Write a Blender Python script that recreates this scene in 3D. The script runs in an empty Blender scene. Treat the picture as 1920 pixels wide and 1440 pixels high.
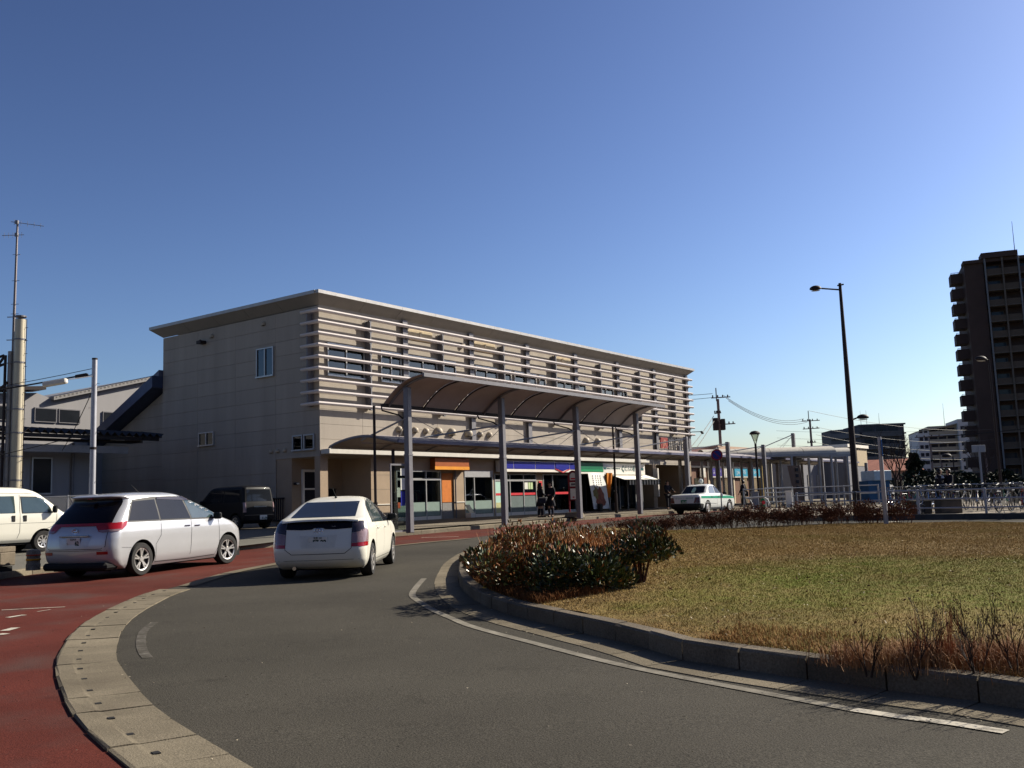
import bpy, bmesh, math, random
import numpy as np
from mathutils import Vector, Matrix
from mathutils.bvhtree import BVHTree
from mathutils.geometry import tessellate_polygon
R_ = math.radians
random.seed(7)
SC = bpy.context.scene
COL = SC.collection
# ------------------------------------------------------------------ camera, sky, sun, exposure
CAM_H = 1.5; FPX = 1790.27; PITCH = R_(7.107); ROLL = R_(1.993)
_f = Vector((0, math.cos(PITCH), math.sin(PITCH))); _u = Vector((0, -math.sin(PITCH), math.cos(PITCH))); _r = Vector((1, 0, 0))
CR = _r*math.cos(ROLL) - _u*math.sin(ROLL); CU = _u*math.cos(ROLL) + _r*math.sin(ROLL); CF = _f
cam = bpy.data.cameras.new('camera'); camo = bpy.data.objects.new('camera', cam); COL.objects.link(camo)
cam.sensor_width = 36; cam.lens = FPX/1920*36; cam.clip_end = 8000; cam.clip_start = 0.1
M = Matrix((CR, CU, -CF)).transposed().to_4x4(); M.translation = (0, 0, CAM_H)
camo.matrix_world = M
SC.camera = camo
SUN_AZ = 64.0; SUN_EL = 33.0      # azimuth clockwise from the view direction (+Y)
w = bpy.data.worlds.new('World'); SC.world = w; w.use_nodes = True
nt = w.node_tree; nt.nodes.clear()
sky = nt.nodes.new('ShaderNodeTexSky'); sky.sky_type = 'NISHITA'; sky.sun_disc = False
sky.sun_elevation = R_(SUN_EL); sky.sun_rotation = R_(SUN_AZ); sky.altitude = 0; sky.air_density = 1.0; sky.dust_density = 1.0; sky.ozone_density = 3.0
bg = nt.nodes.new('ShaderNodeBackground'); bg.inputs[1].default_value = 0.052
wo = nt.nodes.new('ShaderNodeOutputWorld')
hs = nt.nodes.new('ShaderNodeHueSaturation'); hs.inputs['Saturation'].default_value = 0.92; gm = nt.nodes.new('ShaderNodeGamma'); gm.inputs[1].default_value = 1.6     # white balance of the photograph
wb = nt.nodes.new('ShaderNodeMix'); wb.data_type = 'RGBA'; wb.blend_type = 'MULTIPLY'; wb.inputs[0].default_value = 1; wb.inputs[7].default_value = (0.402, 0.396, 0.425, 1)
nt.links.new(sky.outputs[0], gm.inputs[0]); nt.links.new(gm.outputs[0], hs.inputs['Color']); nt.links.new(hs.outputs[0], wb.inputs[6])
nt.links.new(wb.outputs[2], bg.inputs[0]); nt.links.new(bg.outputs[0], wo.inputs[0])
sl = bpy.data.lights.new('sun', 'SUN'); sl.energy = 5.0; sl.angle = R_(0.53); sl.color = (1.0, 0.92, 0.78)
so = bpy.data.objects.new('sun', sl); COL.objects.link(so)
SV = Vector((math.sin(R_(SUN_AZ))*math.cos(R_(SUN_EL)), math.cos(R_(SUN_AZ))*math.cos(R_(SUN_EL)), math.sin(R_(SUN_EL))))
so.rotation_euler = SV.to_track_quat('Z', 'Y').to_euler(); so.location = (30, 10, 40)
SC.view_settings.view_transform = 'Standard'; SC.view_settings.look = 'None'; SC.view_settings.gamma = 1.0
SC.view_settings.exposure = 0.98; SC.view_settings.use_curve_mapping = False
SC.cycles.max_bounces = 8; SC.cycles.transparent_max_bounces = 12; SC.cycles.caustics_reflective = False; SC.cycles.caustics_refractive = False

# ------------------------------------------------------------------ frames and ground shape
TH = R_(35.812)
U = Vector((math.sin(TH), math.cos(TH), 0)); N = Vector((-math.cos(TH), math.sin(TH), 0))
ORG = Vector((-7.865, 38.662, 0)); S0 = 26.75; PF = 29.0; FZ = 0.88
ROTZ = R_(90) - TH
KG = 0.0138
def gz(y): return KG*min(max(y, -30.0), 46.0)
def loc(s, t, z=0.0): v = ORG + U*s + N*t; return Vector((v.x, v.y, z))     # facade frame to world
def clamp(a, lo=0.0, hi=1.0): return min(max(a, lo), hi)
def sz(x, y):                                                               # pavement surface
    p = Vector((x, y, 0)); t = p.dot(N); s = p.dot(U) - S0
    wgt = clamp((t - 22.2)/6.6)*clamp((s + 9)/5)
    return (gz(y) + 0.15)*(1 - wgt) + FZ*wgt
def px(x, y, off=0.0):                                                      # a point of the ground seen along a ray of the survey
    d = CF + CR*((x - 960)/FPX) - CU*((y - 720)/FPX)
    t = (off - CAM_H)/(d.z - KG*d.y); p = d*t
    if p.y > 46: t = (off + KG*46 - CAM_H)/d.z; p = d*t
    return Vector((p.x, p.y, 0))
def pxs(l, off=0.0): return [px(a, b, off) for a, b in l]

# ------------------------------------------------------------------ objects
def tag(o, label=None, cat=None, group=None, kind=None):
    if label: o['label'] = label
    if cat: o['category'] = cat
    if group: o['group'] = group
    if kind: o['kind'] = kind
    return o
def thing(name, label, cat, at=(0, 0, 0), rz=0.0, group=None):
    o = bpy.data.objects.new(name, None); o.empty_display_size = 0.3; COL.objects.link(o)
    o.location = at; o.rotation_euler = (0, 0, rz)
    return tag(o, label, cat, group)
def struct(name, at=(0, 0, 0)):
    o = bpy.data.objects.new(name, None); COL.objects.link(o); o.location = at; o['kind'] = 'structure'; return o
def link(name, me, parent=None, at=None, rot=None):
    o = bpy.data.objects.new(name, me); COL.objects.link(o)
    if parent is not None: o.parent = parent
    if at is not None: o.location = at
    if rot is not None: o.rotation_euler = rot
    return o
KIDS = {}
def kids(o):
    return [c for c in COL.objects if c.parent == o]
def copy_tree(o, parent=None, tree=None):
    c = o.copy(); COL.objects.link(c)
    if parent is not None: c.parent = parent
    for ch, sub in (tree if tree is not None else get_tree(o)): copy_tree(ch, c, sub)
    return c
def get_tree(o): return [(c, get_tree(c)) for c in kids(o)]

class MB:
    def __init__(s): s.v = []; s.f = []; s.m = []; s.mi = 0; s.T = None
    def add(s, vs, fs):
        b = len(s.v)
        if s.T is not None: vs = [s.T @ Vector(a) for a in vs]
        s.v += [tuple(a) for a in vs]; s.f += [tuple(i + b for i in f) for f in fs]; s.m += [s.mi]*len(fs); return s
    def box(s, x0, x1, y0, y1, z0, z1):
        if x0 > x1: x0, x1 = x1, x0
        if y0 > y1: y0, y1 = y1, y0
        if z0 > z1: z0, z1 = z1, z0
        return s.add([(x0,y0,z0),(x1,y0,z0),(x1,y1,z0),(x0,y1,z0),(x0,y0,z1),(x1,y0,z1),(x1,y1,z1),(x0,y1,z1)],
                     [(0,3,2,1),(4,5,6,7),(0,1,5,4),(1,2,6,5),(2,3,7,6),(3,0,4,7)])
    def cbox(s, c, d): return s.box(c[0]-d[0]/2, c[0]+d[0]/2, c[1]-d[1]/2, c[1]+d[1]/2, c[2]-d[2]/2, c[2]+d[2]/2)
    def bbox(s, x0, x1, y0, y1, z0, z1, b=0.02):      # box with chamfered edges
        vs = []
        def P(ax, sg):
            lo = [x0, y0, z0]; hi = [x1, y1, z1]; out = []
            for a, bb in ((-1,-1),(1,-1),(1,1),(-1,1)):
                p = [0, 0, 0]; p[ax] = hi[ax] if sg > 0 else lo[ax]
                o = [i for i in range(3) if i != ax]
                p[o[0]] = (hi[o[0]]-b) if a > 0 else (lo[o[0]]+b); p[o[1]] = (hi[o[1]]-b) if bb > 0 else (lo[o[1]]+b); out.append(tuple(p))
            return out
        bm = bmesh.new()
        for ax in range(3):
            for sg in (-1, 1):
                for p in P(ax, sg): bm.verts.new(p)
        r = bmesh.ops.convex_hull(bm, input=bm.verts); bm.verts.index_update()
        s.add([v.co.copy() for v in bm.verts], [[v.index for v in f.verts] for f in bm.faces]); bm.free(); return s
    def cyl(s, p0, p1, r0, r1=None, n=10, caps=True):
        return s.tube([p0, p1], [r0, r0 if r1 is None else r1], n, caps)
    def tube(s, pts, r, n=8, caps=True, closed=False):
        pts = [Vector(p) for p in pts]; k = len(pts)
        if not hasattr(r, '__len__'): r = [r]*k
        vs = []; up = None
        for i, p in enumerate(pts):
            if closed: d = pts[(i+1) % k] - pts[i-1]
            else: d = (pts[min(i+1, k-1)] - pts[max(i-1, 0)])
            if d.length < 1e-9: d = Vector((0, 0, 1))
            d.normalize()
            if up is None: up = d.orthogonal().normalized()
            a = (up - d*up.dot(d))
            if a.length < 1e-6: a = d.orthogonal()
            a.normalize(); up = a; b = d.cross(a)
            for j in range(n):
                t = 2*math.pi*j/n; vs.append(p + a*(math.cos(t)*r[i]) + b*(math.sin(t)*r[i]))
        fs = []
        for i in range(k if closed else k-1):
            for j in range(n):
                i2 = (i+1) % k
                fs.append((i*n+j, i*n+(j+1) % n, i2*n+(j+1) % n, i2*n+j))
        if caps and not closed: fs.append(tuple(reversed(range(n)))); fs.append(tuple(range((k-1)*n, k*n)))
        return s.add(vs, fs)
    def lathe(s, prof, n=20, axis='z', c=(0, 0, 0), caps=True):
        vs = []; k = len(prof); c = Vector(c)
        for r, h in prof:
            for j in range(n):
                t = 2*math.pi*j/n; a, b = math.cos(t)*r, math.sin(t)*r
                vs.append(c + Vector((a, b, h) if axis == 'z' else ((a, h, -b) if axis == 'y' else (h, a, b))))
        fs = [(i*n+j, i*n+(j+1) % n, (i+1)*n+(j+1) % n, (i+1)*n+j) for i in range(k-1) for j in range(n)]
        if caps: fs.append(tuple(reversed(range(n)))); fs.append(tuple(range((k-1)*n, k*n)))
        return s.add(vs, fs)
    def prism(s, poly, fn, d0, d1):       # poly in 2D, fn(a, b, depth) -> 3D
        n = len(poly); vs = [fn(a, b, d0) for a, b in poly] + [fn(a, b, d1) for a, b in poly]
        tris = tessellate_polygon([[Vector((a, b, 0)) for a, b in poly]])
        fs = [tuple(t) for t in tris] + [tuple(i+n for i in reversed(t)) for t in tris]
        fs += [(i, (i+1) % n, (i+1) % n+n, i+n) for i in range(n)]
        return s.add(vs, fs)
    def grid(s, fn, us, vs_, thick=None):
        a, b = len(us), len(vs_)
        v = [fn(x, y) for x in us for y in vs_]
        f = [(i*b+j, (i+1)*b+j, (i+1)*b+j+1, i*b+j+1) for i in range(a-1) for j in range(b-1)]
        return s.add(v, f)
    def mesh(s, name, mats, smooth=False, recalc=True, sharp=None):
        me = bpy.data.meshes.new(name); me.from_pydata(s.v, [], s.f)
        for m in (mats if isinstance(mats, (list, tuple)) else [mats]): me.materials.append(m)
        if any(s.m): me.polygons.foreach_set('material_index', s.m)
        if recalc:
            bm = bmesh.new(); bm.from_mesh(me); bmesh.ops.recalc_face_normals(bm, faces=bm.faces)
            if smooth:
                for f in bm.faces: f.smooth = True
                lim = R_(sharp or 40)
                for e in bm.edges:
                    if len(e.link_faces) == 2 and e.calc_face_angle(0) > lim: e.smooth = False
            bm.to_mesh(me); bm.free()
        elif smooth: me.polygons.foreach_set('use_smooth', [True]*len(me.polygons))
        me.update(); return me
    def build(s, name, mats, parent=None, smooth=False, at=None, rot=None, recalc=True, sharp=None):
        return link(name, s.mesh(name, mats, smooth, recalc, sharp), parent, at, rot)

# ------------------------------------------------------------------ materials
MATS = {}
def pm(name, col, rough=0.6, metal=0.0, var=0.12, scale=3.0, bump=0.0, bscale=30.0, coat=0.0, spec=0.2, col2=None, streak=False, fine=0.0, fscale=120.0, world=False, rnd=0.0):
    if name in MATS: return MATS[name]
    m = bpy.data.materials.new(name); m.use_nodes = True; nt = m.node_tree; b = nt.nodes['Principled BSDF']
    b.inputs['Roughness'].default_value = rough; b.inputs['Metallic'].default_value = metal
    b.inputs['Coat Weight'].default_value = coat; b.inputs['Coat Roughness'].default_value = 0.04; b.inputs['Specular IOR Level'].default_value = spec
    tc = nt.nodes.new('ShaderNodeTexCoord'); mp = nt.nodes.new('ShaderNodeMapping')
    if streak: mp.inputs['Scale'].default_value = (1, 1, 0.12)
    if world: geo = nt.nodes.new('ShaderNodeNewGeometry'); nt.links.new(geo.outputs['Position'], mp.inputs[0])
    else: nt.links.new(tc.outputs['Object'], mp.inputs[0])
    nz = nt.nodes.new('ShaderNodeTexNoise'); nz.inputs['Scale'].default_value = scale; nz.inputs['Detail'].default_value = 6; nz.inputs['Roughness'].default_value = 0.62
    nt.links.new(mp.outputs[0], nz.inputs['Vector'])
    rp = nt.nodes.new('ShaderNodeMapRange'); rp.inputs[1].default_value = 0.3; rp.inputs[2].default_value = 0.7
    nt.links.new(nz.outputs[0], rp.inputs[0])
    mx = nt.nodes.new('ShaderNodeMix'); mx.data_type = 'RGBA'
    c2 = col2 if col2 else tuple(c*(1 + var) for c in col); c1 = col if col2 else tuple(c*(1 - var) for c in col)
    mx.inputs[6].default_value = (*c1, 1); mx.inputs[7].default_value = (*c2, 1)
    nt.links.new(rp.outputs[0], mx.inputs[0]); outc = mx.outputs[2]
    if fine:
        n2 = nt.nodes.new('ShaderNodeTexNoise'); n2.inputs['Scale'].default_value = fscale; n2.inputs['Detail'].default_value = 2
        nt.links.new(tc.outputs['Object'], n2.inputs['Vector'])
        r2 = nt.nodes.new('ShaderNodeMapRange'); r2.inputs[1].default_value = 0.3; r2.inputs[2].default_value = 0.7; r2.inputs[3].default_value = 1-fine; r2.inputs[4].default_value = 1+fine
        nt.links.new(n2.outputs[0], r2.inputs[0])
        m2 = nt.nodes.new('ShaderNodeMix'); m2.data_type = 'RGBA'; m2.blend_type = 'MULTIPLY'; m2.inputs[0].default_value = 1
        nt.links.new(outc, m2.inputs[6]); nt.links.new(r2.outputs[0], m2.inputs[7]); outc = m2.outputs[2]
    if rnd:
        oi = nt.nodes.new('ShaderNodeObjectInfo'); r4 = nt.nodes.new('ShaderNodeMapRange'); r4.inputs[3].default_value = 1-rnd; r4.inputs[4].default_value = 1+rnd; nt.links.new(oi.outputs['Random'], r4.inputs[0])
        m4 = nt.nodes.new('ShaderNodeMix'); m4.data_type = 'RGBA'; m4.blend_type = 'MULTIPLY'; m4.inputs[0].default_value = 1; nt.links.new(outc, m4.inputs[6]); nt.links.new(r4.outputs[0], m4.inputs[7]); outc = m4.outputs[2]
    nt.links.new(outc, b.inputs['Base Color'])
    if bump:
        n3 = nt.nodes.new('ShaderNodeTexNoise'); n3.inputs['Scale'].default_value = bscale; n3.inputs['Detail'].default_value = 4
        nt.links.new(tc.outputs['Object'], n3.inputs['Vector'])
        bp = nt.nodes.new('ShaderNodeBump'); bp.inputs['Strength'].default_value = bump; bp.inputs['Distance'].default_value = 0.02
        nt.links.new(n3.outputs[0], bp.inputs['Height']); nt.links.new(bp.outputs[0], b.inputs['Normal'])
    MATS[name] = m; return m
def glass(name, tint=(0.35, 0.4, 0.42), amount=0.5, rough=0.02):
    """window glass: part of the light goes through tinted, the rest is mirrored at the angle's rate"""
    if name in MATS: return MATS[name]
    m = bpy.data.materials.new(name); m.use_nodes = True; nt = m.node_tree; nt.nodes.clear()
    o = nt.nodes.new('ShaderNodeOutputMaterial'); t = nt.nodes.new('ShaderNodeBsdfTransparent'); t.inputs[0].default_value = (*tint, 1)
    g = nt.nodes.new('ShaderNodeBsdfGlossy'); g.inputs['Roughness'].default_value = rough; g.inputs[0].default_value = (0.9, 0.95, 1, 1)
    fr = nt.nodes.new('ShaderNodeFresnel'); fr.inputs[0].default_value = 1.6
    mx = nt.nodes.new('ShaderNodeMixShader'); ge = nt.nodes.new('ShaderNodeNewGeometry'); iv = nt.nodes.new('ShaderNodeMath'); iv.operation = 'SUBTRACT'; iv.inputs[0].default_value = 1; nt.links.new(ge.outputs['Backfacing'], iv.inputs[1])
    ml = nt.nodes.new('ShaderNodeMath'); ml.operation = 'MULTIPLY'; nt.links.new(fr.outputs[0], ml.inputs[0]); nt.links.new(iv.outputs[0], ml.inputs[1]); nt.links.new(ml.outputs[0], mx.inputs[0]); nt.links.new(t.outputs[0], mx.inputs[1]); nt.links.new(g.outputs[0], mx.inputs[2])
    nt.links.new(mx.outputs[0], o.inputs[0]); MATS[name] = m; return m
def speck(name, col, amp=0.5, scale=140, var=0.15, vscale=0.35, rough=0.9, stain=None, stain_amt=0.0, rnd=0.0):
    """mineral surface: fine aggregate speckle over broad worn patches"""
    if name in MATS: return MATS[name]
    m = pm(name, col, rough, var=var, scale=vscale, fine=amp, fscale=scale, bump=0.35, bscale=90, spec=0.08, rnd=rnd)
    if stain:
        nt = m.node_tree; b = nt.nodes['Principled BSDF']; src = b.inputs['Base Color'].links[0].from_socket
        tc = nt.nodes.new('ShaderNodeTexCoord'); n = nt.nodes.new('ShaderNodeTexNoise'); n.inputs['Scale'].default_value = 0.9; n.inputs['Detail'].default_value = 8
        nt.links.new(tc.outputs['Object'], n.inputs['Vector'])
        r = nt.nodes.new('ShaderNodeMapRange'); r.inputs[1].default_value = 0.5; r.inputs[2].default_value = 0.72; r.inputs[4].default_value = stain_amt
        nt.links.new(n.outputs[0], r.inputs[0])
        mx = nt.nodes.new('ShaderNodeMix'); mx.data_type = 'RGBA'; mx.inputs[7].default_value = (*stain, 1)
        nt.links.new(r.outputs[0], mx.inputs[0]); nt.links.new(src, mx.inputs[6]); nt.links.new(mx.outputs[2], b.inputs['Base Color'])
    return m
def worn_paint(name, white, thr, sc_=5.0, soft=.06):
    m = pm(name, white, .85, var=.15, scale=9, spec=.05); nt = m.node_tree; b = nt.nodes['Principled BSDF']; src = b.inputs['Base Color'].links[0].from_socket; tc = nt.nodes.new('ShaderNodeTexCoord')
    n = nt.nodes.new('ShaderNodeTexNoise'); n.inputs['Scale'].default_value = sc_; n.inputs['Detail'].default_value = 10; n.inputs['Roughness'].default_value = .75; nt.links.new(tc.outputs['Object'], n.inputs['Vector'])
    r = nt.nodes.new('ShaderNodeMapRange'); r.inputs[1].default_value = thr-soft; r.inputs[2].default_value = thr+soft; nt.links.new(n.outputs[0], r.inputs[0])
    mx = nt.nodes.new('ShaderNodeMix'); mx.data_type = 'RGBA'; mx.inputs[6].default_value = (.055,.050,.041,1); nt.links.new(r.outputs[0], mx.inputs[0]); nt.links.new(src, mx.inputs[7]); nt.links.new(mx.outputs[2], b.inputs['Base Color']); return m
def emis(name, col, st):
    m = bpy.data.materials.new(name); m.use_nodes = True; b = m.node_tree.nodes['Principled BSDF']
    b.inputs['Base Color'].default_value = (*col, 1); b.inputs['Emission Color'].default_value = (*col, 1); b.inputs['Emission Strength'].default_value = st; return m

ASPH = speck('asphalt', (0.049, 0.0445, 0.0355), 0.42, 75, 0.10, 0.22)
def wear(m, amt, sc_):
    nt = m.node_tree; b = nt.nodes['Principled BSDF']; src = b.inputs['Base Color'].links[0].from_socket; tc = nt.nodes.new('ShaderNodeTexCoord')
    for s_, lo, hi, dk, dt in ((sc_, .38, .66, 1-amt, 6), (1.9, .60, .74, 1-amt*1.1, 9), (7.0, .66, .80, 1-amt*.8, 3)):
        n = nt.nodes.new('ShaderNodeTexNoise'); n.inputs['Scale'].default_value = s_; n.inputs['Detail'].default_value = dt; n.inputs['Roughness'].default_value = .6; nt.links.new(tc.outputs['Object'], n.inputs['Vector'])
        r = nt.nodes.new('ShaderNodeMapRange'); r.inputs[1].default_value = lo; r.inputs[2].default_value = hi; r.inputs[3].default_value = 1.0 + (amt*.35 if s_ == sc_ else 0); r.inputs[4].default_value = dk; nt.links.new(n.outputs[0], r.inputs[0])
        mx = nt.nodes.new('ShaderNodeMix'); mx.data_type = 'RGBA'; mx.blend_type = 'MULTIPLY'; mx.inputs[0].default_value = 1; nt.links.new(src, mx.inputs[6]); nt.links.new(r.outputs[0], mx.inputs[7]); src = mx.outputs[2]
    v = nt.nodes.new('ShaderNodeTexVoronoi'); v.inputs['Scale'].default_value = 26; v.feature = 'F1'; nt.links.new(tc.outputs['Object'], v.inputs['Vector'])       # pale and dark aggregate
    r = nt.nodes.new('ShaderNodeMapRange'); r.inputs[1].default_value = .02; r.inputs[2].default_value = .14; r.inputs[3].default_value = 1.9; r.inputs[4].default_value = 1.0; nt.links.new(v.outputs['Distance'], r.inputs[0])
    w2 = nt.nodes.new('ShaderNodeTexWhiteNoise'); nt.links.new(v.outputs['Position'], w2.inputs['Vector']); g = nt.nodes.new('ShaderNodeMath'); g.operation = 'GREATER_THAN'; g.inputs[1].default_value = .86; nt.links.new(w2.outputs['Value'], g.inputs[0])
    mx = nt.nodes.new('ShaderNodeMix'); mx.data_type = 'RGBA'; mx.blend_type = 'MULTIPLY'; nt.links.new(g.outputs[0], mx.inputs[0]); nt.links.new(src, mx.inputs[6]); nt.links.new(r.outputs[0], mx.inputs[7]); nt.links.new(mx.outputs[2], b.inputs['Base Color'])
wear(ASPH, .22, .28)
REDA = speck('red_paving', (0.085, 0.021, 0.0145), 0.3, 75, 0.12, 0.3, stain=(0.075, 0.052, 0.045), stain_amt=0.55)
wear(REDA, .25, .35)
PAVE = speck('paving', (0.15, 0.13, 0.10), 0.18, 60, 0.14, 0.4)
LOTM = speck('lot_paving', (0.12, 0.113, 0.095), 0.2, 60, 0.12, 0.4)
CONC = speck('kerb_concrete', (0.16, 0.137, 0.10), 0.22, 60, 0.22, 1.3, rnd=.10)
CONCD = speck('weathered_concrete', (0.125, 0.104, 0.078), 0.25, 60, 0.3, 1.6, stain=(0.06, 0.047, 0.035), stain_amt=0.6, rnd=.12)
WLINE = worn_paint('road_paint', (0.38, 0.35, 0.29), .40)
BLACK = pm('black_void', (0.012, 0.012, 0.012), 0.9)
WALLM = pm('wall_panel', (0.285, 0.248, 0.205), 0.75, var=0.11, scale=1.3, fine=0.06, fscale=40, streak=True, world=True, rnd=.035)
WALLT = pm('lower_wall', (0.31, 0.235, 0.165), 0.8, var=0.07, scale=1.5, fine=0.08, fscale=50)
JOINT = pm('wall_backing', (0.19, 0.165, 0.135), 0.9)
SOFF = pm('soffit_panel', (0.20, 0.18, 0.155), 0.6, var=0.06)
COPE = pm('coping_metal', (0.32, 0.31, 0.30), 0.45, 0.3)
LOUV = pm('louvre_white', (0.50, 0.45, 0.425), 0.4, 0.0, var=0.05)
STEEL = pm('painted_steel', (0.155, 0.15, 0.16), 0.5, 0.1, var=0.1, scale=4)
STEELL = pm('pale_steel', (0.30, 0.30, 0.31), 0.5, 0.15, var=0.08)
ALU = pm('aluminium_frame', (0.36, 0.36, 0.36), 0.4, 0.5, var=0.05)
WHITE = pm('white_paint', (0.66, 0.62, 0.55), 0.55, var=0.05)
WIN = glass('window_glass', (0.25, 0.30, 0.30))
SHOPG = glass('shop_glass', (0.60, 0.66, 0.64))
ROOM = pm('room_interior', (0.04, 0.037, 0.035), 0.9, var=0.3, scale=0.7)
FROST = pm('frosted_film', (0.20, 0.26, 0.23), 0.4, var=0.06)
DARKM = pm('dark_brown_metal', (0.024, 0.017, 0.016), 0.6, 0.0)
# ------------------------------------------------------------------ ground, roads, pavements
def sheet(name, pts, off, mat, fn=None, step=None, kind='structure', parent=None):
    bm = bmesh.new()
    vs = [bm.verts.new((p[0], p[1], 0)) for p in pts]
    tris = tessellate_polygon([[Vector((p[0], p[1], 0)) for p in pts]])
    for t in tris:
        try: bm.faces.new([vs[i] for i in t])
        except ValueError: pass
    def cut(co, no): bmesh.ops.bisect_plane(bm, geom=bm.verts[:] + bm.edges[:] + bm.faces[:], plane_co=co, plane_no=no, dist=1e-5)
    cut((0, 46, 0), (0, 1, 0)); cut((0, -30, 0), (0, 1, 0))
    if step:
        xs = [p[0] for p in pts]; ys = [p[1] for p in pts]
        for k in range(int(min(xs)/step), int(max(xs)/step)+1): cut((k*step+.01, 0, 0), (1, 0, 0))
        for k in range(int(min(ys)/step), int(max(ys)/step)+1): cut((0, k*step+.01, 0), (0, 1, 0))
    for v in bm.verts: v.co.z = (fn(v.co.x, v.co.y) if fn else gz(v.co.y)) + off
    bmesh.ops.recalc_face_normals(bm, faces=bm.faces)
    for f in bm.faces:
        if f.normal.z < 0: f.normal_flip()
    me = bpy.data.meshes.new(name); bm.to_mesh(me); bm.free(); me.materials.append(mat)
    o = link(name, me, parent)
    if kind: o['kind'] = kind
    return o
def resample(pts, L, closed=False):
    pts = [Vector((p[0], p[1])) for p in pts]
    if closed: pts = pts + [pts[0]]
    # smooth once with Catmull-Rom
    out = []
    n = len(pts)
    for i in range(n-1):
        p0 = pts[i-1] if i > 0 else (pts[-2] if closed else pts[0]); p1, p2 = pts[i], pts[i+1]; p3 = pts[i+2] if i+2 < n else (pts[1] if closed else pts[-1])
        for k in range(10):
            t = k/10; out.append(0.5*((2*p1) + (p2-p0)*t + (2*p0-5*p1+4*p2-p3)*t*t + (3*p1-p0-3*p2+p3)*t**3))
    out.append(pts[-1])
    d = [0]
    for a, b in zip(out, out[1:]): d.append(d[-1] + (b-a).length)
    m = max(1, round(d[-1]/L)); res = []; j = 0
    for k in range(m+1):
        s = d[-1]*k/m
        while j < len(d)-2 and d[j+1] < s: j += 1
        t = (s-d[j])/max(1e-9, d[j+1]-d[j]); res.append(out[j].lerp(out[j+1], clamp(t)))
    return res
def normals2(p, closed=False):
    r = []
    for i in range(len(p)):
        if closed: a = p[(i+1) % len(p)] - p[i-1]
        else: a = p[min(i+1, len(p)-1)] - p[max(i-1, 0)]
        a = a.normalized(); r.append(Vector((-a.y, a.x)))
    return r
def strip(name, line, width, off, mat, L=0.5, fn=None, parent=None):
    p = resample(line, L); nn = normals2(p); mb = MB()
    g = fn or (lambda x, y: gz(y))
    vs = []
    for a, n in zip(p, nn):
        for sg in (-.5, .5): q = a + n*(sg*width); vs.append((q.x, q.y, g(q.x, q.y) + off))
    mb.add(vs, [(2*i, 2*i+1, 2*i+3, 2*i+2) for i in range(len(p)-1)])
    o = mb.build(name, mat, parent, recalc=False); o['kind'] = 'structure'
    for f in o.data.polygons:
        if f.normal.z < 0: f.flip()
    return o
def stones(parent, name, line, L, prof, mat, gap=0.012, g=None, limit=None):
    """a run of separate blocks following a line; prof = [(sideways, height)...] above the ground g"""
    p = resample(line, L); nn = normals2(p); g = g or (lambda x, y: gz(y)); k = len(prof); first = []
    rr = random.Random(3)
    for i in range(len(p)-1):
        a, b = p[i], p[i+1]; d = (b-a); l = d.length; e = d/l*gap/2
        dz = rr.uniform(-.004, .004); vs = []
        for q, n in ((a+e, nn[i]), (b-e, nn[i+1])):
            for sx, h in prof:
                w_ = q + n*(sx + rr.uniform(-.006, .006)); vs.append((w_.x, w_.y, g(q.x, q.y) + h + ((dz + rr.uniform(-.003, .003)) if h > 0.01 else 0)))
        fs = [tuple(range(k-1, -1, -1)), tuple(range(k, 2*k))] + [(j, (j+1) % k, (j+1) % k + k, j + k) for j in range(k)]
        m = MB(); m.add(vs, fs); first.append(m.build(name, mat, parent))
    return p, nn

sheet('ground', [(-700, -60), (900, -60), (900, 1500), (-700, 1500)], -0.03, speck('far_ground', (0.11, 0.105, 0.09), 0.3, 20))
sheet('asphalt_road', [(-40, -25), (60, -25), (60, 75), (-40, 75)], 0.0, ASPH)

# separator gutter between the red lane and the grey roadway
SEP_OUT = pxs([(330,1490),(273,1440),(193,1377),(150,1328),(128,1287),(121,1250),(125,1223),(148,1190),(170,1170),(200,1152),(230,1137),(270,1118),(307,1107),(342,1097),(430,1072),(513,1056),(600,1041),(744,1022),(879,1009)])
SEP_IN = pxs([(520,1490),(437,1440),(367,1398),(307,1362),(253,1315),(222,1270),(204,1245),(205,1220),(212,1190),(227,1170),(250,1150),(283,1132),(320,1115),(357,1102),(433,1078)])
so_ = resample(SEP_OUT[:13], 0.3); si_ = resample(SEP_IN[:14], 0.3)
mid = []
for a in so_:
    b = min(si_, key=lambda q: (q-a).length); mid.append((a+b)/2)
SEPW = 0.54
# red lane
KERB_L = pxs([(-260,1140),(-120,1110),(0,1086),(75,1075),(111,1072)])
KERB_R = pxs([(400,1033),(457,1025.5),(513,1020),(620,1012),(744,1005),(808,999.5),(884,994.5),(980,986.5),(1080,978.5),(1205,966.5),(1290,959.5)])
KR = []                                   # straighten the far kerb: it runs parallel to the station front
for v in KERB_R: KR.append((v.dot(U)-S0, v.dot(N)))
def kerb_pt(s): return loc(s, KT - PF)
KT = sum(t for s, t in KR[3:9])/6
kerb_far = [kerb_pt(s) for s in (-5.5, 0, 10, 20, 30, 40, 62)]
KNOWN = [v for v in SEP_OUT]
lane = [v for v in SEP_OUT] + [kerb_pt(16) - N*1.7, kerb_pt(30) - N*1.2, kerb_pt(34) - N*0.4, kerb_pt(34) + N*0.3, kerb_pt(12) + N*0.3, kerb_pt(-5.5) + N*0.3] + [px(400,1036), px(300,1052), px(111,1071)+Vector((0,.2,0))] + list(reversed(KERB_L[:4])) + [Vector((-22, 10, 0)), Vector((-14, 1, 0)), Vector((-4, 1, 0))]
sheet('red_bus_lane', lane, 0.004, REDA)
sep = struct('gutter_strip')
SEPM = speck('gutter_concrete', (0.138, 0.117, 0.083), 0.2, 60, 0.18, 1.2, stain=(0.075,0.062,0.045), stain_amt=0.55, rnd=.09)
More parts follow.
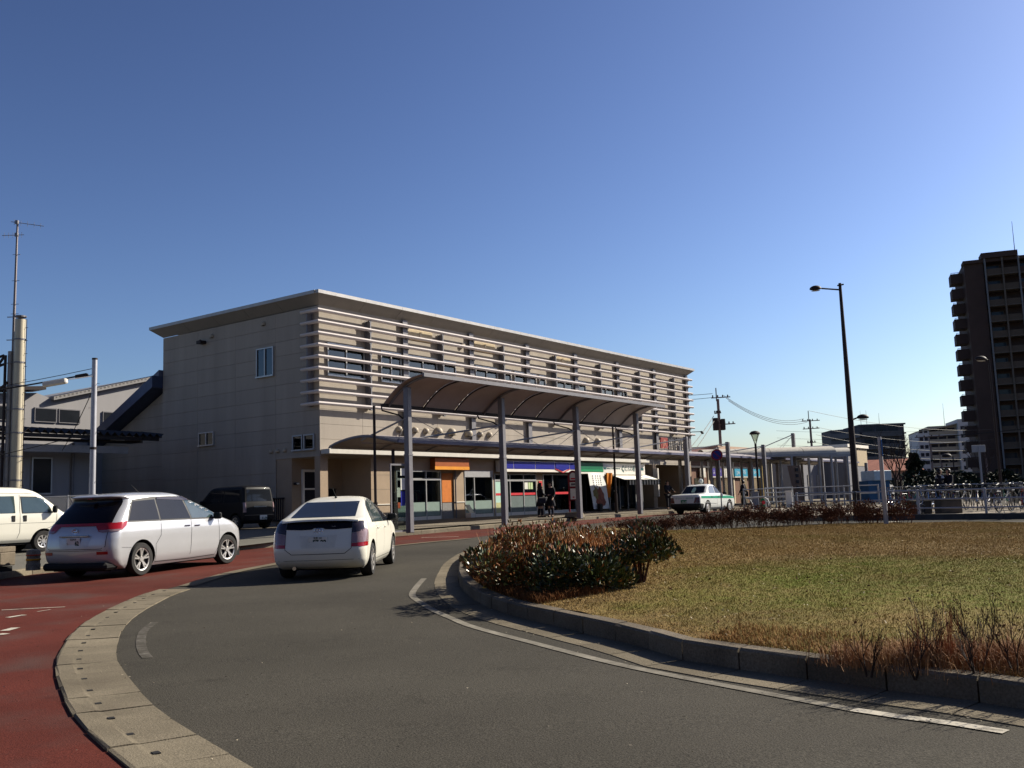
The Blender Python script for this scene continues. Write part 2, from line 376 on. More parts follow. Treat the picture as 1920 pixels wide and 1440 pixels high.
hw = SEPW/2
line = mid
pg, ng = stones(sep, 'gutter_block', line, 0.60, [(-hw,-.05),(-hw,.014),(hw-.19,.018),(hw-.15,.023),(hw-.02,.026),(hw,.018),(hw,-.05)], SEPM, gap=.010)
# the side that carries the raised lip must be the red one (outer): test and mirror
if (pg[5]+ng[5]*.27 - Vector(min(SEP_OUT, key=lambda q:(q.to_2d()-pg[5]).length).to_2d())).length > (pg[5]-ng[5]*.27 - Vector(min(SEP_OUT, key=lambda q:(q.to_2d()-pg[5]).length).to_2d())).length:
    for o in kids(sep): bpy.data.objects.remove(o)
    pg, ng = stones(sep, 'gutter_block', line[::-1], 0.60, [(-hw,-.05),(-hw,.014),(hw-.19,.018),(hw-.15,.023),(hw-.02,.026),(hw,.018),(hw,-.05)], SEPM, gap=.010)
for i in range(len(pg)-1):
    q = (pg[i]+pg[i+1])/2 + (ng[i])*(hw-.20); d = (pg[i+1]-pg[i]).normalized()
    m = MB(); m.T = Matrix.Translation((q.x, q.y, gz(q.y)+.0185)) @ Matrix.Rotation(math.atan2(d.y, d.x), 4, 'Z')
    m.box(-.03, .03, -.022, .022, -.01, .004); m.build('drain_hole', BLACK, sep)
# far part of the gutter is flush with the lane
far_g = pxs([(350,1100),(433,1075),(513,1059),(600,1043.5),(744,1023.5),(879,1010.5)])
strip('gutter_edge', far_g, 0.30, 0.016, SEPM)

# lane paint
for i, l in enumerate(([(3,1145),(60,1142),(122,1139)], [(70,1148),(95,1144)], [(14,1159),(46,1154)], [(8,1184),(30,1178)], [(-12,1193),(12,1189)])):
    strip('lane_marking', pxs(l), (0.05, 0.03, 0.10, 0.12, 0.14)[i], 0.010, WLINE, 0.3)
strip('lane_marking', pxs([(790,1008.5),(860,1006.5)]), 0.10, 0.010, WLINE)
# worn scuffs on the roadway
SCUFF = worn_paint('worn_scuff', (.12,.11,.095), .56, 9, .12)
strip('scuff_mark', pxs([(290,1167),(270,1183),(264,1203),(268,1222),(277,1234)]), 0.10, 0.004, SCUFF, 0.3)
# white edge line round the island
WORN = worn_paint('worn_road_paint', (.24,.22,.18), .47, 2.2, .22)
strip('edge_line', pxs([(795,1085),(780,1102),(773,1117),(790,1131),(815,1146),(847,1160),(890,1177),(1007,1208),(1140,1242),(1273,1270),(1447,1303),(1600,1332)]), 0.10, 0.006, WORN, 0.3)
strip('edge_line', pxs([(1600,1332),(1700,1347),(1780,1357),(1850,1368),(1887,1374)]), 0.105, 0.007, WLINE, 0.3)

# pavement in front of the station, lot at the left, bicycle yard at the right
pave = [kerb_pt(-5.5) + N*0.15, kerb_pt(0) + N*.15, kerb_pt(62) + N*0.15, loc(62, 40), loc(-30, 40), loc(-30, 2), Vector((-26, 14, 0)), Vector((-16, 13, 0))]
pave = [kerb_pt(-5.5) + N*.15, kerb_pt(70) + N*.15, loc(70, 30), loc(-3, 30), loc(-3, -3), loc(-5.5, -4)]
sheet('station_pavement', pave, 0.0, PAVE, sz, 1.6)
lot = [px(111,1070)+Vector((0,.1,0))] + [v + Vector((-.05, .15, 0)) for v in reversed(KERB_L[:4])] + [Vector((-40, 14, 0)), Vector((-40, 60, 0)), loc(-3.0, 30), loc(-3, -3), loc(-5.5, -4), kerb_pt(-5.5) + N*.15, px(330,1047)+Vector((0,.3,0)), px(220,1057)+Vector((0,.3,0))]
sheet('parking_lot', lot, -0.004, LOTM, sz, 1.6)
kb = struct('pavement_kerb')
KP = [(-.09,-.05),(-.09,.13),(-.07,.15),(.09,.156),(.09,-.05)]
gk = lambda x, y: gz(y)
stones(kb, 'kerb_stone', [kerb_pt(s) for s in (-5.5, 0, 10, 20, 30, 38)], 0.75, KP, CONC, g=gk)
stones(kb, 'kerb_stone', [kerb_pt(s) for s in (38, 48, 62)], 2.4, KP, CONC, g=gk)
stones(kb, 'kerb_stone', list(KERB_L), 0.75, KP, CONC, g=gk)
stones(kb, 'kerb_stone', [px(111,1071), px(220,1057), px(330,1046), px(400,1036), kerb_pt(-5.5)], 0.75, KP, CONC, g=gk)
for s in (4.6, 12.2, 20.1):
    q = kerb_pt(s) - N*.095; m = MB(); m.T = Matrix.Translation((q.x, q.y, gz(q.y)+.06)) @ Matrix.Rotation(ROTZ, 4, 'Z')
    m.box(-.07, .07, -.006, .006, -.045, .045); m.build('drain_hole', BLACK, kb)
# pavement tiles seam strips (real, shallow slabs) along the station front
slab = struct('pavement_slabs')
SLABM = speck('slab_concrete', (0.16, 0.138, 0.108), 0.15, 50, 0.16, 0.9, rnd=.08)
for i in range(20):
    for j in range(2):
        a = kerb_pt(-4 + i*2.0 + .02); b = kerb_pt(-4 + (i+1)*2.0); m = MB()
        t0 = .16 + j*1.0; t1 = t0 + .98; vs = []
        for q in (a + N*t0, b + N*t0, b + N*t1, a + N*t1):
            for h in (-.01, .007): vs.append((q.x, q.y, sz(q.x, q.y) + h))
        m.add(vs, [(0,2,4,6),(7,5,3,1),(0,1,3,2),(2,3,5,4),(4,5,7,6),(6,7,1,0)]); m.build('paving_slab', SLABM, slab)

# ------------------------------------------------------------------ lawn island
ISL_NEAR = pxs([(1920,1332),(1787,1316),(1633,1293),(1500,1275),(1380,1257),(1280,1240),(1193,1213),(1067,1183),(973,1160),(907,1137),(873,1113),(860,1092)])
ISL = [Vector((6.5, 2.2, 0)), Vector((4.6, 4.2, 0))] + ISL_NEAR + pxs([(862,1072),(872,1052),(905,1032),(980,1016),(1090,1004),(1185,995)]) + [Vector((4.5, 27.6, 0)), Vector((8, 28.2, 0)), Vector((11.0, 27.4, 0)), Vector((13.4, 25.2, 0)), Vector((17, 21.5, 0)), Vector((20, 16, 0)), Vector((19, 9, 0)), Vector((14, 4, 0)), Vector((9.5, 1.7, 0))]
isl = resample(ISL, 0.62, closed=True)[:-1]
ik = struct('island_kerb')
nk = normals2(isl, True); cen = Vector((8, 16))
sg = 1 if (isl[3] + nk[3] - cen).length < (isl[3] - nk[3] - cen).length else -1
KI = [(0*sg,-.05),(0*sg,.155),(.02*sg,.175),(.15*sg,.18),(.15*sg,-.05)]
stones(ik, 'kerb_stone', isl + [isl[0]], 0.62, KI, CONCD)
GI = [(-.40*sg,-.04),(-.40*sg,.004),(-.005*sg,.014),(-.005*sg,-.04)]
stones(ik, 'gutter_block', isl[:int(len(isl)*.55)], 0.62, GI, SEPM)
inner = [p + n*(sg*.15) for p, n in zip(isl, nk)]
from mathutils import kdtree
kd = kdtree.KDTree(len(isl))
for i, p in enumerate(isl): kd.insert((p.x, p.y, 0), i)
kd.balance()
def inside(x, y, poly):
    r = False; j = len(poly)-1
    for i in range(len(poly)):
        a, b = poly[i], poly[j]
        if (a.y > y) != (b.y > y) and x < (b.x-a.x)*(y-a.y)/(b.y-a.y)+a.x: r = not r
        j = i
    return r
def lz(x, y):                         # lawn surface: a low mound behind the kerb
    d = kd.find((x, y, 0))[2]
    return gz(y) + 0.165 + 0.16*(1-math.exp(-max(0, d-.15)/2.2)) + 0.02*math.sin(x*1.7)*math.sin(y*1.3)
LAWN = speck('lawn_soil', (0.17, 0.115, 0.045), 0.45, 60, 0.3, 0.8)
b = LAWN.node_tree
def lawn_colour(m, greens=True):
    nt = m.node_tree; bs = nt.nodes['Principled BSDF']
    tc = nt.nodes.new('ShaderNodeTexCoord'); n1 = nt.nodes.new('ShaderNodeTexNoise'); n1.inputs['Scale'].default_value = 0.42; n1.inputs['Detail'].default_value = 8; n1.inputs['Roughness'].default_value = 0.72
    mp = nt.nodes.new('ShaderNodeMapping'); mp.inputs['Location'].default_value = (3.1, 5.2, 0)
    nt.links.new(tc.outputs['Object'], mp.inputs[0]); nt.links.new(mp.outputs[0], n1.inputs['Vector'])
    # a greener belt through the middle of the near lawn
    sx = nt.nodes.new('ShaderNodeSeparateXYZ'); nt.links.new(tc.outputs['Object'], sx.inputs[0])
    def mth(op, a, bb):
        n = nt.nodes.new('ShaderNodeMath'); n.operation = op
        for i, q in enumerate((a, bb)):
            if isinstance(q, (int, float)): n.inputs[i].default_value = q
            else: nt.links.new(q, n.inputs[i])
        return n.outputs[0]
    a1 = mth('MULTIPLY', mth('SUBTRACT', sx.outputs[1], 11.0), 0.26)
    a2 = mth('MULTIPLY', mth('SUBTRACT', sx.outputs[0], 4.6), 0.30)
    rad = mth('ADD', mth('MULTIPLY', a1, a1), mth('MULTIPLY', a2, a2))
    belt = mth('SUBTRACT', 0.14, mth('MULTIPLY', rad, 0.13))
    val = mth('ADD', n1.outputs[0], mth('MAXIMUM', belt, -0.08))
    r = nt.nodes.new('ShaderNodeMapRange'); r.inputs[1].default_value = 0.44; r.inputs[2].default_value = 0.74; nt.links.new(val, r.inputs[0])
    n2 = nt.nodes.new('ShaderNodeTexNoise'); n2.inputs['Scale'].default_value = 9; n2.inputs['Detail'].default_value = 4; nt.links.new(tc.outputs['Object'], n2.inputs['Vector'])
    f = mth('MULTIPLY', r.outputs[0], mth('MULTIPLY', n2.outputs[0], 1.55))
    mx = nt.nodes.new('ShaderNodeMix'); mx.data_type = 'RGBA'; mx.inputs[7].default_value = (0.105, 0.130, 0.014, 1)
    src = bs.inputs['Base Color'].links[0].from_socket
    nt.links.new(f, mx.inputs[0]); nt.links.new(src, mx.inputs[6]); nt.links.new(mx.outputs[2], bs.inputs['Base Color'])
lawn_colour(LAWN)
sheet('lawn', inner, 0.0, LAWN, lz, 0.45)

rgr = random.Random(31); gm_ = MB()
def grit(p, n, r):
    for _ in range(n):
        q = p + Vector((rgr.gauss(0, r), rgr.gauss(0, r))); a = rgr.uniform(0, 6.28); l = rgr.uniform(.006, .022); z = gz(q.y) + .013
        gm_.add([(q.x, q.y, z), (q.x+math.cos(a)*l, q.y+math.sin(a)*l, z+.003), (q.x+math.cos(a+2)*l*.6, q.y+math.sin(a+2)*l*.6, z+.006)], [(0,1,2)])
for i, (p, n_) in enumerate(zip(isl, nk)):
    if p.y < 17 and p.x < 6: grit(p - n_*sg*rgr.uniform(.05, .5), 9, .12)
for p, n_ in zip(pg, ng): grit(p, 5, .35)
for _ in range(260): grit(Vector((rgr.uniform(-4, 4), rgr.uniform(4, 14))), 1, .1)
o = gm_.build('road_grit', pm('grit', (.22,.19,.14), .9, var=.6, scale=30), recalc=False); o['kind'] = 'stuff'; o['label'] = 'fine grit and leaf bits scattered on the roadway and gutters'; o['category'] = 'grit'
# ------------------------------------------------------------------ station building
ST = thing('station_building', 'two storey beige station building with white horizontal louvres and shops at street level', 'station', (ORG.x, ORG.y, FZ), ROTZ)
def stb(mb, name, mats, parent=None, smooth=False):
    o = mb.build(name, mats, parent or ST, smooth)
    if parent is None or parent == ST: o.location = (0, 0, -FZ)
    return o
LEN = 34.3; DEP = 10.75; WT = 9.9; LOWT = 3.72
body = MB()
body.box(0.03, LEN, 0.03, DEP, LOWT+.02, WT-.01)             # upper storey block
stb(body, 'wall', JOINT)
m = MB(); m.box(0, LEN, 0, DEP, 3.66, LOWT+.02); stb(m, 'floor_slab', WALLM)
# facing panels, front and side, each its own piece with a recessed joint
def panel_mesh(w_, h_, d_): m = MB(); m.bbox(0.003, w_-.003, -d_, 0, 0.004, h_-.004, .004); return m.mesh('wall_panel', WALLM)
pw = LEN/14; rows = [(LOWT+.02 + i*.617) for i in range(10)]
pmesh = panel_mesh(pw, .617, .03); rm = random.Random(5)
for i in range(14):
    for z in rows:
        o = link('wall_panel', pmesh, ST, (i*pw, .03 + rm.uniform(-.002, .002), z - FZ))
sw = DEP/4; smesh = panel_mesh(sw, .617, .03)
for i in range(4):
    for k in range(15):
        z = WT - .02 - (k+1)*.617
        if i == 0 and z < 3.7: continue
        link('wall_panel', smesh, ST, (.03 + rm.uniform(-.002, .002), (i+1)*sw, z - FZ), (0, 0, R_(-90)))
# lower storey, porch at the corner
lw = MB(); lw.box(2.9, 4.44, 0.0, DEP, FZ-.1, 3.66); lw.box(0.04, 2.9, 1.75, DEP, FZ-.1, 3.66)
lw.box(7.55, 8.42, .05, .6, FZ-.1, 3.66); lw.box(8.42, 9.22, 0, .6, FZ-.1, 3.66); lw.box(11.5, 11.62, 0, .5, FZ-.1, 3.66)
lw.box(15.35, 15.95, 0, .4, FZ-.1, 3.66)
lw.box(4.44, 27.2, 4.2, DEP, FZ-.1, 3.66); lw.box(28.6, 29.1, 0, DEP, FZ-.1, 3.66); lw.box(33.8, LEN, 0, DEP, FZ-.1, 3.66); lw.box(27.2, 33.8, 8, DEP, FZ-.1, 3.66)
lw.box(4.44, 7.55, 0, .3, 3.125, 3.66); lw.box(9.22, 11.5, .0, .3, 3.15, 3.66); lw.box(11.62, 27.2, .1, .4, 3.01, 3.66)
stb(lw, 'lower_wall', WALLT)
m = MB(); m.box(0, .42, 0, .32, FZ-.1, 3.66); stb(m, 'corner_column', WALLT)
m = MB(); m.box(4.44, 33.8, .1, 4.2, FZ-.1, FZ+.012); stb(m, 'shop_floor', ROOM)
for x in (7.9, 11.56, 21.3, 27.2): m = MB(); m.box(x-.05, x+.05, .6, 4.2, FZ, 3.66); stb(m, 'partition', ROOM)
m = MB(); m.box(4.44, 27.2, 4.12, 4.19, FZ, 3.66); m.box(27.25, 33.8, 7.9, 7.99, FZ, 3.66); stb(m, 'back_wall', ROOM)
# wall joints of the visible pier beside the porch, a dado strip
m = MB()
for z in (1.62, 2.28, 2.9): m.box(2.895, 4.44, -.004, 0, z, z+.012)
m.mi = 1; m.box(2.9, 4.44, -.03, 0, 1.62, 1.66); m.box(8.42, 9.22, -.03, 0, 1.62, 1.66)
stb(m, 'wall_trim', [JOINT, WHITE])
# canopy ledge over the shops
m = MB(); m.bbox(.04, 27.3, -.5, -.002, 3.73, 3.93, .015); stb(m, 'ledge', pm('ledge_white', (.50, .47, .41), .6, streak=True, var=.08))
# eaves: sloping soffit panels and coping
OV = 0.45
pf = 15; sfw = LEN/pf
def soff(a, b, side):
    m = MB()
    if side == 'f':
        x0 = a - (OV*(a == 0)); x1 = b + (OV*(b >= LEN-.01)); g = .008
        m.add([(a+g, -.0, WT), (b-g, 0, WT), (x1-g, -OV, WT+.37), (x0+g, -OV, WT+.37), (a+g, .02, WT+.03), (b-g, .02, WT+.03), (x1-g, -OV+.02, WT+.40), (x0+g, -OV+.02, WT+.40)],
              [(0,1,2,3),(7,6,5,4),(0,4,5,1),(1,5,6,2),(2,6,7,3),(3,7,4,0)])
    else:
        x0 = a - (OV*(a == 0)); x1 = b + (OV*(b >= DEP-.01)); g = .008
        m.add([(0, a+g, WT), (0, b-g, WT), (-OV, x1-g, WT+.37), (-OV, x0+g, WT+.37), (.02, a+g, WT+.03), (.02, b-g, WT+.03), (-OV+.02, x1-g, WT+.40), (-OV+.02, x0+g, WT+.40)],
              [(0,1,2,3),(7,6,5,4),(0,4,5,1),(1,5,6,2),(2,6,7,3),(3,7,4,0)])
    return m
for i in range(pf): stb(soff(i*sfw, (i+1)*sfw, 'f'), 'soffit_panel', SOFF)
for i in range(5): stb(soff(i*DEP/5, (i+1)*DEP/5, 's'), 'soffit_panel', SOFF)
for i in range(pf):
    a = -OV if i == 0 else i*sfw; b_ = LEN+OV if i == pf-1 else (i+1)*sfw
    m = MB(); m.box(a+.005, b_-.005, -OV-.03, -OV+.16, WT+.37, WT+.51); stb(m, 'coping', COPE)
for i in range(5):
    a = -OV+.17 if i == 0 else i*DEP/5; b_ = DEP+OV if i == 4 else (i+1)*DEP/5
    m = MB(); m.box(-OV-.03, -OV+.16, a+.005, b_-.005, WT+.37, WT+.51); stb(m, 'coping', COPE)
m = MB(); m.box(-OV+.1, LEN+OV, -OV+.1, DEP+OV, WT+.34, WT+.46); stb(m, 'roof', SOFF)
# louvres: nine blades, returning round the corner
def blade(z, x1):
    m = MB(); pr = [(-.36,-.01),(-.355,.03),(-.31,.058),(-.22,.055),(-.17,0),(-.22,-.075),(-.31,-.07)]; k = len(pr)
    vs = []
    for st_ in range(3):
        for t, h in pr: vs.append(((t, .75) if st_ == 0 else (t, t) if st_ == 1 else (x1, t)) + (z+h,))
    m.add(vs, [(i*k+j, i*k+(j+1) % k, (i+1)*k+(j+1) % k, (i+1)*k+j) for i in range(2) for j in range(k)] + [tuple(range(k)), tuple(range(2*k, 3*k))])
    return m
for i in range(9): stb(blade(9.63 - i*.480, 34.6), 'louvre', LOUV, smooth=False)
for k in range(7):                                     # slim brackets
    x = 2.72 + k*4.855
    m = MB(); m.box(x-.03, x+.03, -.30, -.03, 5.70, 9.54); m.box(x-.10, x+.10, -.07, -.03, 5.70, 9.54)
    for i in range(9): m.box(x-.07, x+.07, -.30, -.2, 9.49-i*.48, 9.55-i*.48)
    stb(m, 'louvre_bracket', STEEL)
m = MB(); m.box(-.30, -.03, .37, .43, 5.70, 9.54); m.box(-.07, -.03, .30, .50, 5.70, 9.54); stb(m, 'louvre_bracket', STEEL)
for k in range(7):                                     # I-section posts
    x = 5.1 + k*4.83
    m = MB(); m.box(x-.16, x+.16, -.155, -.125, 3.95, WT); m.box(x-.02, x+.02, -.125, -.06, 3.95, WT); m.box(x-.16, x+.16, -.06, -.032, 3.95, WT)
    for i in range(9): m.box(x+.04, x+.13, -.24, -.155, 9.50-i*.48, 9.57-i*.48)
    stb(m, 'facade_post', STEEL)
# upper windows
def window(x0, x1, z0, z1, panes=2, side=False, glassm=WIN, depth=.08):
    fr = MB(); th = .05
    def bx(mb, a, b_, c, d, y0, y1):
        if side: mb.box(y0, y1, a, b_, c, d)
        else: mb.box(a, b_, y0, y1, c, d)
    bx(fr, x0, x1, z1-th, z1, -depth, .02); bx(fr, x0-.02, x1+.02, z0-.03, z0+.03, -depth-.04, .02)
    bx(fr, x0, x0+th, z0+.03, z1-th, -depth, .02); bx(fr, x1-th, x1, z0+.03, z1-th, -depth, .02)
    for k in range(1, panes): xm = x0 + (x1-x0)*k/panes; bx(fr, xm-.03, xm+.03, z0+.03, z1-th, -depth, .02)
    f = stb(fr, 'window', ALU)
    for k in range(panes):
        g = MB(); a = x0+th if k == 0 else x0 + (x1-x0)*k/panes + .03; b_ = x1-th if k == panes-1 else x0 + (x1-x0)*(k+1)/panes - .03
        bx(g, a, b_, z0+.03, z1-th, -.03, -.022); g.build('pane', glassm, f)
    r = MB(); bx(r, x0+th, x1-th, z0+.03, z1-th, -.012, -.004); r.build('blind_or_room', pm('dim_room', (.035, .045, .045), .8, var=.8, scale=1.2), f)  # dark sheet behind the panes: the room's dimness is put into its colour
    return f
for a, b_, n in ((.41,2.55,2),(3.57,4.88,2),(5.35,7.35,2),(7.72,8.75,1),(10.3,12.1,2),(12.5,13.3,1),(13.6,15.6,2),(15.9,16.5,1),(17.6,19.3,2),(19.9,20.7,1),(22.1,23.9,2),(24.6,25.6,2)):
    window(a, b_, 7.0, 8.36, n)
m = MB(); m.box(3.63, 4.12, -.02, -.014, 7.3, 8.3); stb(m, 'blind_or_room', WHITE)
GRIL = pm('cream_grille', (.62, .52, .36), .6)
for a, b_ in ((5.38, 7.1), (10.28, 12.0), (17.4, 19.2)):
    m = MB()
    for k in range(14): m.box(a, b_, -.05, -.02, 9.12+k*.034, 9.12+k*.034+.02)
    m.box(a, b_, -.02, 0, 9.1, 9.6); m.box((a+b_)/2-.06, (a+b_)/2+.06, -.09, -.051, 9.3, 9.5); stb(m, 'vent_grille', GRIL)
# hood vents
HOOD = pm('vent_hood', (.34, .29, .22), .5, var=.1)
def hood(x, z, r, side=False, dark=False):
    m = MB(); d = r*1.15
    def f(a, b_):
        cx = -math.cos(a)*r; cz = math.sin(a)*math.sin(b_)*r*1.05; cy = -math.sin(a)*math.cos(b_)*d
        if cz < -r*.55: cz = -r*.55
        return (x+cx, cy-.002, z+cz) if not side else (cy-.002, x-cx, z+cz)
    m.grid(f, [math.pi*i/10 for i in range(11)], [-math.pi/2+math.pi*i/10 for i in range(11)])
    o = stb(m, 'vent_hood', HOOD, smooth=True)
    m = MB()
    if not side: m.box(x-r*.8, x+r*.8, -d*.75, -.01, z-r*.56, z-r*.53)
    else: m.box(-d*.75, -.01, x-r*.8, x+r*.8, z-r*.56, z-r*.53)
    m.build('vent_opening', BLACK, o)
for x, r in ((4.68,.17),(5.75,.17),(6.5,.16),(7.35,.23),(8.35,.23),(9.6,.23),(10.55,.17),(11.3,.17),(20.5,.22),(21.8,.22)): hood(x, 4.92, r)
for y, z, r in ((7.0, 9.48, .12), (3.43, 9.55, .12), (2.95, 4.0, .11), (2.53, 4.0, .11), (2.1, 4.0, .11)): hood(y, z, r, True)
m = MB(); m.box(-.32, 0, 7.45, 7.75, 9.2, 9.34); m.box(-.34, -.3, 7.42, 7.5, 9.17, 9.36); stb(m, 'wall_lamp', DARKM)
m = MB(); m.lathe([(.0,-.14),(.12,-.13),(.13,-.05),(.1,0)], 12, 'y', (9.35, 0, 9.25)); stb(m, 'wall_lamp', HOOD, smooth=True)
# side windows
window(2.76, 3.87, 7.25, 8.5, 2, True); window(.28, .9, 3.96, 4.59, 1, True); window(.98, 1.59, 3.96, 4.59, 1, True); window(6.8, 7.9, 4.55, 5.15, 2, True)
# porch details
m = MB(); m.box(.55, .66, 1.66, 1.748, FZ, 3.1); m.box(1.4, 1.5, 1.66, 1.748, FZ, 3.1); m.box(.55, 1.5, 1.66, 1.748, 3.1, 3.2); m.box(.66, 1.4, 1.68, 1.748, 2.35, 2.42); f = stb(m, 'door_frame', WHITE)
m = MB(); m.box(.66, 1.4, 1.70, 1.74, FZ, 2.35); m.box(.66, 1.4, 1.70, 1.74, 2.42, 3.1); m.build('door', pm('dark_glass', (.02,.02,.025), .1), f)
m = MB()
for k in range(6): m.cyl((2.1+k*.07, 1.70, 1.62), (2.1+k*.07, 1.70, 2.35), .012, n=6)
m.box(2.06, 2.5, 1.69, 1.745, 1.58, 1.62); m.box(2.06, 2.5, 1.69, 1.745, 2.35, 2.39); m.mi = 1; m.box(2.08, 2.48, 1.735, 1.748, 1.62, 2.35); stb(m, 'barred_window', [DARKM, BLACK])
m = MB(); m.bbox(.1, .3, 1.55, 1.748, 2.55, 2.66, .03); m.mi = 1; m.bbox(.13, .27, 1.52, 1.57, 2.57, 2.64, .02); stb(m, 'porch_lamp', [DARKM, WHITE])
# gate and meter by the side wall
m = MB()
for k in range(9): m.box(-.05, -.02, 2.2+k*.14, 2.24+k*.14, FZ+.2, 2.05)
m.box(-.06, -.01, 2.15, 3.4, 2.0, 2.06); m.box(-.06, -.01, 2.15, 3.4, FZ+.2, FZ+.26); stb(m, 'wall_grille', DARKM)
# ---- shop fronts
def shopfront(x0, x1, z0, z1, xs, trans=None, film=None, name='shop_window', sill=True, gm=SHOPG):
    fr = MB(); th = .06
    fr.box(x0, x1, -.02, .08, z1-th, z1)
    for x in [x0+.03] + list(xs) + [x1-.03]: fr.box(x-.03, x+.03, -.02, .08, z0, z1-th)
    if trans: fr.box(x0, x1, -.021, .079, trans-.05, trans+.05)
    f = stb(fr, name, ALU)
    e = [x0+.03] + list(xs) + [x1-.03]
    for a, b_ in zip(e, e[1:]):
        g = MB(); g.box(a+.03, b_-.03, .02, .03, z0+.16, (trans-.05) if trans else z1-th); g.build('pane', gm, f)
        if trans: g = MB(); g.box(a+.03, b_-.03, .02, .03, trans+.05, z1-th); g.build('pane', gm, f)
        if film: g = MB(); g.box(a+.04, b_-.04, .012, .018, z0+.18, z0+.18+film); g.build('film', FROST, f)
        if sill: g = MB(); g.box(a+.03, b_-.03, -.015, .06, z0, z0+.16); g.build('sill', WHITE, f)
    return f
shopfront(4.46, 7.5, FZ, 3.12, (5.35, 6.45), 2.72, .62)
shopfront(9.24, 11.5, FZ, 3.12, (10.0,), None, .62)
m = MB(); m.box(9.24, 11.5, -.03, .05, 2.82, 3.14); stb(m, 'door_header', STEELL)
m = MB(); m.box(7.6, 8.40, .02, .046, 1.65, 3.0); stb(m, 'orange_panel', pm('orange_tile', (.50, .155, .03), .5, var=.14, scale=5))
m = MB(); m.box(7.6, 8.40, .02, .046, FZ, 1.62); stb(m, 'grey_panel', pm('grey_tile', (.2,.19,.18), .6, var=.15, scale=20))
m = MB(); m.cyl((8.50, -.06, FZ), (8.50, -.06, 3.6), .035); stb(m, 'drain_pipe', STEEL)
m = MB(); m.bbox(6.75, 9.25, -.32, 0, 3.18, 3.70, .01); o = stb(m, 'orange_signboard', pm('orange_sign_dark', (.28, .07, .015), .5, var=.08))
m = MB(); m.box(6.74, 9.26, -.325, -.3, 3.15, 3.30); m.build('yellow_band', pm('orange_band', (.62, .24, .02), .5), o)
# convenience store
f = shopfront(11.64, 15.33, FZ, 3.0, (12.7, 12.95, 14.15), 2.66, None, gm=SHOPG)
AQ = pm('aqua_film', (.40, .58, .50), .35, var=.05); OCH = pm('ochre_film', (.42, .42, .22), .4); REDP = pm('red_print', (.50, .03, .04), .5)
m = MB(); m.box(11.7, 12.66, -.004, .012, 1.55, 2.6); m.mi = 1; m.box(11.7, 12.66, -.004, .012, FZ+.17, 1.55); m.mi = 2; m.box(11.7, 12.66, -.009, -.005, 1.9, 2.02); m.build('poster', [AQ, OCH, REDP], f)
m = MB(); m.box(12.98, 14.1, .005, .012, 1.9, 2.02); m.box(14.2, 15.28, .005, .012, 1.9, 2.02); m.box(17.0, 18.6, -.025, -.021, 1.9, 2.02); m.build('red_stripe', REDP, f)
m = MB(); m.box(12.98, 14.1, .006, .013, FZ+.17, 1.86); m.box(14.2, 15.28, .006, .013, FZ+.17, 1.86); m.build('film', pm('grey_film', (.13,.16,.155), .4), f)
PAPER = pm('paper', (.62,.62,.55), .7); NOTICE = pm('green_notice', (.42,.52,.28), .7)
m = MB(); m.box(14.25, 14.55, .0, .006, 2.2, 2.55); m.mi = 1; m.box(14.6, 14.78, 0, .006, 2.2, 2.55); m.box(14.82, 15.0, 0, .006, 2.2, 2.55); m.build('notice', [PAPER, NOTICE], f)
m = MB(); m.box(15.55, 15.85, -.03, -.002, 2.35, 2.62); stb(m, 'red_notice', REDP)
shopfront(15.97, 19.2, FZ, 3.0, (16.0+.9,), None, None, 'shop_door', gm=glass('dark_shop_glass', (.12,.14,.14)))
BLUE = pm('store_blue', (.018, .022, .22), .35, var=.05)
m = MB(); m.bbox(11.75, 19.2, -.30, -.02, 3.08, 3.66, .01); sg_ = stb(m, 'store_signboard', WHITE)
for k, (a, b_) in enumerate(((11.95,12.9),(12.95,14.85),(14.9,16.7),(16.75,18.2),(18.25,19.15))):
    m = MB(); m.box(a, b_, -.312, -.301, 3.24, 3.62); m.build('sign_panel', BLUE, sg_)
m = MB(); m.prism([(16.8,3.3),(17.5,3.15),(18.15,3.3),(18.15,3.6),(16.8,3.6)], lambda a, b_, d: (a, d, b_), -.325, -.313); m.build('shield', BLUE, sg_)
m = MB(); m.prism([(16.75,3.28),(17.5,3.10),(18.2,3.28),(18.2,3.24),(17.5,3.05),(16.75,3.24)], lambda a, b_, d: (a, d, b_), -.33, -.314); m.build('shield_edge', REDP, sg_)
GREEN = pm('store_green', (.012, .13, .065), .4, var=.1); GREENL = pm('store_green_light', (.02, .24, .1), .4)
m = MB(); m.bbox(19.22, 21.9, -.28, -.02, 3.12, 3.66, .01); g_ = stb(m, 'green_signboard', GREEN)
m = MB(); m.box(19.22, 21.9, -.29, -.281, 3.14, 3.26); m.build('sign_band', GREENL, g_)
m = MB(); m.box(19.22, 21.9, -.27, -.02, 3.02, 3.115); m.build('sign_edge', WHITE, g_)
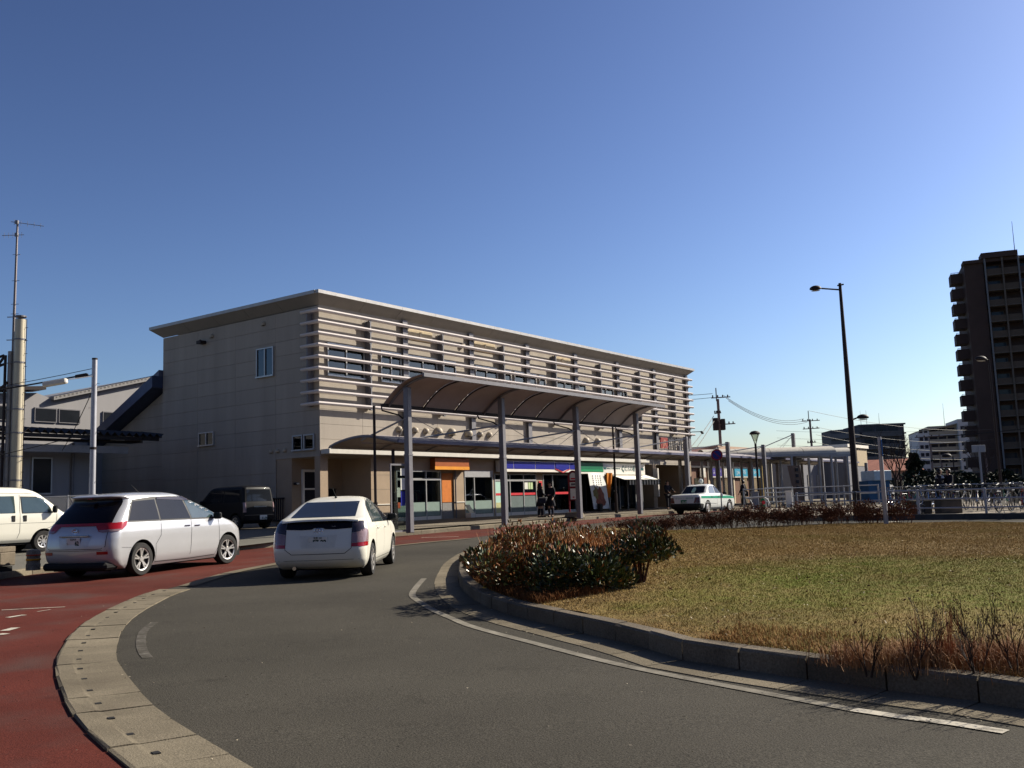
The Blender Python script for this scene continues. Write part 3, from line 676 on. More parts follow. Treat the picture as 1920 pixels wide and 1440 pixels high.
# bakery shop with white sign and awning
shopfront(21.9, 27.1, FZ, 2.9, (23.0, 24.2, 25.2, 26.2), None, None, 'bakery_front', gm=glass('bakery_glass', (.10,.11,.11)), sill=False)
m = MB(); m.bbox(21.92, 27.1, -.25, -.02, 2.98, 3.66, .01); bk = stb(m, 'bakery_signboard', pm('sign_white', (.62,.60,.55), .5))
DG = pm('sign_dark_green', (.01,.07,.075), .5)
m = MB(); m.prism([(24.1,3.33),(24.32,3.56),(24.5,3.33),(24.32,3.10)], lambda a, b_, d: (a, d, b_), -.262, -.252); m.build('sign_emblem', DG, bk)
m = MB(); m.prism([(24.21,3.33),(24.32,3.44),(24.42,3.33),(24.32,3.22)], lambda a, b_, d: (a, d, b_), -.266, -.263); m.build('emblem_hole', WHITE, bk)
def free(o, label, cat, group=None):
    o.parent = None; o.location = (ORG.x, ORG.y, 0); o.rotation_euler = (0, 0, ROTZ); return tag(o, label, cat, group)
def inframe(mb, name, mats, label, cat, group=None, smooth=False):
    return free(mb.build(name, mats, None, smooth), label, cat, group)
def text(name, s, size, mat, parent, at, rot, ext=0.004, width=None, bold=0.0):
    c = bpy.data.curves.new('lettering', 'FONT'); c.body = s; c.size = size; c.extrude = ext; c.align_x = 'CENTER'; c.align_y = 'CENTER'; c.resolution_u = 3; c.offset = bold
    t = bpy.data.objects.new('lettering', c); COL.objects.link(t); bpy.context.view_layer.update()
    me = bpy.data.meshes.new_from_object(t.evaluated_get(bpy.context.evaluated_depsgraph_get())); bpy.data.objects.remove(t); bpy.data.curves.remove(c)
    if width:
        xs = [v.co.x for v in me.vertices]
        if xs and max(xs)-min(xs) > 1e-6:
            k = width/(max(xs)-min(xs))
            for v in me.vertices: v.co.x *= k
    me.materials.clear(); me.materials.append(mat)
    return link(name, me, parent, at, rot)
FRONT = (R_(90), 0, 0)       # lettering that faces the road (-y of the facade frame)
osg = o
free(sg_, 'long navy blue store signboard with a pointed crest, above the red striped shop glass', 'signboard')
free(g_, 'plain green signboard between the navy store sign and the white bakery sign', 'signboard')
free(bk, 'white bakery signboard with dark green diamond emblem above the striped awning', 'signboard')
for q in COL.objects:
    if q.name.startswith('orange_signboard'): free(q, 'orange shop signboard with a yellow lower band beside the clothes shop windows', 'signboard')
text('lettering', 'LAWSON', .26, pm('faint_blue', (.05,.10,.42), .4), sg_, (17.48, -.318, 3.44), FRONT)
text('lettering', 'えんの樹', .40, DG, bk, (25.15, -.254, 3.33), FRONT, width=1.25)
o = text('lettering', 'bakery & cafe restaurant', .16, DG, bk, (23.15, -.254, 3.35), FRONT, width=1.6)
m = MB(); m.box(21.98, 22.3, -.258, -.252, 3.28, 3.42); m.box(25.95, 26.9, -.258, -.252, 3.25, 3.40); m.build('sign_mark', DG, bk)
# awning: white sheet with a striped valance
m = MB()
m.grid(lambda a, b_: (a, -.05-1.0*b_, 2.98-.34*b_-.03*math.sin(a*9)*b_*.3), [23.0+i*.25 for i in range(19)], [0, .33, .66, 1])
aw = inframe(m, 'awning', pm('awning_cloth', (.74,.72,.64), .8, var=.05), 'white cloth awning with black and white striped valance over the bakery front', 'awning', smooth=True)
BW = pm('stripe_dark', (.03,.035,.03), .8)
m = MB(); mw = MB()
for i in range(22):
    a = 23.6 + i*.18
    (m if i % 2 else mw).grid(lambda x, z: (x, -1.055, z), [a, a+.09, a+.18], [2.34, 2.45, 2.625])
m.build('valance_stripe', BW, aw, recalc=False); mw.build('valance', MATS['awning_cloth'], aw, recalc=False)
m = MB(); m.cyl((23.0,-1.05,2.64),(27.55,-1.05,2.64),.025); m.cyl((23.0,-.05,2.98),(23.0,-1.05,2.64),.02); m.cyl((27.5,-.05,2.98),(27.5,-1.05,2.64),.02); m.build('awning_frame', STEELL, aw)
# banner with a food picture, orange cloth and weighted feet
m = MB(); m.grid(lambda a, b_: (19.5+1.75*a+.10*b_, -.62-.35*(1-b_)-.03*math.sin(a*7), FZ+.12+2.08*b_), [i/8 for i in range(9)], [i/8 for i in range(9)])
bn = inframe(m, 'food_banner', pm('banner_white', (.70,.69,.66), .8, var=.03), 'large white banner with rows of small writing and a brown food picture', 'banner', smooth=True)
def on_banner(a, b_): return (19.5+1.75*a+.10*b_, -.62-.35*(1-b_)-.03*math.sin(a*7)-.012, FZ+.12+2.08*b_)
def blot(cx, cy, r, seed, mat, name):
    rr = random.Random(seed); n = 18; m = MB(); vs = [on_banner(cx, cy)]
    for k in range(n): a = 2*math.pi*k/n; q = r*(1+rr.uniform(-.22,.22)); p = on_banner(clamp(cx+math.cos(a)*q,.02,.98), clamp(cy+math.sin(a)*q,.02,.98)); vs.append(p)
    m.add(vs, [(0, k+1, (k+1) % n+1) for k in range(n)]); return m.build(name, mat, bn)
blot(.52, .30, .30, 3, pm('food_brown', (.20,.055,.03), .6, var=.5, scale=5), 'picture'); 
o = blot(.28, .42, .16, 5, pm('food_olive', (.18,.15,.05), .6, var=.3, scale=6), 'picture'); o.location.z -= 0; o.location.x -= .003
m = MB()
for k, cx in enumerate((.22, .42, .58, .74)):
    for i in range(7):
        if k == 3 and i > 4: continue
        p = on_banner(cx, .90-i*.06); m.cbox((p[0], p[1]-.004, p[2]), (.07, .004, .075))
m.build('writing', pm('ink', (.05,.05,.05), .7), bn)
for x, y in ((19.95,-1.12),(21.45,-1.15)): m = MB(); m.bbox(x-.16, x+.16, y-.1, y+.1, sz(*loc(x,y).to_2d()), FZ+.42, .03); m.build('weight', pm('weight_black', (.02,.02,.02), .7), bn)
m = MB(); m.grid(lambda a, b_: (21.35+.75*a*(.45+.55*b_), -.75-.06*math.sin(a*9), FZ+.75+1.42*b_), [i/10 for i in range(11)], [i/6 for i in range(7)])
inframe(m, 'orange_cloth', pm('orange_cloth', (.60,.20,.015), .75, var=.08), 'bright orange cloth hanging beside the white food banner', 'cloth', smooth=True)
m = MB(); m.bbox(9.0, 9.35, -.55, -.2, FZ, FZ+.22, .02); m.mi = 1
m.add([(9.0,-.5,FZ+.22),(9.32,-.5,FZ+.22),(9.32,-.22,FZ+.62),(9.0,-.22,FZ+.62),(9.0,-.46,FZ+.22),(9.32,-.46,FZ+.22),(9.32,-.18,FZ+.62),(9.0,-.18,FZ+.62)], [(0,1,2,3),(7,6,5,4),(0,3,7,4),(1,5,6,2),(3,2,6,7),(0,4,5,1)])
inframe(m, 'menu_board', [WHITE, pm('cream_board', (.62,.56,.36), .6)], 'small cream floor board leaning by the clothes shop door', 'sign')
# clothes rails inside the first shop
cl = MB(); rr = random.Random(11)
rail = thing('clothes_rail', 'rail of hanging coloured clothes behind the left shop window', 'clothes rail', loc(5.9, .9, FZ+.012), ROTZ)
m = MB(); m.cyl((-1.1,0,1.35),(1.1,0,1.35),.015); m.cyl((-1.1,0,0),(-1.1,0,1.35),.018); m.cyl((1.1,0,0),(1.1,0,1.35),.018); m.build('rail', ALU, rail)
cols = [(.30,.06,.10),(.18,.2,.24),(.12,.05,.14),(.4,.32,.2),(.25,.03,.05),(.05,.08,.12),(.32,.3,.3),(.35,.12,.03)]
for k in range(14):
    m = MB(); x = -1.0+k*.15; a = rr.uniform(-.3,.3)
    m.prism([(-.02,1.32),(-.22,1.22),(-.24,.62+rr.uniform(0,.15)),(.24,.62),(.22,1.22),(.02,1.32)], lambda p, z, d: (x+d+p*.25*math.sin(a), p, z), -.03, .03)
    m.build('garment', pm('garment_%d' % (k % 8), cols[k % 8], .9), rail)
# ------------------------------------------------------------------ station name sign on the facade
RED = pm('sign_red', (.20, .020, .014), .5, var=.08); INK = pm('sign_black', (.02,.02,.025), .5)
m = MB(); m.bbox(27.9, 28.9, -1.05, -.98, 4.62, 5.32, .01)
nm = inframe(m, 'station_name_sign', RED, 'station name sign with red railway emblem and large dark characters on the facade', 'sign')
text('emblem_letters', 'JR', .62, pm('emblem_pale', (.42,.20,.14), .5), nm, (28.4, -1.06, 4.94), FRONT)
for k in range(3):        # three tall block characters, unreadable at this distance
    x = 29.35 + k*.92; m = MB()
    m.box(x-.38, x+.38, -1.06, -1.0, 5.14, 5.26); m.box(x-.38, x-.28, -1.06, -1.0, 4.5, 5.14); m.box(x+.28, x+.38, -1.06, -1.0, 4.5, 5.14)
    m.box(x-.04, x+.04, -1.055, -1.0, 5.26, 5.38); m.box(x-.2, x+.2, -1.05, -1.0, 4.92, 4.98); m.box(x-.2, x+.2, -1.05, -1.0, 4.72, 4.78); m.box(x-.04, x+.04, -1.05, -1.0, 4.55, 5.05); m.box(x-.28,x+.28,-1.06,-1.0,4.5,4.56)
    m.build('character', INK, nm)
m = MB(); m.box(27.9, 32.1, -.98, -.9, 5.2, 5.24); m.box(27.9, 32.1, -.98, -.9, 4.55, 4.59); m.build('sign_rail', STEEL, nm)
def flood(x, L_):
    m = MB(); m.tube([(x,-.86,5.75),(x,-1.0,5.85),(x+L_,-1.5,5.86)], .025, 6); m.T = Matrix.Translation((x+L_+.06,-1.5,5.80)) @ Matrix.Rotation(.5,4,'Y'); m.bbox(-.14,.14,-.08,.08,-.05,.05,.02); m.T = None
    inframe(m, 'sign_floodlight', DARKM, {28.0:'dark floodlight on an arm, leftmost of three above the station name sign',30.2:'dark floodlight on an arm, middle of three above the station name sign',32.6:'dark floodlight on an arm at the right end of the louvres'}[x], 'floodlight', 'floodlights above the station name')
for x in (28.0, 30.2, 32.6): flood(x, .5)

# ------------------------------------------------------------------ entrance interior and right wing
m = MB(); m.box(34.3, 51.5, 1.5, 9, FZ-.1, 4.55)
wing = thing('station_wing', 'low brown station wing with shop signs right of the main block', 'station', (ORG.x, ORG.y, FZ), ROTZ)
def wg(mb, name, mats, parent=None):
    o = mb.build(name, mats, parent or wing)
    if parent is None: o.location = (0, 0, -FZ)
    return o
BRN = pm('brown_wall', (.13,.065,.04), .7, var=.15, scale=2); TAN = pm('tan_wall', (.38,.27,.19), .75, var=.06)
wg(m, 'wall', BRN)
m = MB(); m.box(34.2, 51.6, .6, 10, 4.56, 4.95); wg(m, 'roof', pm('brown_roof', (.11,.04,.035), .6, var=.2))
m = MB(); m.box(44, 51.4, 2.2, 9, 4.95, 5.45); wg(m, 'tan_block', TAN); m = MB(); m.box(51.5, 51.9, .9, 9, FZ-.1, 4.5); wg(m, 'end_wall', pm('end_white', (.50,.46,.38), .7))
m = MB()
for k in range(3): m.cbox((40+k*5, 4, 5.05), (.5, .5, .3))
wg(m, 'roof_unit', STEELL)
CRM = pm('cream_wall', (.50,.42,.30), .7, var=.05); OCW = pm('ochre_pillar', (.42,.30,.09), .6)
m = MB()
for x, w_ in ((34.4,.5),(40.2,.25),(44.9,.2)): m.box(x, x+w_, 1.44, 1.499, FZ, 4.5)
wg(m, 'pilaster', CRM)
m = MB(); m.box(50.4, 51.3, 1.3, 1.499, FZ, 3.9); wg(m, 'ochre_pillar', OCW)
m = MB(); m.box(34.3, 52, 1.35, 1.499, 3.62, 3.75); wg(m, 'sign_rail', CRM)
f = MB()
for x in (35.6, 37.9, 41.2, 43.0, 46.3, 48.6): f.box(x, x+1.4, 1.47, 1.496, FZ, 2.85)
wg(f, 'shop_window', pm('wing_glass', (.03,.035,.03), .15))
PUR = pm('sign_purple', (.035,.02,.20), .4); TEAL = pm('sign_teal', (.012,.22,.34), .4); SW = pm('sign_offwhite', (.55,.52,.45), .5); SWT = pm('letter_white', (.66,.66,.64), .5)
def wsign(x0, x1, mat, s, label, z0=2.98, z1=3.60, t=1.42, col=None, sub=True):
    m = MB(); m.bbox(x0, x1, t-.12, t, z0, z1, .01); o = inframe(m, 'shop_sign', mat, label, 'sign', 'shop signs along the station wing')
    if s: text('lettering', s, .34, col or SWT, o, ((x0+x1)/2, t-.125, (z0+z1)/2), FRONT, width=(x1-x0)*.7)
    m = MB(); m.box(x0, x1, t-.125, t, z0-.08, z0-.005); m.build('sign_edge', SW, o); return o
wsign(40.5, 42.6, PUR, 'はやかけん', 'purple shop sign with a white logo, left of the round no parking sign') if False else None
wsign(35.2, 36.9, PUR, 'JR ---', 'darkest purple sign, next to the cream pillar behind the taxi roof lamp')
wsign(38.6, 39.5, SW, '三二', 'small off-white sign cut by the slim grey post')
wsign(40.5, 42.5, PUR, 'ふくおか', 'bright purple shop sign with white letters behind the no parking post')
wsign(42.55, 43.0, SW, None, 'narrow blank white sign panel right of the bright purple sign')
wsign(43.1, 44.6, SW, '文具店', 'off-white sign with grey letters beside the teal signs', col=pm('letter_grey', (.3,.3,.3), .5))
wsign(44.9, 47.5, TEAL, 'J A 旅 行', 'left teal sign with pale letters on the brown wing')
wsign(47.6, 50.2, TEAL, '◎ トラベル', 'right teal sign with a pale ring mark beside the ochre pillar')
# inside the entrance hall: lit back parts
m = MB(); m.box(29.2, 33.7, 4.0, 4.1, 3.5, 3.66); m.box(29.2,29.5,3.9,4.1,FZ,3.5); m.box(31.0,31.3,3.9,4.1,FZ,3.5); m.box(29.5,31.0,4.0,4.1,2.7,3.5)
m.box(31.3,33.7,4.0,4.1,2.75,3.5); stb(m, 'hall_screen', CRM)
m = MB(); m.box(31.35, 33.6, 4.05, 4.1, FZ, 2.75); stb(m, 'hall_glass', pm('hall_green', (.16,.19,.10), .4, var=.3, scale=2))
m = MB(); m.bbox(31.2, 33.4, 3.85, 3.98, 2.85, 3.35, .01); o = inframe(m, 'shop_sign', pm('sign_indigo', (.03,.02,.10), .4), 'dark indigo hanging sign inside the station entrance', 'sign', 'shop signs along the station wing')
text('lettering', 'COCOLA', .26, SWT, o, (32.3, 3.845, 3.1), FRONT)
m = MB(); m.box(28.62, 28.75, -.35, -.02, 1.6, 3.4); stb(m, 'white_return', WHITE)

# ------------------------------------------------------------------ street canopies
CN = thing('bus_canopy', 'tall curved grey bus shelter roof on four slim steel posts in front of the station', 'bus shelter', loc(7, -6.2, .76), ROTZ)
def cnv(mb, name, mats, root, smooth=False): 
    o = mb.build(name, mats, root, smooth); o.matrix_parent_inverse = Matrix.Identity(4)
    o.location = (Matrix.Rotation(-ROTZ, 4, 'Z') @ (Vector((ORG.x, ORG.y, 0)) - Vector((root.location.x, root.location.y, root.location.z)))); return o
def arch(t0, z0, t1, z1, bulge, k):       # curved section from the low eave to the high eave
    p = []
    for i in range(k+1):
        a = i/k; d = math.sin(a*math.pi)*bulge
        p.append((t0+(t1-t0)*a + d*.25, z0+(z1-z0)*a + d))
    return p
sec = arch(-5.30, 5.14, -7.22, 6.02, .22, 12)
POLY = pm('shelter_sheet', (.33,.29,.275), .55, var=.08, scale=2); 
x0c, x1c = -1.85, 16.4
bays = [x0c] + [-1.55 + 5.6*k/3 for k in range(0, 10)] + [x1c]
for a, b_ in zip(bays, bays[1:]):
    m = MB(); vs = []
    for t, z in sec: vs += [(a+.02, t, z+.05), (b_-.02, t, z+.05), (a+.02, t, z+.065), (b_-.02, t, z+.065)]
    n_ = len(sec); fs = []
    for i in range(n_-1):
        q = 4*i; r = q+4; fs += [(q, q+1, r+1, r), (q+2, r+2, r+3, q+3), (q, r, r+2, q+2), (q+1, q+3, r+3, r+1)]
    fs += [(0,2,3,1), (4*n_-4, 4*n_-3, 4*n_-1, 4*n_-2)]
    m.add(vs, fs); cnv(m, 'roof_sheet', POLY, CN, True)
for k in range(0, 10):
    x = -1.55 + 5.6*k/3; big = (k % 3 == 0); m = MB(); r = .05 if big else .028
    m.tube([(x, t, z-.0) for t, z in sec], r, 6); cnv(m, 'rib', STEEL if big else DARKM, CN)
m = MB(); m.box(x0c, x1c, -7.28, -7.21, 5.98, 6.12); cnv(m, 'eave_beam', STEEL, CN)
m = MB(); m.box(x0c, x1c, -5.33, -5.21, 5.08, 5.20); cnv(m, 'gutter', DARKM, CN)
for k in range(4):
    x = -1.55 + 5.6*k; zg = sz(*loc(x, -6.2).to_2d())
    m = MB(); m.bbox(x-.11, x+.11, -6.31, -6.09, zg-.05, 5.72, .02); m.box(x-.12, x+.12, -6.32, -6.08, 3.3, 3.34); p = cnv(m, 'post', STEEL, CN)
    m = MB(); m.tube([(x-.2,-5.1,5.2),(x-.35,-5.3,4.95),(x-.15,-5.9,4.75),(x-.12,-6.1,4.6)], .03, 6); cnv(m, 'downpipe', DARKM, CN)
    if k < 3:
        m = MB(); m.tube([(x+.12,-6.2,4.7),(x+3.5,-5.6,3.95)], .012, 5); cnv(m, 'tie_rod', STEEL, CN)
for x in (-1.9, 15.2):
    m = MB(); zg = sz(*loc(x, -4.9).to_2d()); m.cyl((x,-4.9,zg-.02),(x,-4.9,5.15), .05, n=8); m.cyl((x,-4.9,zg-.02),(x,-4.9,zg+1.0), .075, n=8); cnv(m, 'drain_pipe', DARKM, CN)

LC = thing('walkway_canopy', 'long low vaulted walkway roof hung from grey posts along the station front', 'canopy', loc(20, -6.2, .76), ROTZ)
secl = []
for i in range(13):
    a = i/12; secl.append((-1.95 - 3.58*a, 3.86 + .30*math.sin(math.pi*min(1, a*1.0))**.8*(1 if a < .5 else (.25+.75*math.sin(math.pi*a)))))
xe = [-1.35 + 2.8*k for k in range(21)]
VAULT = pm('canopy_skin', (.30,.265,.25), .5, var=.07, scale=2)
for a, b_ in zip(xe, xe[1:]):
    m = MB(); vs = []
    for t, z in secl: vs += [(a+.015, t, z), (b_-.015, t, z), (a+.015, t, z+.05), (b_-.015, t, z+.05)]
    n_ = len(secl); fs = []
    for i in range(n_-1):
        q = 4*i; r = q+4; fs += [(q, q+1, r+1, r), (q+2, r+2, r+3, q+3), (q, r, r+2, q+2), (q+1, q+3, r+3, r+1)]
    fs += [(0,2,3,1), (4*n_-4, 4*n_-3, 4*n_-1, 4*n_-2)]
    m.add(vs, fs); cnv(m, 'roof_sheet', VAULT, LC, True)
    m = MB(); vs = []           # down-turned wing under every bay
    m.add([(a+.1,-3.6,3.90),(b_-.05,-5.3,3.76),(b_-.05,-3.6,3.95),(a+.1,-3.6,3.94),(b_-.05,-5.3,3.81),(b_-.05,-3.6,3.98)], [(0,1,2),(5,4,3),(0,3,4,1),(1,4,5,2),(2,5,3,0)]); cnv(m, 'canopy_wing', VAULT, LC)
m = MB(); m.box(-1.4, 54.5, -5.62, -5.54, 3.80, 3.92); cnv(m, 'front_beam', pm('beam_blue', (.09,.09,.14), .45), LC)
m = MB(); m.box(-1.2, 54.5, -1.98, -1.9, 3.80, 3.90); cnv(m, 'back_beam', STEELL, LC)
for k in range(20):
    x = -1.35 + 2.8*k; m = MB(); m.tube([(x, t, z-.03) for t, z in secl], .03, 6); cnv(m, 'rib', STEEL, LC)
TOPS = {4:4.75, 5:4.65, 6:4.65, 7:5.6, 8:4.6, 9:4.5, 10:3.8}
for k in range(4, 11):
    x = -1.55 + 5.6*k; zg = sz(*loc(x, -6.2).to_2d()); m = MB(); m.bbox(x-.11, x+.11, -6.27, -6.05, zg-.05, TOPS[k], .02); cnv(m, 'post', STEEL, LC)
for k in range(0, 9):
    x = -1.55 + 5.6*k; zt = 4.62 if k < 4 else TOPS[k]-.1; m = MB()
    m.tube([(x-.1,-6.2,zt),(max(x-3.4,-1.25),-3.6,4.02)], .035, 6); m.tube([(x+.1,-6.2,zt),(x+2.6,-3.2,4.02)], .012, 5); m.tube([(x-.1,-6.2,zt),(max(x-2.0,-1.3),-5.5,3.92)], .012, 5); cnv(m, 'tie_rod', STEELL, LC)
for k in range(0, 10):
    x = .5 + 5.6*k; zg = sz(*loc(x, -1.9).to_2d())
    if k in (5, 6, 7, 8, 9): m = MB(); m.bbox(x-.09, x+.09, -2.1, -1.92, zg-.05, 4.75, .015); cnv(m, 'post', STEEL, LC)
# twin barrel vaults that cross toward the bicycle yard
VT = pm('vault_white', (.42,.39,.33), .6, var=.12, scale=6)
def vault(A, B, w_, zb, label):
    A = loc(*A, 0.78); B = loc(*B, 0.78); d = B - A; L_ = d.length
    root = thing('barrel_canopy', label, 'canopy', A, math.atan2(d.y, d.x), 'white barrel vaulted walkway roofs'); zb -= .78
    k = 10; n = max(1, int(L_/1.9))
    for i in range(n):
        a = L_*i/n; b_ = L_*(i+1)/n - .03; m = MB(); vs = []
        for xx in (a, b_):
            for rr_ in (0, .05):
                for j in range(k+1):
                    an = math.pi*j/k; vs.append((xx, -math.cos(an)*(w_/2-rr_), zb+math.sin(an)*(.50-rr_)))
        q = k+1; fs = []
        for j in range(k): fs += [(j, j+1, 2*q+j+1, 2*q+j), (q+j, 3*q+j, 3*q+j+1, q+j+1), (j, q+j, q+j+1, j+1), (2*q+j, 2*q+j+1, 3*q+j+1, 3*q+j)]
        m.add(vs, fs); m.build('roof_sheet', VT, root, True)
    for sd in (-1, 1): m = MB(); m.box(0, L_, sd*w_/2-.05, sd*w_/2+.05, zb-.16, zb); m.build('edge_beam', STEELL, root)
    for i in range(4):
        for sd in (-1, 1): x = .4 + (L_-.8)*i/3; m = MB(); m.bbox(x-.07, x+.07, sd*w_/2-.07, sd*w_/2+.07, -.05, zb-.16, .01); m.build('post', STEELL, root)
    return root
vault((38.6,-8.3), (32.4,-1.6), 1.9, 4.10, 'left of two white barrel roofs on posts, ending beside the tall lamp')
vault((42.2,-8.3), (36.2,-1.4), 1.9, 4.10, 'right of two white barrel roofs on posts, ending beside the tall lamp')
# ------------------------------------------------------------------ vehicles
def pchip(xs, ys, x):
    xs = np.array(xs, float); ys = np.array(ys, float); h = np.diff(xs); d = np.diff(ys)/h; n = len(xs); m = np.zeros(n)
    for i in range(1, n-1):
        if d[i-1]*d[i] > 0: w1 = 2*h[i]+h[i-1]; w2 = h[i]+2*h[i-1]; m[i] = (w1+w2)/(w1/d[i-1]+w2/d[i])
    m[0] = d[0]; m[-1] = d[-1]
    i = np.clip(np.searchsorted(xs, x)-1, 0, n-2); t = (x-xs[i])/h[i]
    return (2*t**3-3*t**2+1)*ys[i] + (t**3-2*t**2+t)*h[i]*m[i] + (-2*t**3+3*t**2)*ys[i+1] + (t**3-t**2)*h[i]*m[i+1]
def car_body(K, wheels, rw, paint, root, zs_extra=6, bul=(.10, .16)):
    """K rows: z, rear x, front x, half width, rear corner radius, front corner radius. Slices stacked from sill to roof."""
    K = [tuple(map(float, r)) for r in K]; z = [r[0] for r in K]
    zs = []
    for a, b in zip(z, z[1:]): zs += [a + (b-a)*i/zs_extra for i in range(zs_extra)]
    zs.append(z[-1]); cols_ = [np.array([pchip(z, [r[c] for r in K], q) for q in zs]) for c in range(1, 6)]
    verts = []; n = None
    for i, q in enumerate(zs):
        xr, xf, hw_, rr, rf = [c[i] for c in cols_]; L_ = xf-xr; rr = min(rr, L_*.45); rf = min(rf, L_*.45); half = []
        ryr = min(rr*.95, hw_*.9); ryf = min(rf*.95, hw_*.9)
        for k in range(6): y = (hw_-ryr)*k/6; half.append((xr + bul[0]*(y/hw_)**2, y))
        e0 = bul[0]*((hw_-ryr)/hw_)**2
        for k in range(8): a = math.pi/2*k/8; half.append((xr+e0+(rr)*(1-math.cos(a)), hw_-ryr+ryr*math.sin(a)))
        e1 = bul[1]*((hw_-ryf)/hw_)**2
        xa, xb = xr+e0+rr, xf-e1-rf
        for k in range(16): t = k/16; half.append((xa+(xb-xa)*t, hw_*(1 - .012*(2*t-1)**4)))
        for k in range(8): a = math.pi/2*k/8; half.append((xf-e1-rf*(1-math.sin(a)), hw_-ryf+ryf*math.cos(a)))
        for k in range(7): y = (hw_-ryf)*(1-k/6); half.append((xf - bul[1]*(y/hw_)**2, y))
        ring = half + [(x, -y) for x, y in reversed(half[1:-1])]; n = len(ring); verts += [(x, y, q) for x, y in ring]
    m = len(zs); f = [(i*n+j, i*n+(j+1) % n, (i+1)*n+(j+1) % n, (i+1)*n+j) for i in range(m-1) for j in range(n)]
    mb = MB(); mb.add(verts, f + [tuple(reversed(range(n))), tuple(range((m-1)*n, m*n))])
    me = mb.mesh('body', [paint, BLACK])
    o = bpy.data.objects.new('tmp', me); COL.objects.link(o)
    cm = MB()
    for x in wheels:
        for s in (-1, 1): cm.cyl((x, s*1.6, rw), (x, s*.50, rw), rw+.065, n=36)
    co = cm.build('cut', BLACK)
    bo = o.modifiers.new('b', 'BOOLEAN'); bo.object = co; bo.operation = 'DIFFERENCE'; bo.solver = 'EXACT'
    bpy.context.view_layer.update()
    me2 = bpy.data.meshes.new_from_object(o.evaluated_get(bpy.context.evaluated_depsgraph_get()))
    bpy.data.objects.remove(o); bpy.data.objects.remove(co)
    me2.materials.clear(); me2.materials.append(paint); me2.materials.append(BLACK)
    bm = bmesh.new(); bm.from_mesh(me2)
    for fc in bm.faces:
        c = fc.calc_center_median(); fc.material_index = 0
        for x in wheels:
            if math.hypot(c.x-x, c.z-rw) < rw+.0655 and abs(c.y) > .49:
                if abs(fc.normal.y) < .5 or abs(c.y) < .52: fc.material_index = 1
        if fc.normal.z < -.9 and c.z < z[0]+.02: fc.material_index = 1
        fc.smooth = True
    for e in bm.edges:
        if len(e.link_faces) == 2 and e.calc_face_angle(0) > R_(38): e.smooth = False
    bm.to_mesh(me2); bm.free(); me2.name = 'body'
    b = link('body', me2, root)
    bmr = bmesh.new(); vs = [bmr.verts.new(v) for v in verts]
    for q in f + [tuple(reversed(range(n))), tuple(range((m-1)*n, m*n))]: bmr.faces.new([vs[i] for i in q])
    bmesh.ops.triangulate(bmr, faces=bmr.faces); tree = BVHTree.FromBMesh(bmr); bmr.free()
    return b, tree
def patch(tree, poly, view, name, mat, parent, off=.006, step=.07):
    """a panel cut to an outline and pressed on the body: view 'l','r' poly=(x,z); 'b','f' poly=(y,z); 't' poly=(x,y)"""
    bm = bmesh.new(); vs = [bm.verts.new((a, b, 0)) for a, b in poly]
    for t in tessellate_polygon([[Vector((a, b, 0)) for a, b in poly]]): bm.faces.new([vs[i] for i in t])
    for ax in (0, 1):
        lo = min(p[ax] for p in poly); hi = max(p[ax] for p in poly); k = int((hi-lo)/step)
        for i in range(1, k+1):
            co = [0, 0, 0]; co[ax] = lo + i*(hi-lo)/(k+1); no = [0, 0, 0]; no[ax] = 1
            bmesh.ops.bisect_plane(bm, geom=bm.verts[:]+bm.edges[:]+bm.faces[:], plane_co=co, plane_no=no, dist=1e-5)
    dead = []
    for v in bm.verts:
        a, b, _ = v.co
        o, d = {'l': (Vector((a, 5, b)), Vector((0, -1, 0))), 'r': (Vector((a, -5, b)), Vector((0, 1, 0))), 'b': (Vector((-5, a, b)), Vector((1, 0, 0))), 'f': (Vector((12, a, b)), Vector((-1, 0, 0))), 't': (Vector((a, b, 5)), Vector((0, 0, -1)))}[view]
        h, nn, _, _ = tree.ray_cast(o, d)
        if h is None: dead.append(v)
        else:
            if nn.dot(d) > 0: nn = -nn
            v.co = h + (nn*.5 - d*.5).normalized()*off
    if dead: bmesh.ops.delete(bm, geom=dead, context='VERTS')
    for fc in bm.faces:
        fc.normal_update(); fc.smooth = True
    out = -{'l': Vector((0,-1,0)), 'r': Vector((0,1,0)), 'b': Vector((1,0,0)), 'f': Vector((-1,0,0)), 't': Vector((0,0,-1))}[view]
    for fc in bm.faces:
        if fc.normal.dot(out) < 0: fc.normal_flip()
    me = bpy.data.meshes.new(name); bm.to_mesh(me); bm.free(); me.materials.append(mat)
    return link(name, me, parent)
def seam(tree, pts, view, name, mat, parent, wd=.010, off=.004):
    for (a, b), (c, d) in zip(pts, pts[1:]):
        dx, dy = c-a, d-b; l = math.hypot(dx, dy); nx, ny = -dy/l*wd/2, dx/l*wd/2
        yield [(a+nx, b+ny), (a-nx, b-ny), (c-nx, d-ny), (c+nx, d+ny)]
def seams(tree, pts, view, parent, mat=None, wd=.010, name='seam'):
    bmv = MB()
    for q in seam(tree, pts, view, name, mat, parent, wd):
        o = patch(tree, q, view, name, mat or BLACK, None, .003, .12); me = o.data
        bmv.add([v.co.copy() for v in me.vertices], [tuple(p.vertices) for p in me.polygons]); bpy.data.objects.remove(o)
    if bmv.v: return bmv.build(name, mat or BLACK, parent, True)
TYRE = pm('tyre_rubber', (.022,.021,.02), .75, var=.3, scale=8)
RIM = pm('alloy_rim', (.52,.50,.47), .32, .7, var=.05); RIMD = pm('rim_shadow', (.02,.02,.02), .6)
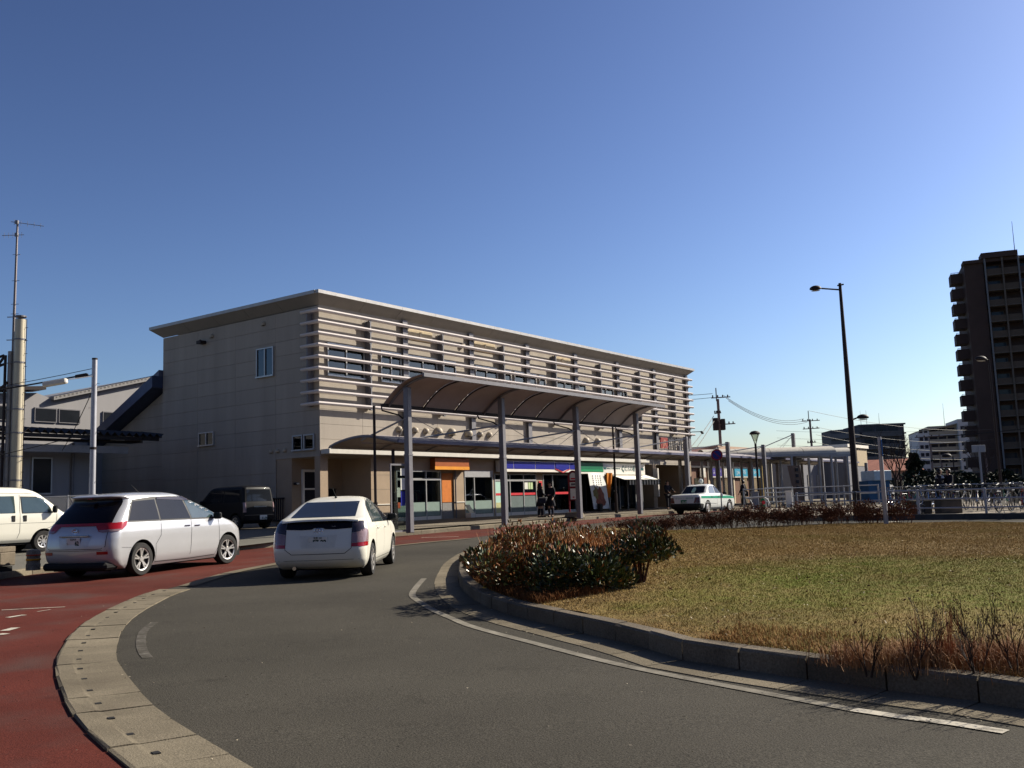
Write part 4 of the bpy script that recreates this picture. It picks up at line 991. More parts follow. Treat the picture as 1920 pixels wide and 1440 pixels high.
def wheel_meshes(r, spokes, split, rimr, hubcap=False):
    t = MB(); wd = .105
    t.lathe([(rimr, -wd), (r*.93, -wd), (r*.985, -wd*.75), (r, -wd*.3), (r, wd*.3), (r*.985, wd*.75), (r*.93, wd), (rimr, wd), (rimr-.015, wd*.6), (rimr-.015, -wd*.6), (rimr, -wd)], 36, 'y', caps=False)
    tm = t.mesh('wheel', TYRE, True)
    m = MB(); y = -wd+.012
    m.lathe([(rimr, y-.004), (rimr, y+.05), (rimr-.025, y+.05), (rimr-.028, y+.004), (rimr, y-.004)], 36, 'y', caps=False)
    m.lathe([(.055, y+.0), (.065, y+.03), (.02, y+.03), (.018, y+.002)], 18, 'y')
    if hubcap:
        m.lathe([(rimr-.02, y+.012), (rimr*.6, y-.006), (.02, y-.012), (.015, y+.02)], 30, 'y')
    for k in range(spokes):
        a = 2*math.pi*k/spokes + .3
        offs = (-split, split) if split else (0,)
        for d in offs:
            a1 = a + d; i0 = .04; wi, wo_ = .030, .034 if split else .05
            ca, sa = math.cos(a), math.sin(a); cb, sb = math.cos(a1), math.sin(a1)
            p0 = Vector((ca*i0, 0, sa*i0)); p1 = Vector((cb*(rimr-.015), 0, sb*(rimr-.015))); dr = (p1-p0).normalized(); nn = Vector((-dr.z, 0, dr.x))
            vs = []
            for p, w_, yy in ((p0, wi, y+.012), (p1, wo_, y-.002)):
                for sgn, dy in ((-1, 0), (1, 0), (1, .03), (-1, .03)): q = p + nn*(sgn*w_/2); vs.append((q.x, yy+dy, q.z))
            m.add(vs, [(0,1,5,4),(1,2,6,5),(2,3,7,6),(3,0,4,7),(0,3,2,1),(4,5,6,7)])
    m.mi = 1; m.lathe([(rimr-.02, y+.055), (rimr-.02, y+.065), (.01, y+.065), (.01, y+.055)], 24, 'y')
    return tm, m.mesh('rim', [RIM, RIMD], False)
def put_wheels(root, wm, xs, half, r, steer=0):
    for i, x in enumerate(xs):
        for s in (-1, 1):
            w_ = link('wheel', wm[0], root, (x, s*(half-.10), r), (0, 0, (math.pi if s > 0 else 0) + (steer if i == 1 else 0)))
            link('rim', wm[1], w_)
def mirror(p): return [(-a, b) for a, b in p]
CARGL = pm('car_glass', (.010,.012,.016), .05, var=.1, spec=.22); CARGLD = pm('car_glass_dark', (.006,.005,.006), .12, var=.1, spec=.18); CARGL2 = pm('car_glass_green', (.035,.055,.055), .04, var=.15, coat=.3, spec=.8)
CHROME = pm('chrome', (.6,.6,.62), .15, 1.0, var=.02); TLR = pm('tail_red', (.28,.008,.012), .15, coat=.8); TLC = pm('tail_clear', (.22,.15,.16), .18, coat=.8, var=.15, scale=12)
PLATE = pm('plate_white', (.60,.60,.56), .5, var=.04); PLG = pm('plate_green', (.02,.16,.07), .5); PLY = pm('plate_ink', (.02,.05,.04), .5); TRIM = pm('black_trim', (.018,.018,.018), .5)
def plate(root, x, y, z, big, small, ink=PLY, mat=PLATE, tilt=0):
    m = MB(); m.bbox(-.006, .006, -.165, .165, -.0825, .0825, .004); p = m.build('number_plate', mat, root); p.location = (x, y, z); p.rotation_euler = (0, tilt, 0)
    rot = (R_(90), 0, R_(-90))
    if big: text('plate_number', big, .118, ink, p, (-.008, -.03 if len(big) > 3 else -.09, -.028), rot, .001, width=.25 if len(big) > 3 else .10, bold=.006)
    if small: text('plate_region', small, .05, ink, p, (-.008, 0, .052), rot, .001, width=.15)
    text('plate_kana', 'も', .05, ink, p, (-.008, .142, -.03), rot, .001)
    return p
def emblem(root, x, y, z, s=1.0):
    m = MB()
    for rx, rz, oz in ((.065, .045, 0), (.02, .042, 0), (.042, .016, .018)):
        m.tube([(0, math.cos(2*math.pi*k/16)*rx*s, (math.sin(2*math.pi*k/16)*rz + oz)*s) for k in range(16)], .006*s, 5, closed=True)
    e = m.build('emblem', CHROME, root, True); e.location = (x, y, z); return e
def mirror_part(root, x, y, z, s, paint, size=(.10,.20,.15)):
    m = MB(); sx, sy, sz_ = size; m.bbox(-sx/2, sx/2, -sy/2, sy/2, -sz_/2, sz_/2, .03); m.mi = 1; m.box(-sx/2-.004, -sx/2+.002, -sy/2+.02, sy/2-.02, -sz_/2+.02, sz_/2-.02)
    m.mi = 0; m.cyl((0, -s*sy/2, -sz_*.3), (.02, -s*(sy/2+.12), -sz_*.45), .02, n=6)
    o = m.build('mirror', [paint, CARGL], root); o.location = (x, y, z); return o
def handle(tree, root, x, z, side, mat):
    h = tree.ray_cast(Vector((x, 5*side, z)), Vector((0, -side, 0)))[0]
    m = MB(); m.bbox(-.09, .09, -.012, .02, -.014, .014, .008); o = m.build('door_handle', mat, root); o.location = (x, h.y + side*.012, z); return o
def place(root, rear_right, heading, half, track_x):
    """set the car so that its right rear wheel's outer foot stands on the given ground point; heading clockwise from +Y"""
    a = R_(90) - R_(heading); d = Vector((math.cos(a), math.sin(a), 0)); rgt = Vector((d.y, -d.x, 0))
    p = Vector((rear_right[0], rear_right[1], 0)) - d*track_x - rgt*half
    flat = len(rear_right) > 3
    root.location = (p.x, p.y, rear_right[2] if flat else gz(p.y)); root.rotation_euler = (0, 0 if flat or p.y > 46 else -math.atan(KG*d.y), a)
    return root
WPAINT = pm('white_car_paint', (.64,.62,.53), .28, var=.02, coat=.5); SPAINT = pm('silver_car_paint', (.40,.40,.405), .32, .35, var=.02, coat=.9)
KPAINT = pm('black_car_paint', (.005,.005,.006), .5, var=.05, coat=.05, spec=.15); TPAINT = pm('taxi_white', (.60,.61,.58), .3, var=.02, coat=.6); TGREEN = pm('taxi_green', (.02,.22,.13), .35)

# white hatchback on the roadway
HB = thing('hatchback_car', 'white hatchback with a split dark rear window seen from behind on the roadway', 'car')
KH = [(.17,.32,4.15,.74,.20,.35),(.24,.14,4.30,.80,.22,.40),(.36,.03,4.40,.845,.24,.5),(.52,.0,4.43,.858,.24,.55),(.66,.03,4.42,.862,.24,.6),(.78,.07,4.32,.862,.24,.6),(.88,.11,4.10,.855,.24,.6),(.97,.15,3.70,.835,.24,.45),
      (1.04,.20,3.42,.805,.25,.4),(1.075,.24,3.32,.785,.25,.4),(1.11,.44,3.22,.765,.22,.4),(1.20,.76,3.03,.715,.20,.38),(1.30,1.09,2.82,.655,.20,.36),(1.38,1.36,2.63,.60,.22,.36),(1.44,1.62,2.44,.53,.28,.36),(1.475,1.84,2.30,.42,.22,.22),(1.49,2.0,2.18,.20,.08,.08)]
rW = .305
b, T = car_body(KH, (.90, 3.60), rW, WPAINT, HB)
patch(T, [(-.60,1.115),(.60,1.115),(.52,1.385),(-.52,1.385)], 'b', 'rear_window', CARGL, HB)
patch(T, [(-.60,.915),(-.30,.90),(-.12,.905),(-.08,.93),(.08,.93),(.12,.905),(.30,.90),(.60,.915),(.60,1.045),(-.60,1.045)], 'b', 'lower_rear_window', CARGLD, HB)
m = MB(); vs = []
for k in range(13):
    y = -.70+1.4*k/12; x = .20+.10*(y/.7)**2
    vs += [(x-.06, y, 1.055-.03*(abs(y)/.7)**3), (x-.05, y, 1.085-.03*(abs(y)/.7)**3), (x+.25, y, 1.105-.03*(abs(y)/.7)**3), (x+.2, y, 1.06-.03*(abs(y)/.7)**3)]
m.add(vs, [(4*i+j, 4*i+(j+1) % 4, 4*i+4+(j+1) % 4, 4*i+4+j) for i in range(12) for j in range(4)] + [(0,1,2,3),(51,50,49,48)]); m.build('spoiler', WPAINT, HB, True)
for s, v in ((1, 'l'), (-1, 'r')):
    patch(T, [(1.02,1.0),(1.32,.985),(1.36,1.28),(1.22,1.20)], v, 'quarter_window', CARGL2, HB)
    patch(T, [(1.37,.985),(2.22,.965),(2.27,1.40),(1.85,1.41),(1.42,1.31)], v, 'rear_door_window', CARGL2, HB)
    patch(T, [(2.30,.965),(3.12,.965),(3.03,1.02),(2.62,1.33),(2.34,1.395)], v, 'front_door_window', CARGL, HB)
    patch(T, [(.98,.985),(3.2,.945),(3.2,.965),(2.62,1.35),(2.3,1.42),(1.85,1.43),(1.4,1.335),(1.2,1.225)], v, 'window_trim', TRIM, HB, .002)
    seams(T, [(1.34,.98),(1.30,.62),(1.36,.28),(2.25,.28),(2.26,.98)], v, HB); seams(T, [(2.26,.28),(3.2,.28),(3.27,.62),(3.18,.96)], v, HB)
    handle(T, HB, 1.52, .86, s, WPAINT); handle(T, HB, 2.42, .85, s, WPAINT)
    mirror_part(HB, 2.98, s*.93, 1.02, s, TRIM if s < 0 else WPAINT)
    yy = [(.60,.60),(.862,.60),(.862,.66),(.60,.66)]
    patch(T, [(s*a, z) for a, z in [(.60,.585),(.855,.585),(.845,.655),(.60,.645)]], 'b', 'tail_light', TLR, HB, .008, .04); patch(T, [(s*a, z) for a, z in [(.60,.65),(.845,.66),(.82,.86),(.60,.82)]], 'b', 'tail_light', TLC, HB, .008, .04); patch(T, [(s*a, z) for a, z in [(.60,.825),(.82,.865),(.78,1.03),(.605,1.04)]], 'b', 'tail_light', pm('tail_smoke', (.03,.025,.035), .12, coat=.8), HB, .008, .04)
    patch(T, [(.16,.59),(.34,.59),(.37,.66),(.16,.66)], v, 'tail_light', TLR, HB, .008, .04); patch(T, [(.16,.665),(.37,.665),(.40,.82),(.30,.90),(.18,.90)], v, 'tail_light', TLC, HB, .008, .04)
seams(T, [(-.60,.90),(-.60,.56),(-.48,.47),(.48,.47),(.60,.56),(.60,.90)], 'b', HB)
seams(T, [(-.84,.36),(.84,.36)], 'b', HB, wd=.006)
patch(T, [(-.34,.80),(.34,.80),(.30,.58),(-.30,.58)], 'b', 'plate_recess', pm('recess_white', (.58,.56,.48), .35), HB, .003)
plate(HB, .045, 0, .70, '57-22', '筑豊 300', tilt=R_(-4)); emblem(HB, .10, 0, .875, 1.15)
text('badge', 'HYBRID', .035, CHROME, HB, (.098, -.5, .66), (R_(90), 0, R_(-90)), .002, width=.2)
text('badge', 'VSC', .03, SWT, HB, (.145, -.25, .945), (R_(90), 0, R_(-90)), .002, width=.12)
m = MB(); m.tube([(1.72,0,1.462),(1.70,0,1.50)], [.03,.012], 8); m.tube([(1.70,0,1.50),(1.50,.02,1.66)], .005, 5); m.build('aerial', TRIM, HB)
m = MB(); m.box(.35, 4.2, -.66, .66, .20, .30); m.mi = 1; m.cyl((.12,.45,.22),(.5,.45,.22),.035,n=10); m.build('underbody', [BLACK, CHROME], HB)
put_wheels(HB, wheel_meshes(rW, 7, 0, .215), (.90, 3.60), .85, rW)
place(HB, px(695,1078), 0.8, .80, .90)

# silver minivan in the red lane
MV = thing('minivan_car', 'silver minivan with a wide red tail light band and alloy wheels in the red lane', 'car')
KM = [(.19,.30,4.60,.80,.25,.40),(.28,.12,4.70,.86,.26,.5),(.42,.02,4.76,.895,.27,.6),(.60,.0,4.79,.905,.27,.65),(.78,.02,4.76,.905,.28,.65),(.90,.05,4.62,.90,.28,.6),(1.0,.09,4.38,.885,.28,.5),(1.08,.14,4.10,.87,.28,.45),
      (1.2,.24,3.80,.835,.28,.45),(1.35,.38,3.46,.785,.27,.45),(1.50,.53,3.08,.73,.26,.45),(1.58,.57,2.85,.705,.26,.45),(1.64,.46,2.66,.68,.26,.45),(1.67,.52,2.52,.64,.26,.4),(1.70,.78,2.36,.56,.28,.4),(1.72,1.1,2.15,.42,.22,.22),(1.73,1.35,1.95,.2,.1,.1)]
rW = .34
b, T = car_body(KM, (.95, 3.90), rW, SPAINT, MV, bul=(.10,.18))
patch(T, [(-.74,1.10),(.74,1.10),(.63,1.60),(-.63,1.60)], 'b', 'rear_window', CARGLD, MV)
patch(T, [(-.80,1.06),(.80,1.06),(.80,1.115),(-.80,1.115)], 'b', 'light_band', TLR, MV, .008)
for s, v in ((1, 'l'), (-1, 'r')):
    patch(T, [(s*a, z) for a, z in [(.44,1.055),(.78,1.055),(.80,.96),(.64,.93),(.54,.95)]], 'b', 'tail_light', TLR, MV, .009, .04)
    patch(T, [(s*a, z) for a, z in [(.52,.975),(.78,.985),(.80,.945),(.62,.93)]], 'b', 'tail_light', TLC, MV, .013, .04)
    patch(T, [(.15,1.10),(.56,1.14),(.50,1.05),(.36,.97),(.15,.95)], v, 'tail_light', TLR, MV, .009, .04)
    patch(T, [(.15,.985),(.36,.99),(.28,.945),(.15,.945)], v, 'tail_light', TLC, MV, .013, .04)
    patch(T, [(.60,1.14),(1.52,1.13),(1.53,1.56),(.86,1.53)], v, 'rear_side_window', CARGL, MV)
    patch(T, [(1.57,1.13),(2.55,1.12),(2.42,1.585),(1.57,1.585)], v, 'sliding_door_window', CARGL, MV)
    patch(T, [(2.60,1.12),(3.55,1.11),(3.42,1.22),(2.92,1.53),(2.48,1.58)], v, 'front_door_window', CARGL2, MV)
    patch(T, [(3.60,1.11),(3.83,1.10),(3.48,1.26)], v, 'corner_window', CARGL, MV)
    patch(T, [(.56,1.11),(3.9,1.075),(3.44,1.33),(2.95,1.575),(2.45,1.62),(1.5,1.62),(.80,1.56)], v, 'window_trim', TRIM, MV, .002)
    seams(T, [(1.56,1.12),(1.52,.80),(1.36,.62),(1.38,.26),(2.50,.24),(2.56,1.10)], v, MV); seams(T, [(2.5,.24),(3.42,.26),(3.55,.5),(3.55,1.10)], v, MV); seams(T, [(.35,.62),(.62,.60)], v, MV, wd=.006)
    handle(T, MV, 2.40, .96, s, CHROME); handle(T, MV, 2.74, .95, s, CHROME); mirror_part(MV, 3.38, s*.98, 1.14, s, SPAINT if s > 0 else TRIM)
    patch(T, [(s*a, z) for a, z in [(.55,.56),(.78,.56),(.78,.50),(.55,.50)]], 'b', 'reflector', TLR, MV, .008, .05)
    patch(T, [(1.6,1.56),(3.0,1.50),(2.95,1.56),(2.46,1.605),(1.6,1.605)], v, 'rain_visor', pm('visor', (.03,.025,.03), .15, coat=.5), MV, .014)
seams(T, [(-.74,1.05),(-.73,.66),(-.64,.61),(.64,.61),(.73,.66),(.74,1.05)], 'b', MV); seams(T, [(-.88,.58),(.88,.58)], 'b', MV, wd=.008)
patch(T, [(-.42,.88),(.42,.88),(.34,.63),(-.34,.63)], 'b', 'plate_recess', pm('recess_silver', (.34,.34,.36), .35, .6), MV, .003)
m = MB(); m.bbox(.0, .05, -.36, .36, .855, .885, .01); m.build('garnish', CHROME, MV)
plate(MV, .01, 0, .755, '62', '北九州 300', tilt=R_(-3)); emblem(MV, .06, 0, .965, 1.2)
m = MB(); m.tube([(2.3,.3,1.70),(2.02,.3,1.90)], [.012,.004], 6); m.build('aerial', TRIM, MV)
m = MB(); m.box(.25, 4.6, -.72, .72, .16, .34); m.bbox(-.0, .4, -.8, .8, .19, .34, .05); m.build('underbody', BLACK, MV)
m = MB(); m.bbox(.44, .5, -.05, .05, 1.60, 1.62, .005); m.build('brake_light', TLR, MV)
put_wheels(MV, wheel_meshes(rW, 5, .17, .235), (.95, 3.90), .895, rW, steer=R_(-8))
place(MV, px(264,1080), 18.5, .86, .95)

# white van at the left edge
VN = thing('van', 'white high roofed van with black door handles cut by the left edge of the picture', 'van')
KV = [(.30,.1,4.10,.74,.15,.25),(.40,.02,4.22,.80,.15,.3),(.60,.0,4.28,.83,.16,.35),(.85,.0,4.26,.835,.16,.35),(1.0,.0,4.20,.83,.16,.32),(1.10,.02,4.10,.82,.16,.30),(1.2,.03,3.92,.80,.16,.3),(1.4,.06,3.68,.77,.16,.3),(1.6,.09,3.42,.735,.16,.3),(1.75,.12,3.20,.70,.18,.3),(1.84,.2,3.0,.64,.2,.3),(1.91,.5,2.7,.5,.2,.3),(1.94,1.0,2.3,.25,.1,.1)]
rW = .31
b, T = car_body(KV, (.75, 3.22), rW, WPAINT, VN, bul=(.05,.12))
for s, v in ((1, 'l'), (-1, 'r')):
    patch(T, [(2.58,1.16),(3.46,1.16),(3.40,1.28),(3.20,1.60),(2.55,1.62)], v, 'front_door_window', CARGL2, VN)
    patch(T, [(1.30,1.16),(2.36,1.16),(2.34,1.66),(1.30,1.66)], v, 'sliding_door_window', CARGL2, VN); patch(T, [(.25,1.16),(1.22,1.16),(1.22,1.66),(.3,1.66)], v, 'rear_side_window', CARGL2, VN)
    patch(T, [(2.55,1.14),(3.5,1.14),(3.42,1.3),(3.21,1.63),(2.52,1.65)], v, 'window_trim', TRIM, VN, .002)
    seams(T, [(2.50,1.70),(2.49,.60),(2.42,.42)], v, VN); seams(T, [(3.62,1.12),(3.60,.78),(3.20,.64)], v, VN); seams(T, [(1.25,1.72),(1.25,.42)], v, VN); seams(T, [(.1,.86),(3.6,.86)], v, VN, wd=.006); seams(T, [(.1,1.76),(3.1,1.74)], v, VN, wd=.008)
    for x in (2.30, 2.64):
        h = T.ray_cast(Vector((x, 5*s, 1.0)), Vector((0, -s, 0)))[0]; m = MB(); m.bbox(-.05, .05, -.01, .012, -.09, .09, .008); o = m.build('door_handle', TRIM, VN); o.location = (x, h.y+s*.006, 1.0)
    mirror_part(VN, 3.50, s*.93, 1.25, s, TRIM, (.10,.16,.22))
patch(T, [(-.68,1.2),(.68,1.2),(.62,1.66),(-.62,1.66)], 'f', 'windscreen', CARGL, VN)
m = MB(); m.box(.2, 4.0, -.7, .7, .24, .36); m.build('underbody', BLACK, VN)
put_wheels(VN, wheel_meshes(rW, 8, 0, .19), (.75, 3.22), .83, rW)
p = px(79,1034,.15); a = R_(55); d = Vector((math.cos(a), math.sin(a), 0)); rg_ = Vector((d.y, -d.x, 0)); q = Vector((p.x, p.y, 0)) - d*3.22 - rg_*.76
VN.rotation_euler = (0, 0, a); VN.location = (q.x, q.y, sz(p.x, p.y))

# black box car in the shade of the side wall
KC = thing('box_car', 'black boxy small car parked in the shade of the side wall', 'car')
KK = [(.20,.12,3.25,.66,.12,.25),(.32,.02,3.36,.72,.13,.3),(.55,.0,3.39,.735,.13,.3),(.80,.01,3.36,.735,.13,.3),(.92,.02,3.2,.73,.13,.3),(1.0,.03,2.95,.72,.13,.3),(1.2,.06,2.68,.70,.14,.3),(1.4,.09,2.44,.67,.14,.3),(1.52,.12,2.28,.64,.15,.3),(1.58,.2,2.1,.56,.18,.3),(1.62,.6,1.7,.3,.2,.2)]
b, T = car_body(KK, (.55, 2.75), .27, KPAINT, KC, bul=(.06,.12))
patch(T, [(-.58,1.02),(.58,1.02),(.54,1.46),(-.54,1.46)], 'b', 'rear_window', CARGL, KC)
for s, v in ((1, 'l'), (-1, 'r')):
    patch(T, [(.3,1.0),(1.2,1.0),(1.2,1.45),(.38,1.45)], v, 'rear_side_window', CARGL, KC); patch(T, [(1.26,1.0),(2.5,.99),(2.2,1.42),(1.26,1.45)], v, 'front_side_window', CARGL, KC)
    patch(T, [(s*a, z) for a, z in [(.62,.62),(.72,.62),(.71,.98),(.62,.98)]], 'b', 'tail_light', TLC, KC, .008, .05); mirror_part(KC, 2.45, s*.78, 1.02, s, KPAINT)
patch(T, [(-.3,.80),(.3,.80),(.3,.845),(-.3,.845)], 'b', 'garnish', pm('dull_chrome',(.10,.10,.10),.3,.8), KC, .015)
plate(KC, -.02, -.12, .42, '31-54', None, tilt=0)
patch(T, [(-.68,.50),(.68,.50),(.68,.525),(-.68,.525)], 'b', 'bumper_strip', pm('dull_chrome',(.2,.2,.2),.3,.8), KC, .01)
put_wheels(KC, wheel_meshes(.27, 6, 0, .18), (.55, 2.75), .73, .27)
place(KC, (-9.55, 36.7, sz(-9.55,36.7), 1), -54, .70, .55)

# taxi
TX = thing('taxi', 'white sedan taxi with a green side stripe waiting by the pavement', 'taxi')
KT_ = [(.22,.25,4.40,.72,.18,.25),(.32,.05,4.56,.80,.18,.3),(.48,.0,4.60,.83,.18,.3),(.66,.01,4.58,.835,.18,.3),(.80,.03,4.50,.83,.18,.3),(.87,.04,4.1,.82,.18,.3),(.93,.06,3.45,.80,.18,.3),(.965,.10,3.30,.785,.18,.3),(.99,.32,3.20,.765,.2,.3),(1.005,.75,3.14,.75,.2,.3),(1.03,.98,3.08,.735,.2,.3),(1.15,1.14,2.92,.70,.2,.3),(1.30,1.32,2.72,.655,.2,.3),(1.40,1.46,2.58,.62,.2,.3),(1.46,1.62,2.45,.56,.22,.3),(1.50,1.85,2.25,.40,.18,.18),(1.515,2.0,2.1,.2,.04,.04)]
b, T = car_body(KT_, (1.02, 3.70), .31, TPAINT, TX, bul=(.06,.12))
patch(T, [(-.60,1.05),(.60,1.05),(.53,1.40),(-.53,1.40)], 'b', 'rear_window', CARGL, TX)
patch(T, [(-.83,.24),(.83,.24),(.83,.54),(-.83,.54)], 'b', 'bumper', TRIM, TX, .02)
m = MB(); m.bbox(-.5, -.48, -.6, .6, 1, 1.01, .001)
for s, v in ((1, 'l'), (-1, 'r')):
    patch(T, [(s*a, z) for a, z in [(.52,.56),(.81,.56),(.80,.84),(.60,.84)]], 'b', 'tail_light', pm('tail_dark', (.07,.008,.012), .2, coat=.6), TX, .01, .05)
    patch(T, [(1.42,1.03),(2.12,1.02),(2.06,1.40),(1.58,1.40)], v, 'rear_door_window', CARGL2, TX); patch(T, [(2.18,1.02),(3.0,1.01),(2.56,1.38),(2.12,1.40)], v, 'front_door_window', CARGL, TX)
    patch(T, [(.30,.78),(4.40,.72),(4.40,.82),(3.4,.88),(.30,.90)], v, 'green_stripe', TGREEN, TX, .004); handle(T, TX, 1.55, .84, s, TRIM); handle(T, TX, 2.35, .84, s, TRIM)
    patch(T, [(.05,.24),(.50,.24),(.50,.50),(.05,.54)], v, 'bumper', TRIM, TX, .015); seams(T, [(2.15,1.0),(2.15,.32)], v, TX); seams(T, [(.6,.58),(4.3,.56)], v, TX, wd=.02, mat=TPAINT); mirror_part(TX, 2.95, s*.90, 1.0, s, TRIM)
plate(TX, -.015, 0, .64, '11-13', None, ink=SWT, mat=PLG)
text('lettering', 'グリーン  AA 113', .10, TGREEN, TX, (.03, 0, .80), (R_(90), 0, R_(-90)), .003, width=.95)
patch(T, [(-.10,1.08),(.08,1.08),(.10,1.22),(.06,1.33),(-.08,1.33),(-.12,1.2)], 'b', 'window_sticker', pm('sticker', (.35,.52,.40), .5), TX, .012)
m = MB(); m.tube([(2.1,0,1.505),(2.1,0,1.56)], .04, 8); m.lathe([(.01,1.55),(.10,1.57),(.125,1.66),(.09,1.76),(.01,1.79)], 14, 'z', (2.1,0,0)); m.build('roof_light', pm('lamp_white', (.62,.66,.62), .25, coat=.5), TX, True)
m = MB(); m.box(.3, 4.3, -.7, .7, .18, .32); m.build('underbody', BLACK, TX)
put_wheels(TX, wheel_meshes(.31, 8, 0, .20, True), (1.02, 3.70), .83, .31)
place(TX, px(1327,963), 36, .78, 1.02)
# ------------------------------------------------------------------ annex and low buildings left of the station
BLUEROOF = pm('blue_grey_roof', (.055,.07,.12), .5, .2, var=.12); PALEW = pm('pale_wall', (.26,.25,.25), .8, var=.06, scale=1, streak=True); DIMG = pm('dim_glass', (.014,.016,.02), .15)
an = thing('station_annex', 'lean-to annex with a sloping blue grey roof against the station side wall', 'annex', loc(1, 13, FZ), ROTZ)
an.location = loc(0, 0, FZ)
def anb(mb, name, mats, parent=None, root=None):
    o = mb.build(name, mats, parent or root or an)
    if parent is None: o.location = (0, 0, -FZ)
    return o
m = MB(); m.prism([(10.78, FZ-.1), (17.0, FZ-.1), (17.0, 4.7), (10.78, 7.45)], lambda a, b_, d: (d, a, b_), .25, 26); anb(m, 'wall', WALLM)
m = MB()
for k in range(11): m.box(.235, .25, 10.8, 17.0, 1.4+k*.6, 1.412+k*.6) if 1.4+k*.6 < 4.7 else m.box(.235, .25, 10.8, 17.0-(1.4+k*.6-4.7)*2.26, 1.4+k*.6, 1.412+k*.6)
anb(m, 'panel_joints', JOINT)
m = MB(); m.prism([(10.78, 7.5), (17.5, 4.5), (17.5, 4.95), (10.78, 8.05)], lambda a, b_, d: (d, a, b_), -.55, 26); anb(m, 'roof', BLUEROOF)
m = MB(); m.prism([(10.78, 8.05), (17.5, 4.95), (17.5, 5.15), (10.78, 8.35)], lambda a, b_, d: (d, a, b_), -.2, 26); anb(m, 'roof_edge', pm('roof_trim', (.09,.10,.14), .5))
m = MB(); m.bbox(-.4, .2, 10.7, 13.0, FZ, 2.1, .02); m.mi = 1; m.box(-.45, .25, 10.65, 13.05, 2.1, 2.16); anb(m, 'store_box', [WALLM, DARKM])
# warehouse behind with a corrugated roof edge
wh = thing('warehouse', 'pale warehouse with small dark windows behind the annex, half in the station shadow', 'building', loc(0, 0, FZ), ROTZ)
m = MB(); m.prism([(-22, FZ), (4.5, FZ), (4.5, 9.15), (-2.4, 7.3), (-3.2, 7.55), (-7.2, 7.25), (-22, 7.0)], lambda a, b_, d: (a, d, b_), 16.2, 30); anb(m, 'wall', PALEW, None, wh)
m = MB()
for k in range(34):
    x = -2.4 + k*.21; z = 7.32 + (x+2.4)*.27; m.cyl((x, 15.9, z+.05), (x, 18, z+.05), .07, n=6)
m.prism([(-2.5,7.22),(4.6,9.12),(4.6,9.3),(-2.5,7.4)], lambda a, b_, d: (a, d, b_), 15.9, 30); anb(m, 'corrugated_roof', pm('roof_sheet_grey', (.22,.21,.2), .5), None, wh)
m = MB(); m.box(-22, -6.6, 15.6, 30, 7.05, 7.2); m.prism([(-5.6,7.62),(-3.0,7.85),(-3.0,7.68),(-5.6,7.45)], lambda a, b_, d: (a, d, b_), 15.7, 17); anb(m, 'roof', DARKM, None, wh)
for x0, x1 in ((-3.3, -2.2), (-2.1, -1.0), (0.2, 1.5), (-5.0, -4.2)):
    m = MB(); m.box(x0, x1, 16.13, 16.22, 6.15, 6.85); f = anb(m, 'window', STEEL, None, wh); m = MB(); m.box(x0+.05, x1-.05, 16.12, 16.129, 6.2, 6.8); m.build('pane', DIMG, f)
# low building in front with a corrugated canopy
lb = thing('low_building', 'low grey building with a wavy corrugated canopy edge behind the white van', 'building', loc(0, 0, FZ), ROTZ)
m = MB(); m.box(-24, -4.4, 9.2, 15, .4, 4.3); anb(m, 'wall', PALEW, None, lb)
CORR = pm('corrugated_dark', (.028,.025,.026), .6, .2)
for k in range(17):
    a = -13.2 + k*.66; b_ = a+.66; m = MB(); xs = [a + (b_-a)*i/8 for i in range(9)]
    vs = []; 
    for x in xs:
        h = .085*math.cos((x+13.2)/.33*2*math.pi)
        for t, zz in ((7.7, 4.93), (9.4, 5.15)):
            vs += [(x, t, zz+h), (x, t, zz+h+.012)]
    fs = []
    for i in range(8): q = 4*i; r = q+4; fs += [(q, q+2, r+2, r), (q+1, r+1, r+3, q+3), (q, r, r+1, q+1), (q+2, q+3, r+3, r+2)]
    m.add(vs, fs); anb(m, 'roof_sheet', CORR, None, lb)
m = MB(); m.box(-13.2, -2.1, 7.85, 8.0, 4.72, 4.86); m.box(-13.2, -2.6, 8.3, 9.2, 4.66, 4.72); m.prism([(-2.9,4.70),(-2.0,4.86),(-2.0,4.92),(-2.9,4.92)], lambda a, b_, d: (a, d, b_), 7.8, 9.2); anb(m, 'canopy_frame', CORR, None, lb)
m = MB(); m.box(-13.2, -3.4, 8.1, 8.25, 4.15, 4.45); anb(m, 'beam', pm('pale_beam', (.25,.24,.23), .7), None, lb)
for x0, x1, z0, z1 in ((-7.0, -6.15, 2.5, 4.0), (-9.3, -8.5, 2.7, 4.0)):
    m = MB(); m.box(x0, x1, 9.12, 9.22, z0, z1); f = anb(m, 'window', ALU, None, lb); m = MB(); m.box(x0+.06, x1-.06, 9.11, 9.119, z0+.06, z1-.06); m.build('pane', DIMG, f)
m = MB(); m.cyl((-5.3, 9.1, .5), (-5.3, 9.1, 4.6), .06, n=8); anb(m, 'downpipe', STEEL, None, lb)
m = MB(); m.box(-1.9, -.5, 8.6, 10.6, FZ-.1, 2.0)
m = MB(); m.bbox(-2.6, -.4, 9.4, 10.6, FZ-.2, 1.9, .02); m.mi = 1; m.box(-2.7, -.3, 9.3, 10.65, 1.9, 1.97); anb(m, 'lean_shed', [PALEW, DARKM], None, lb)

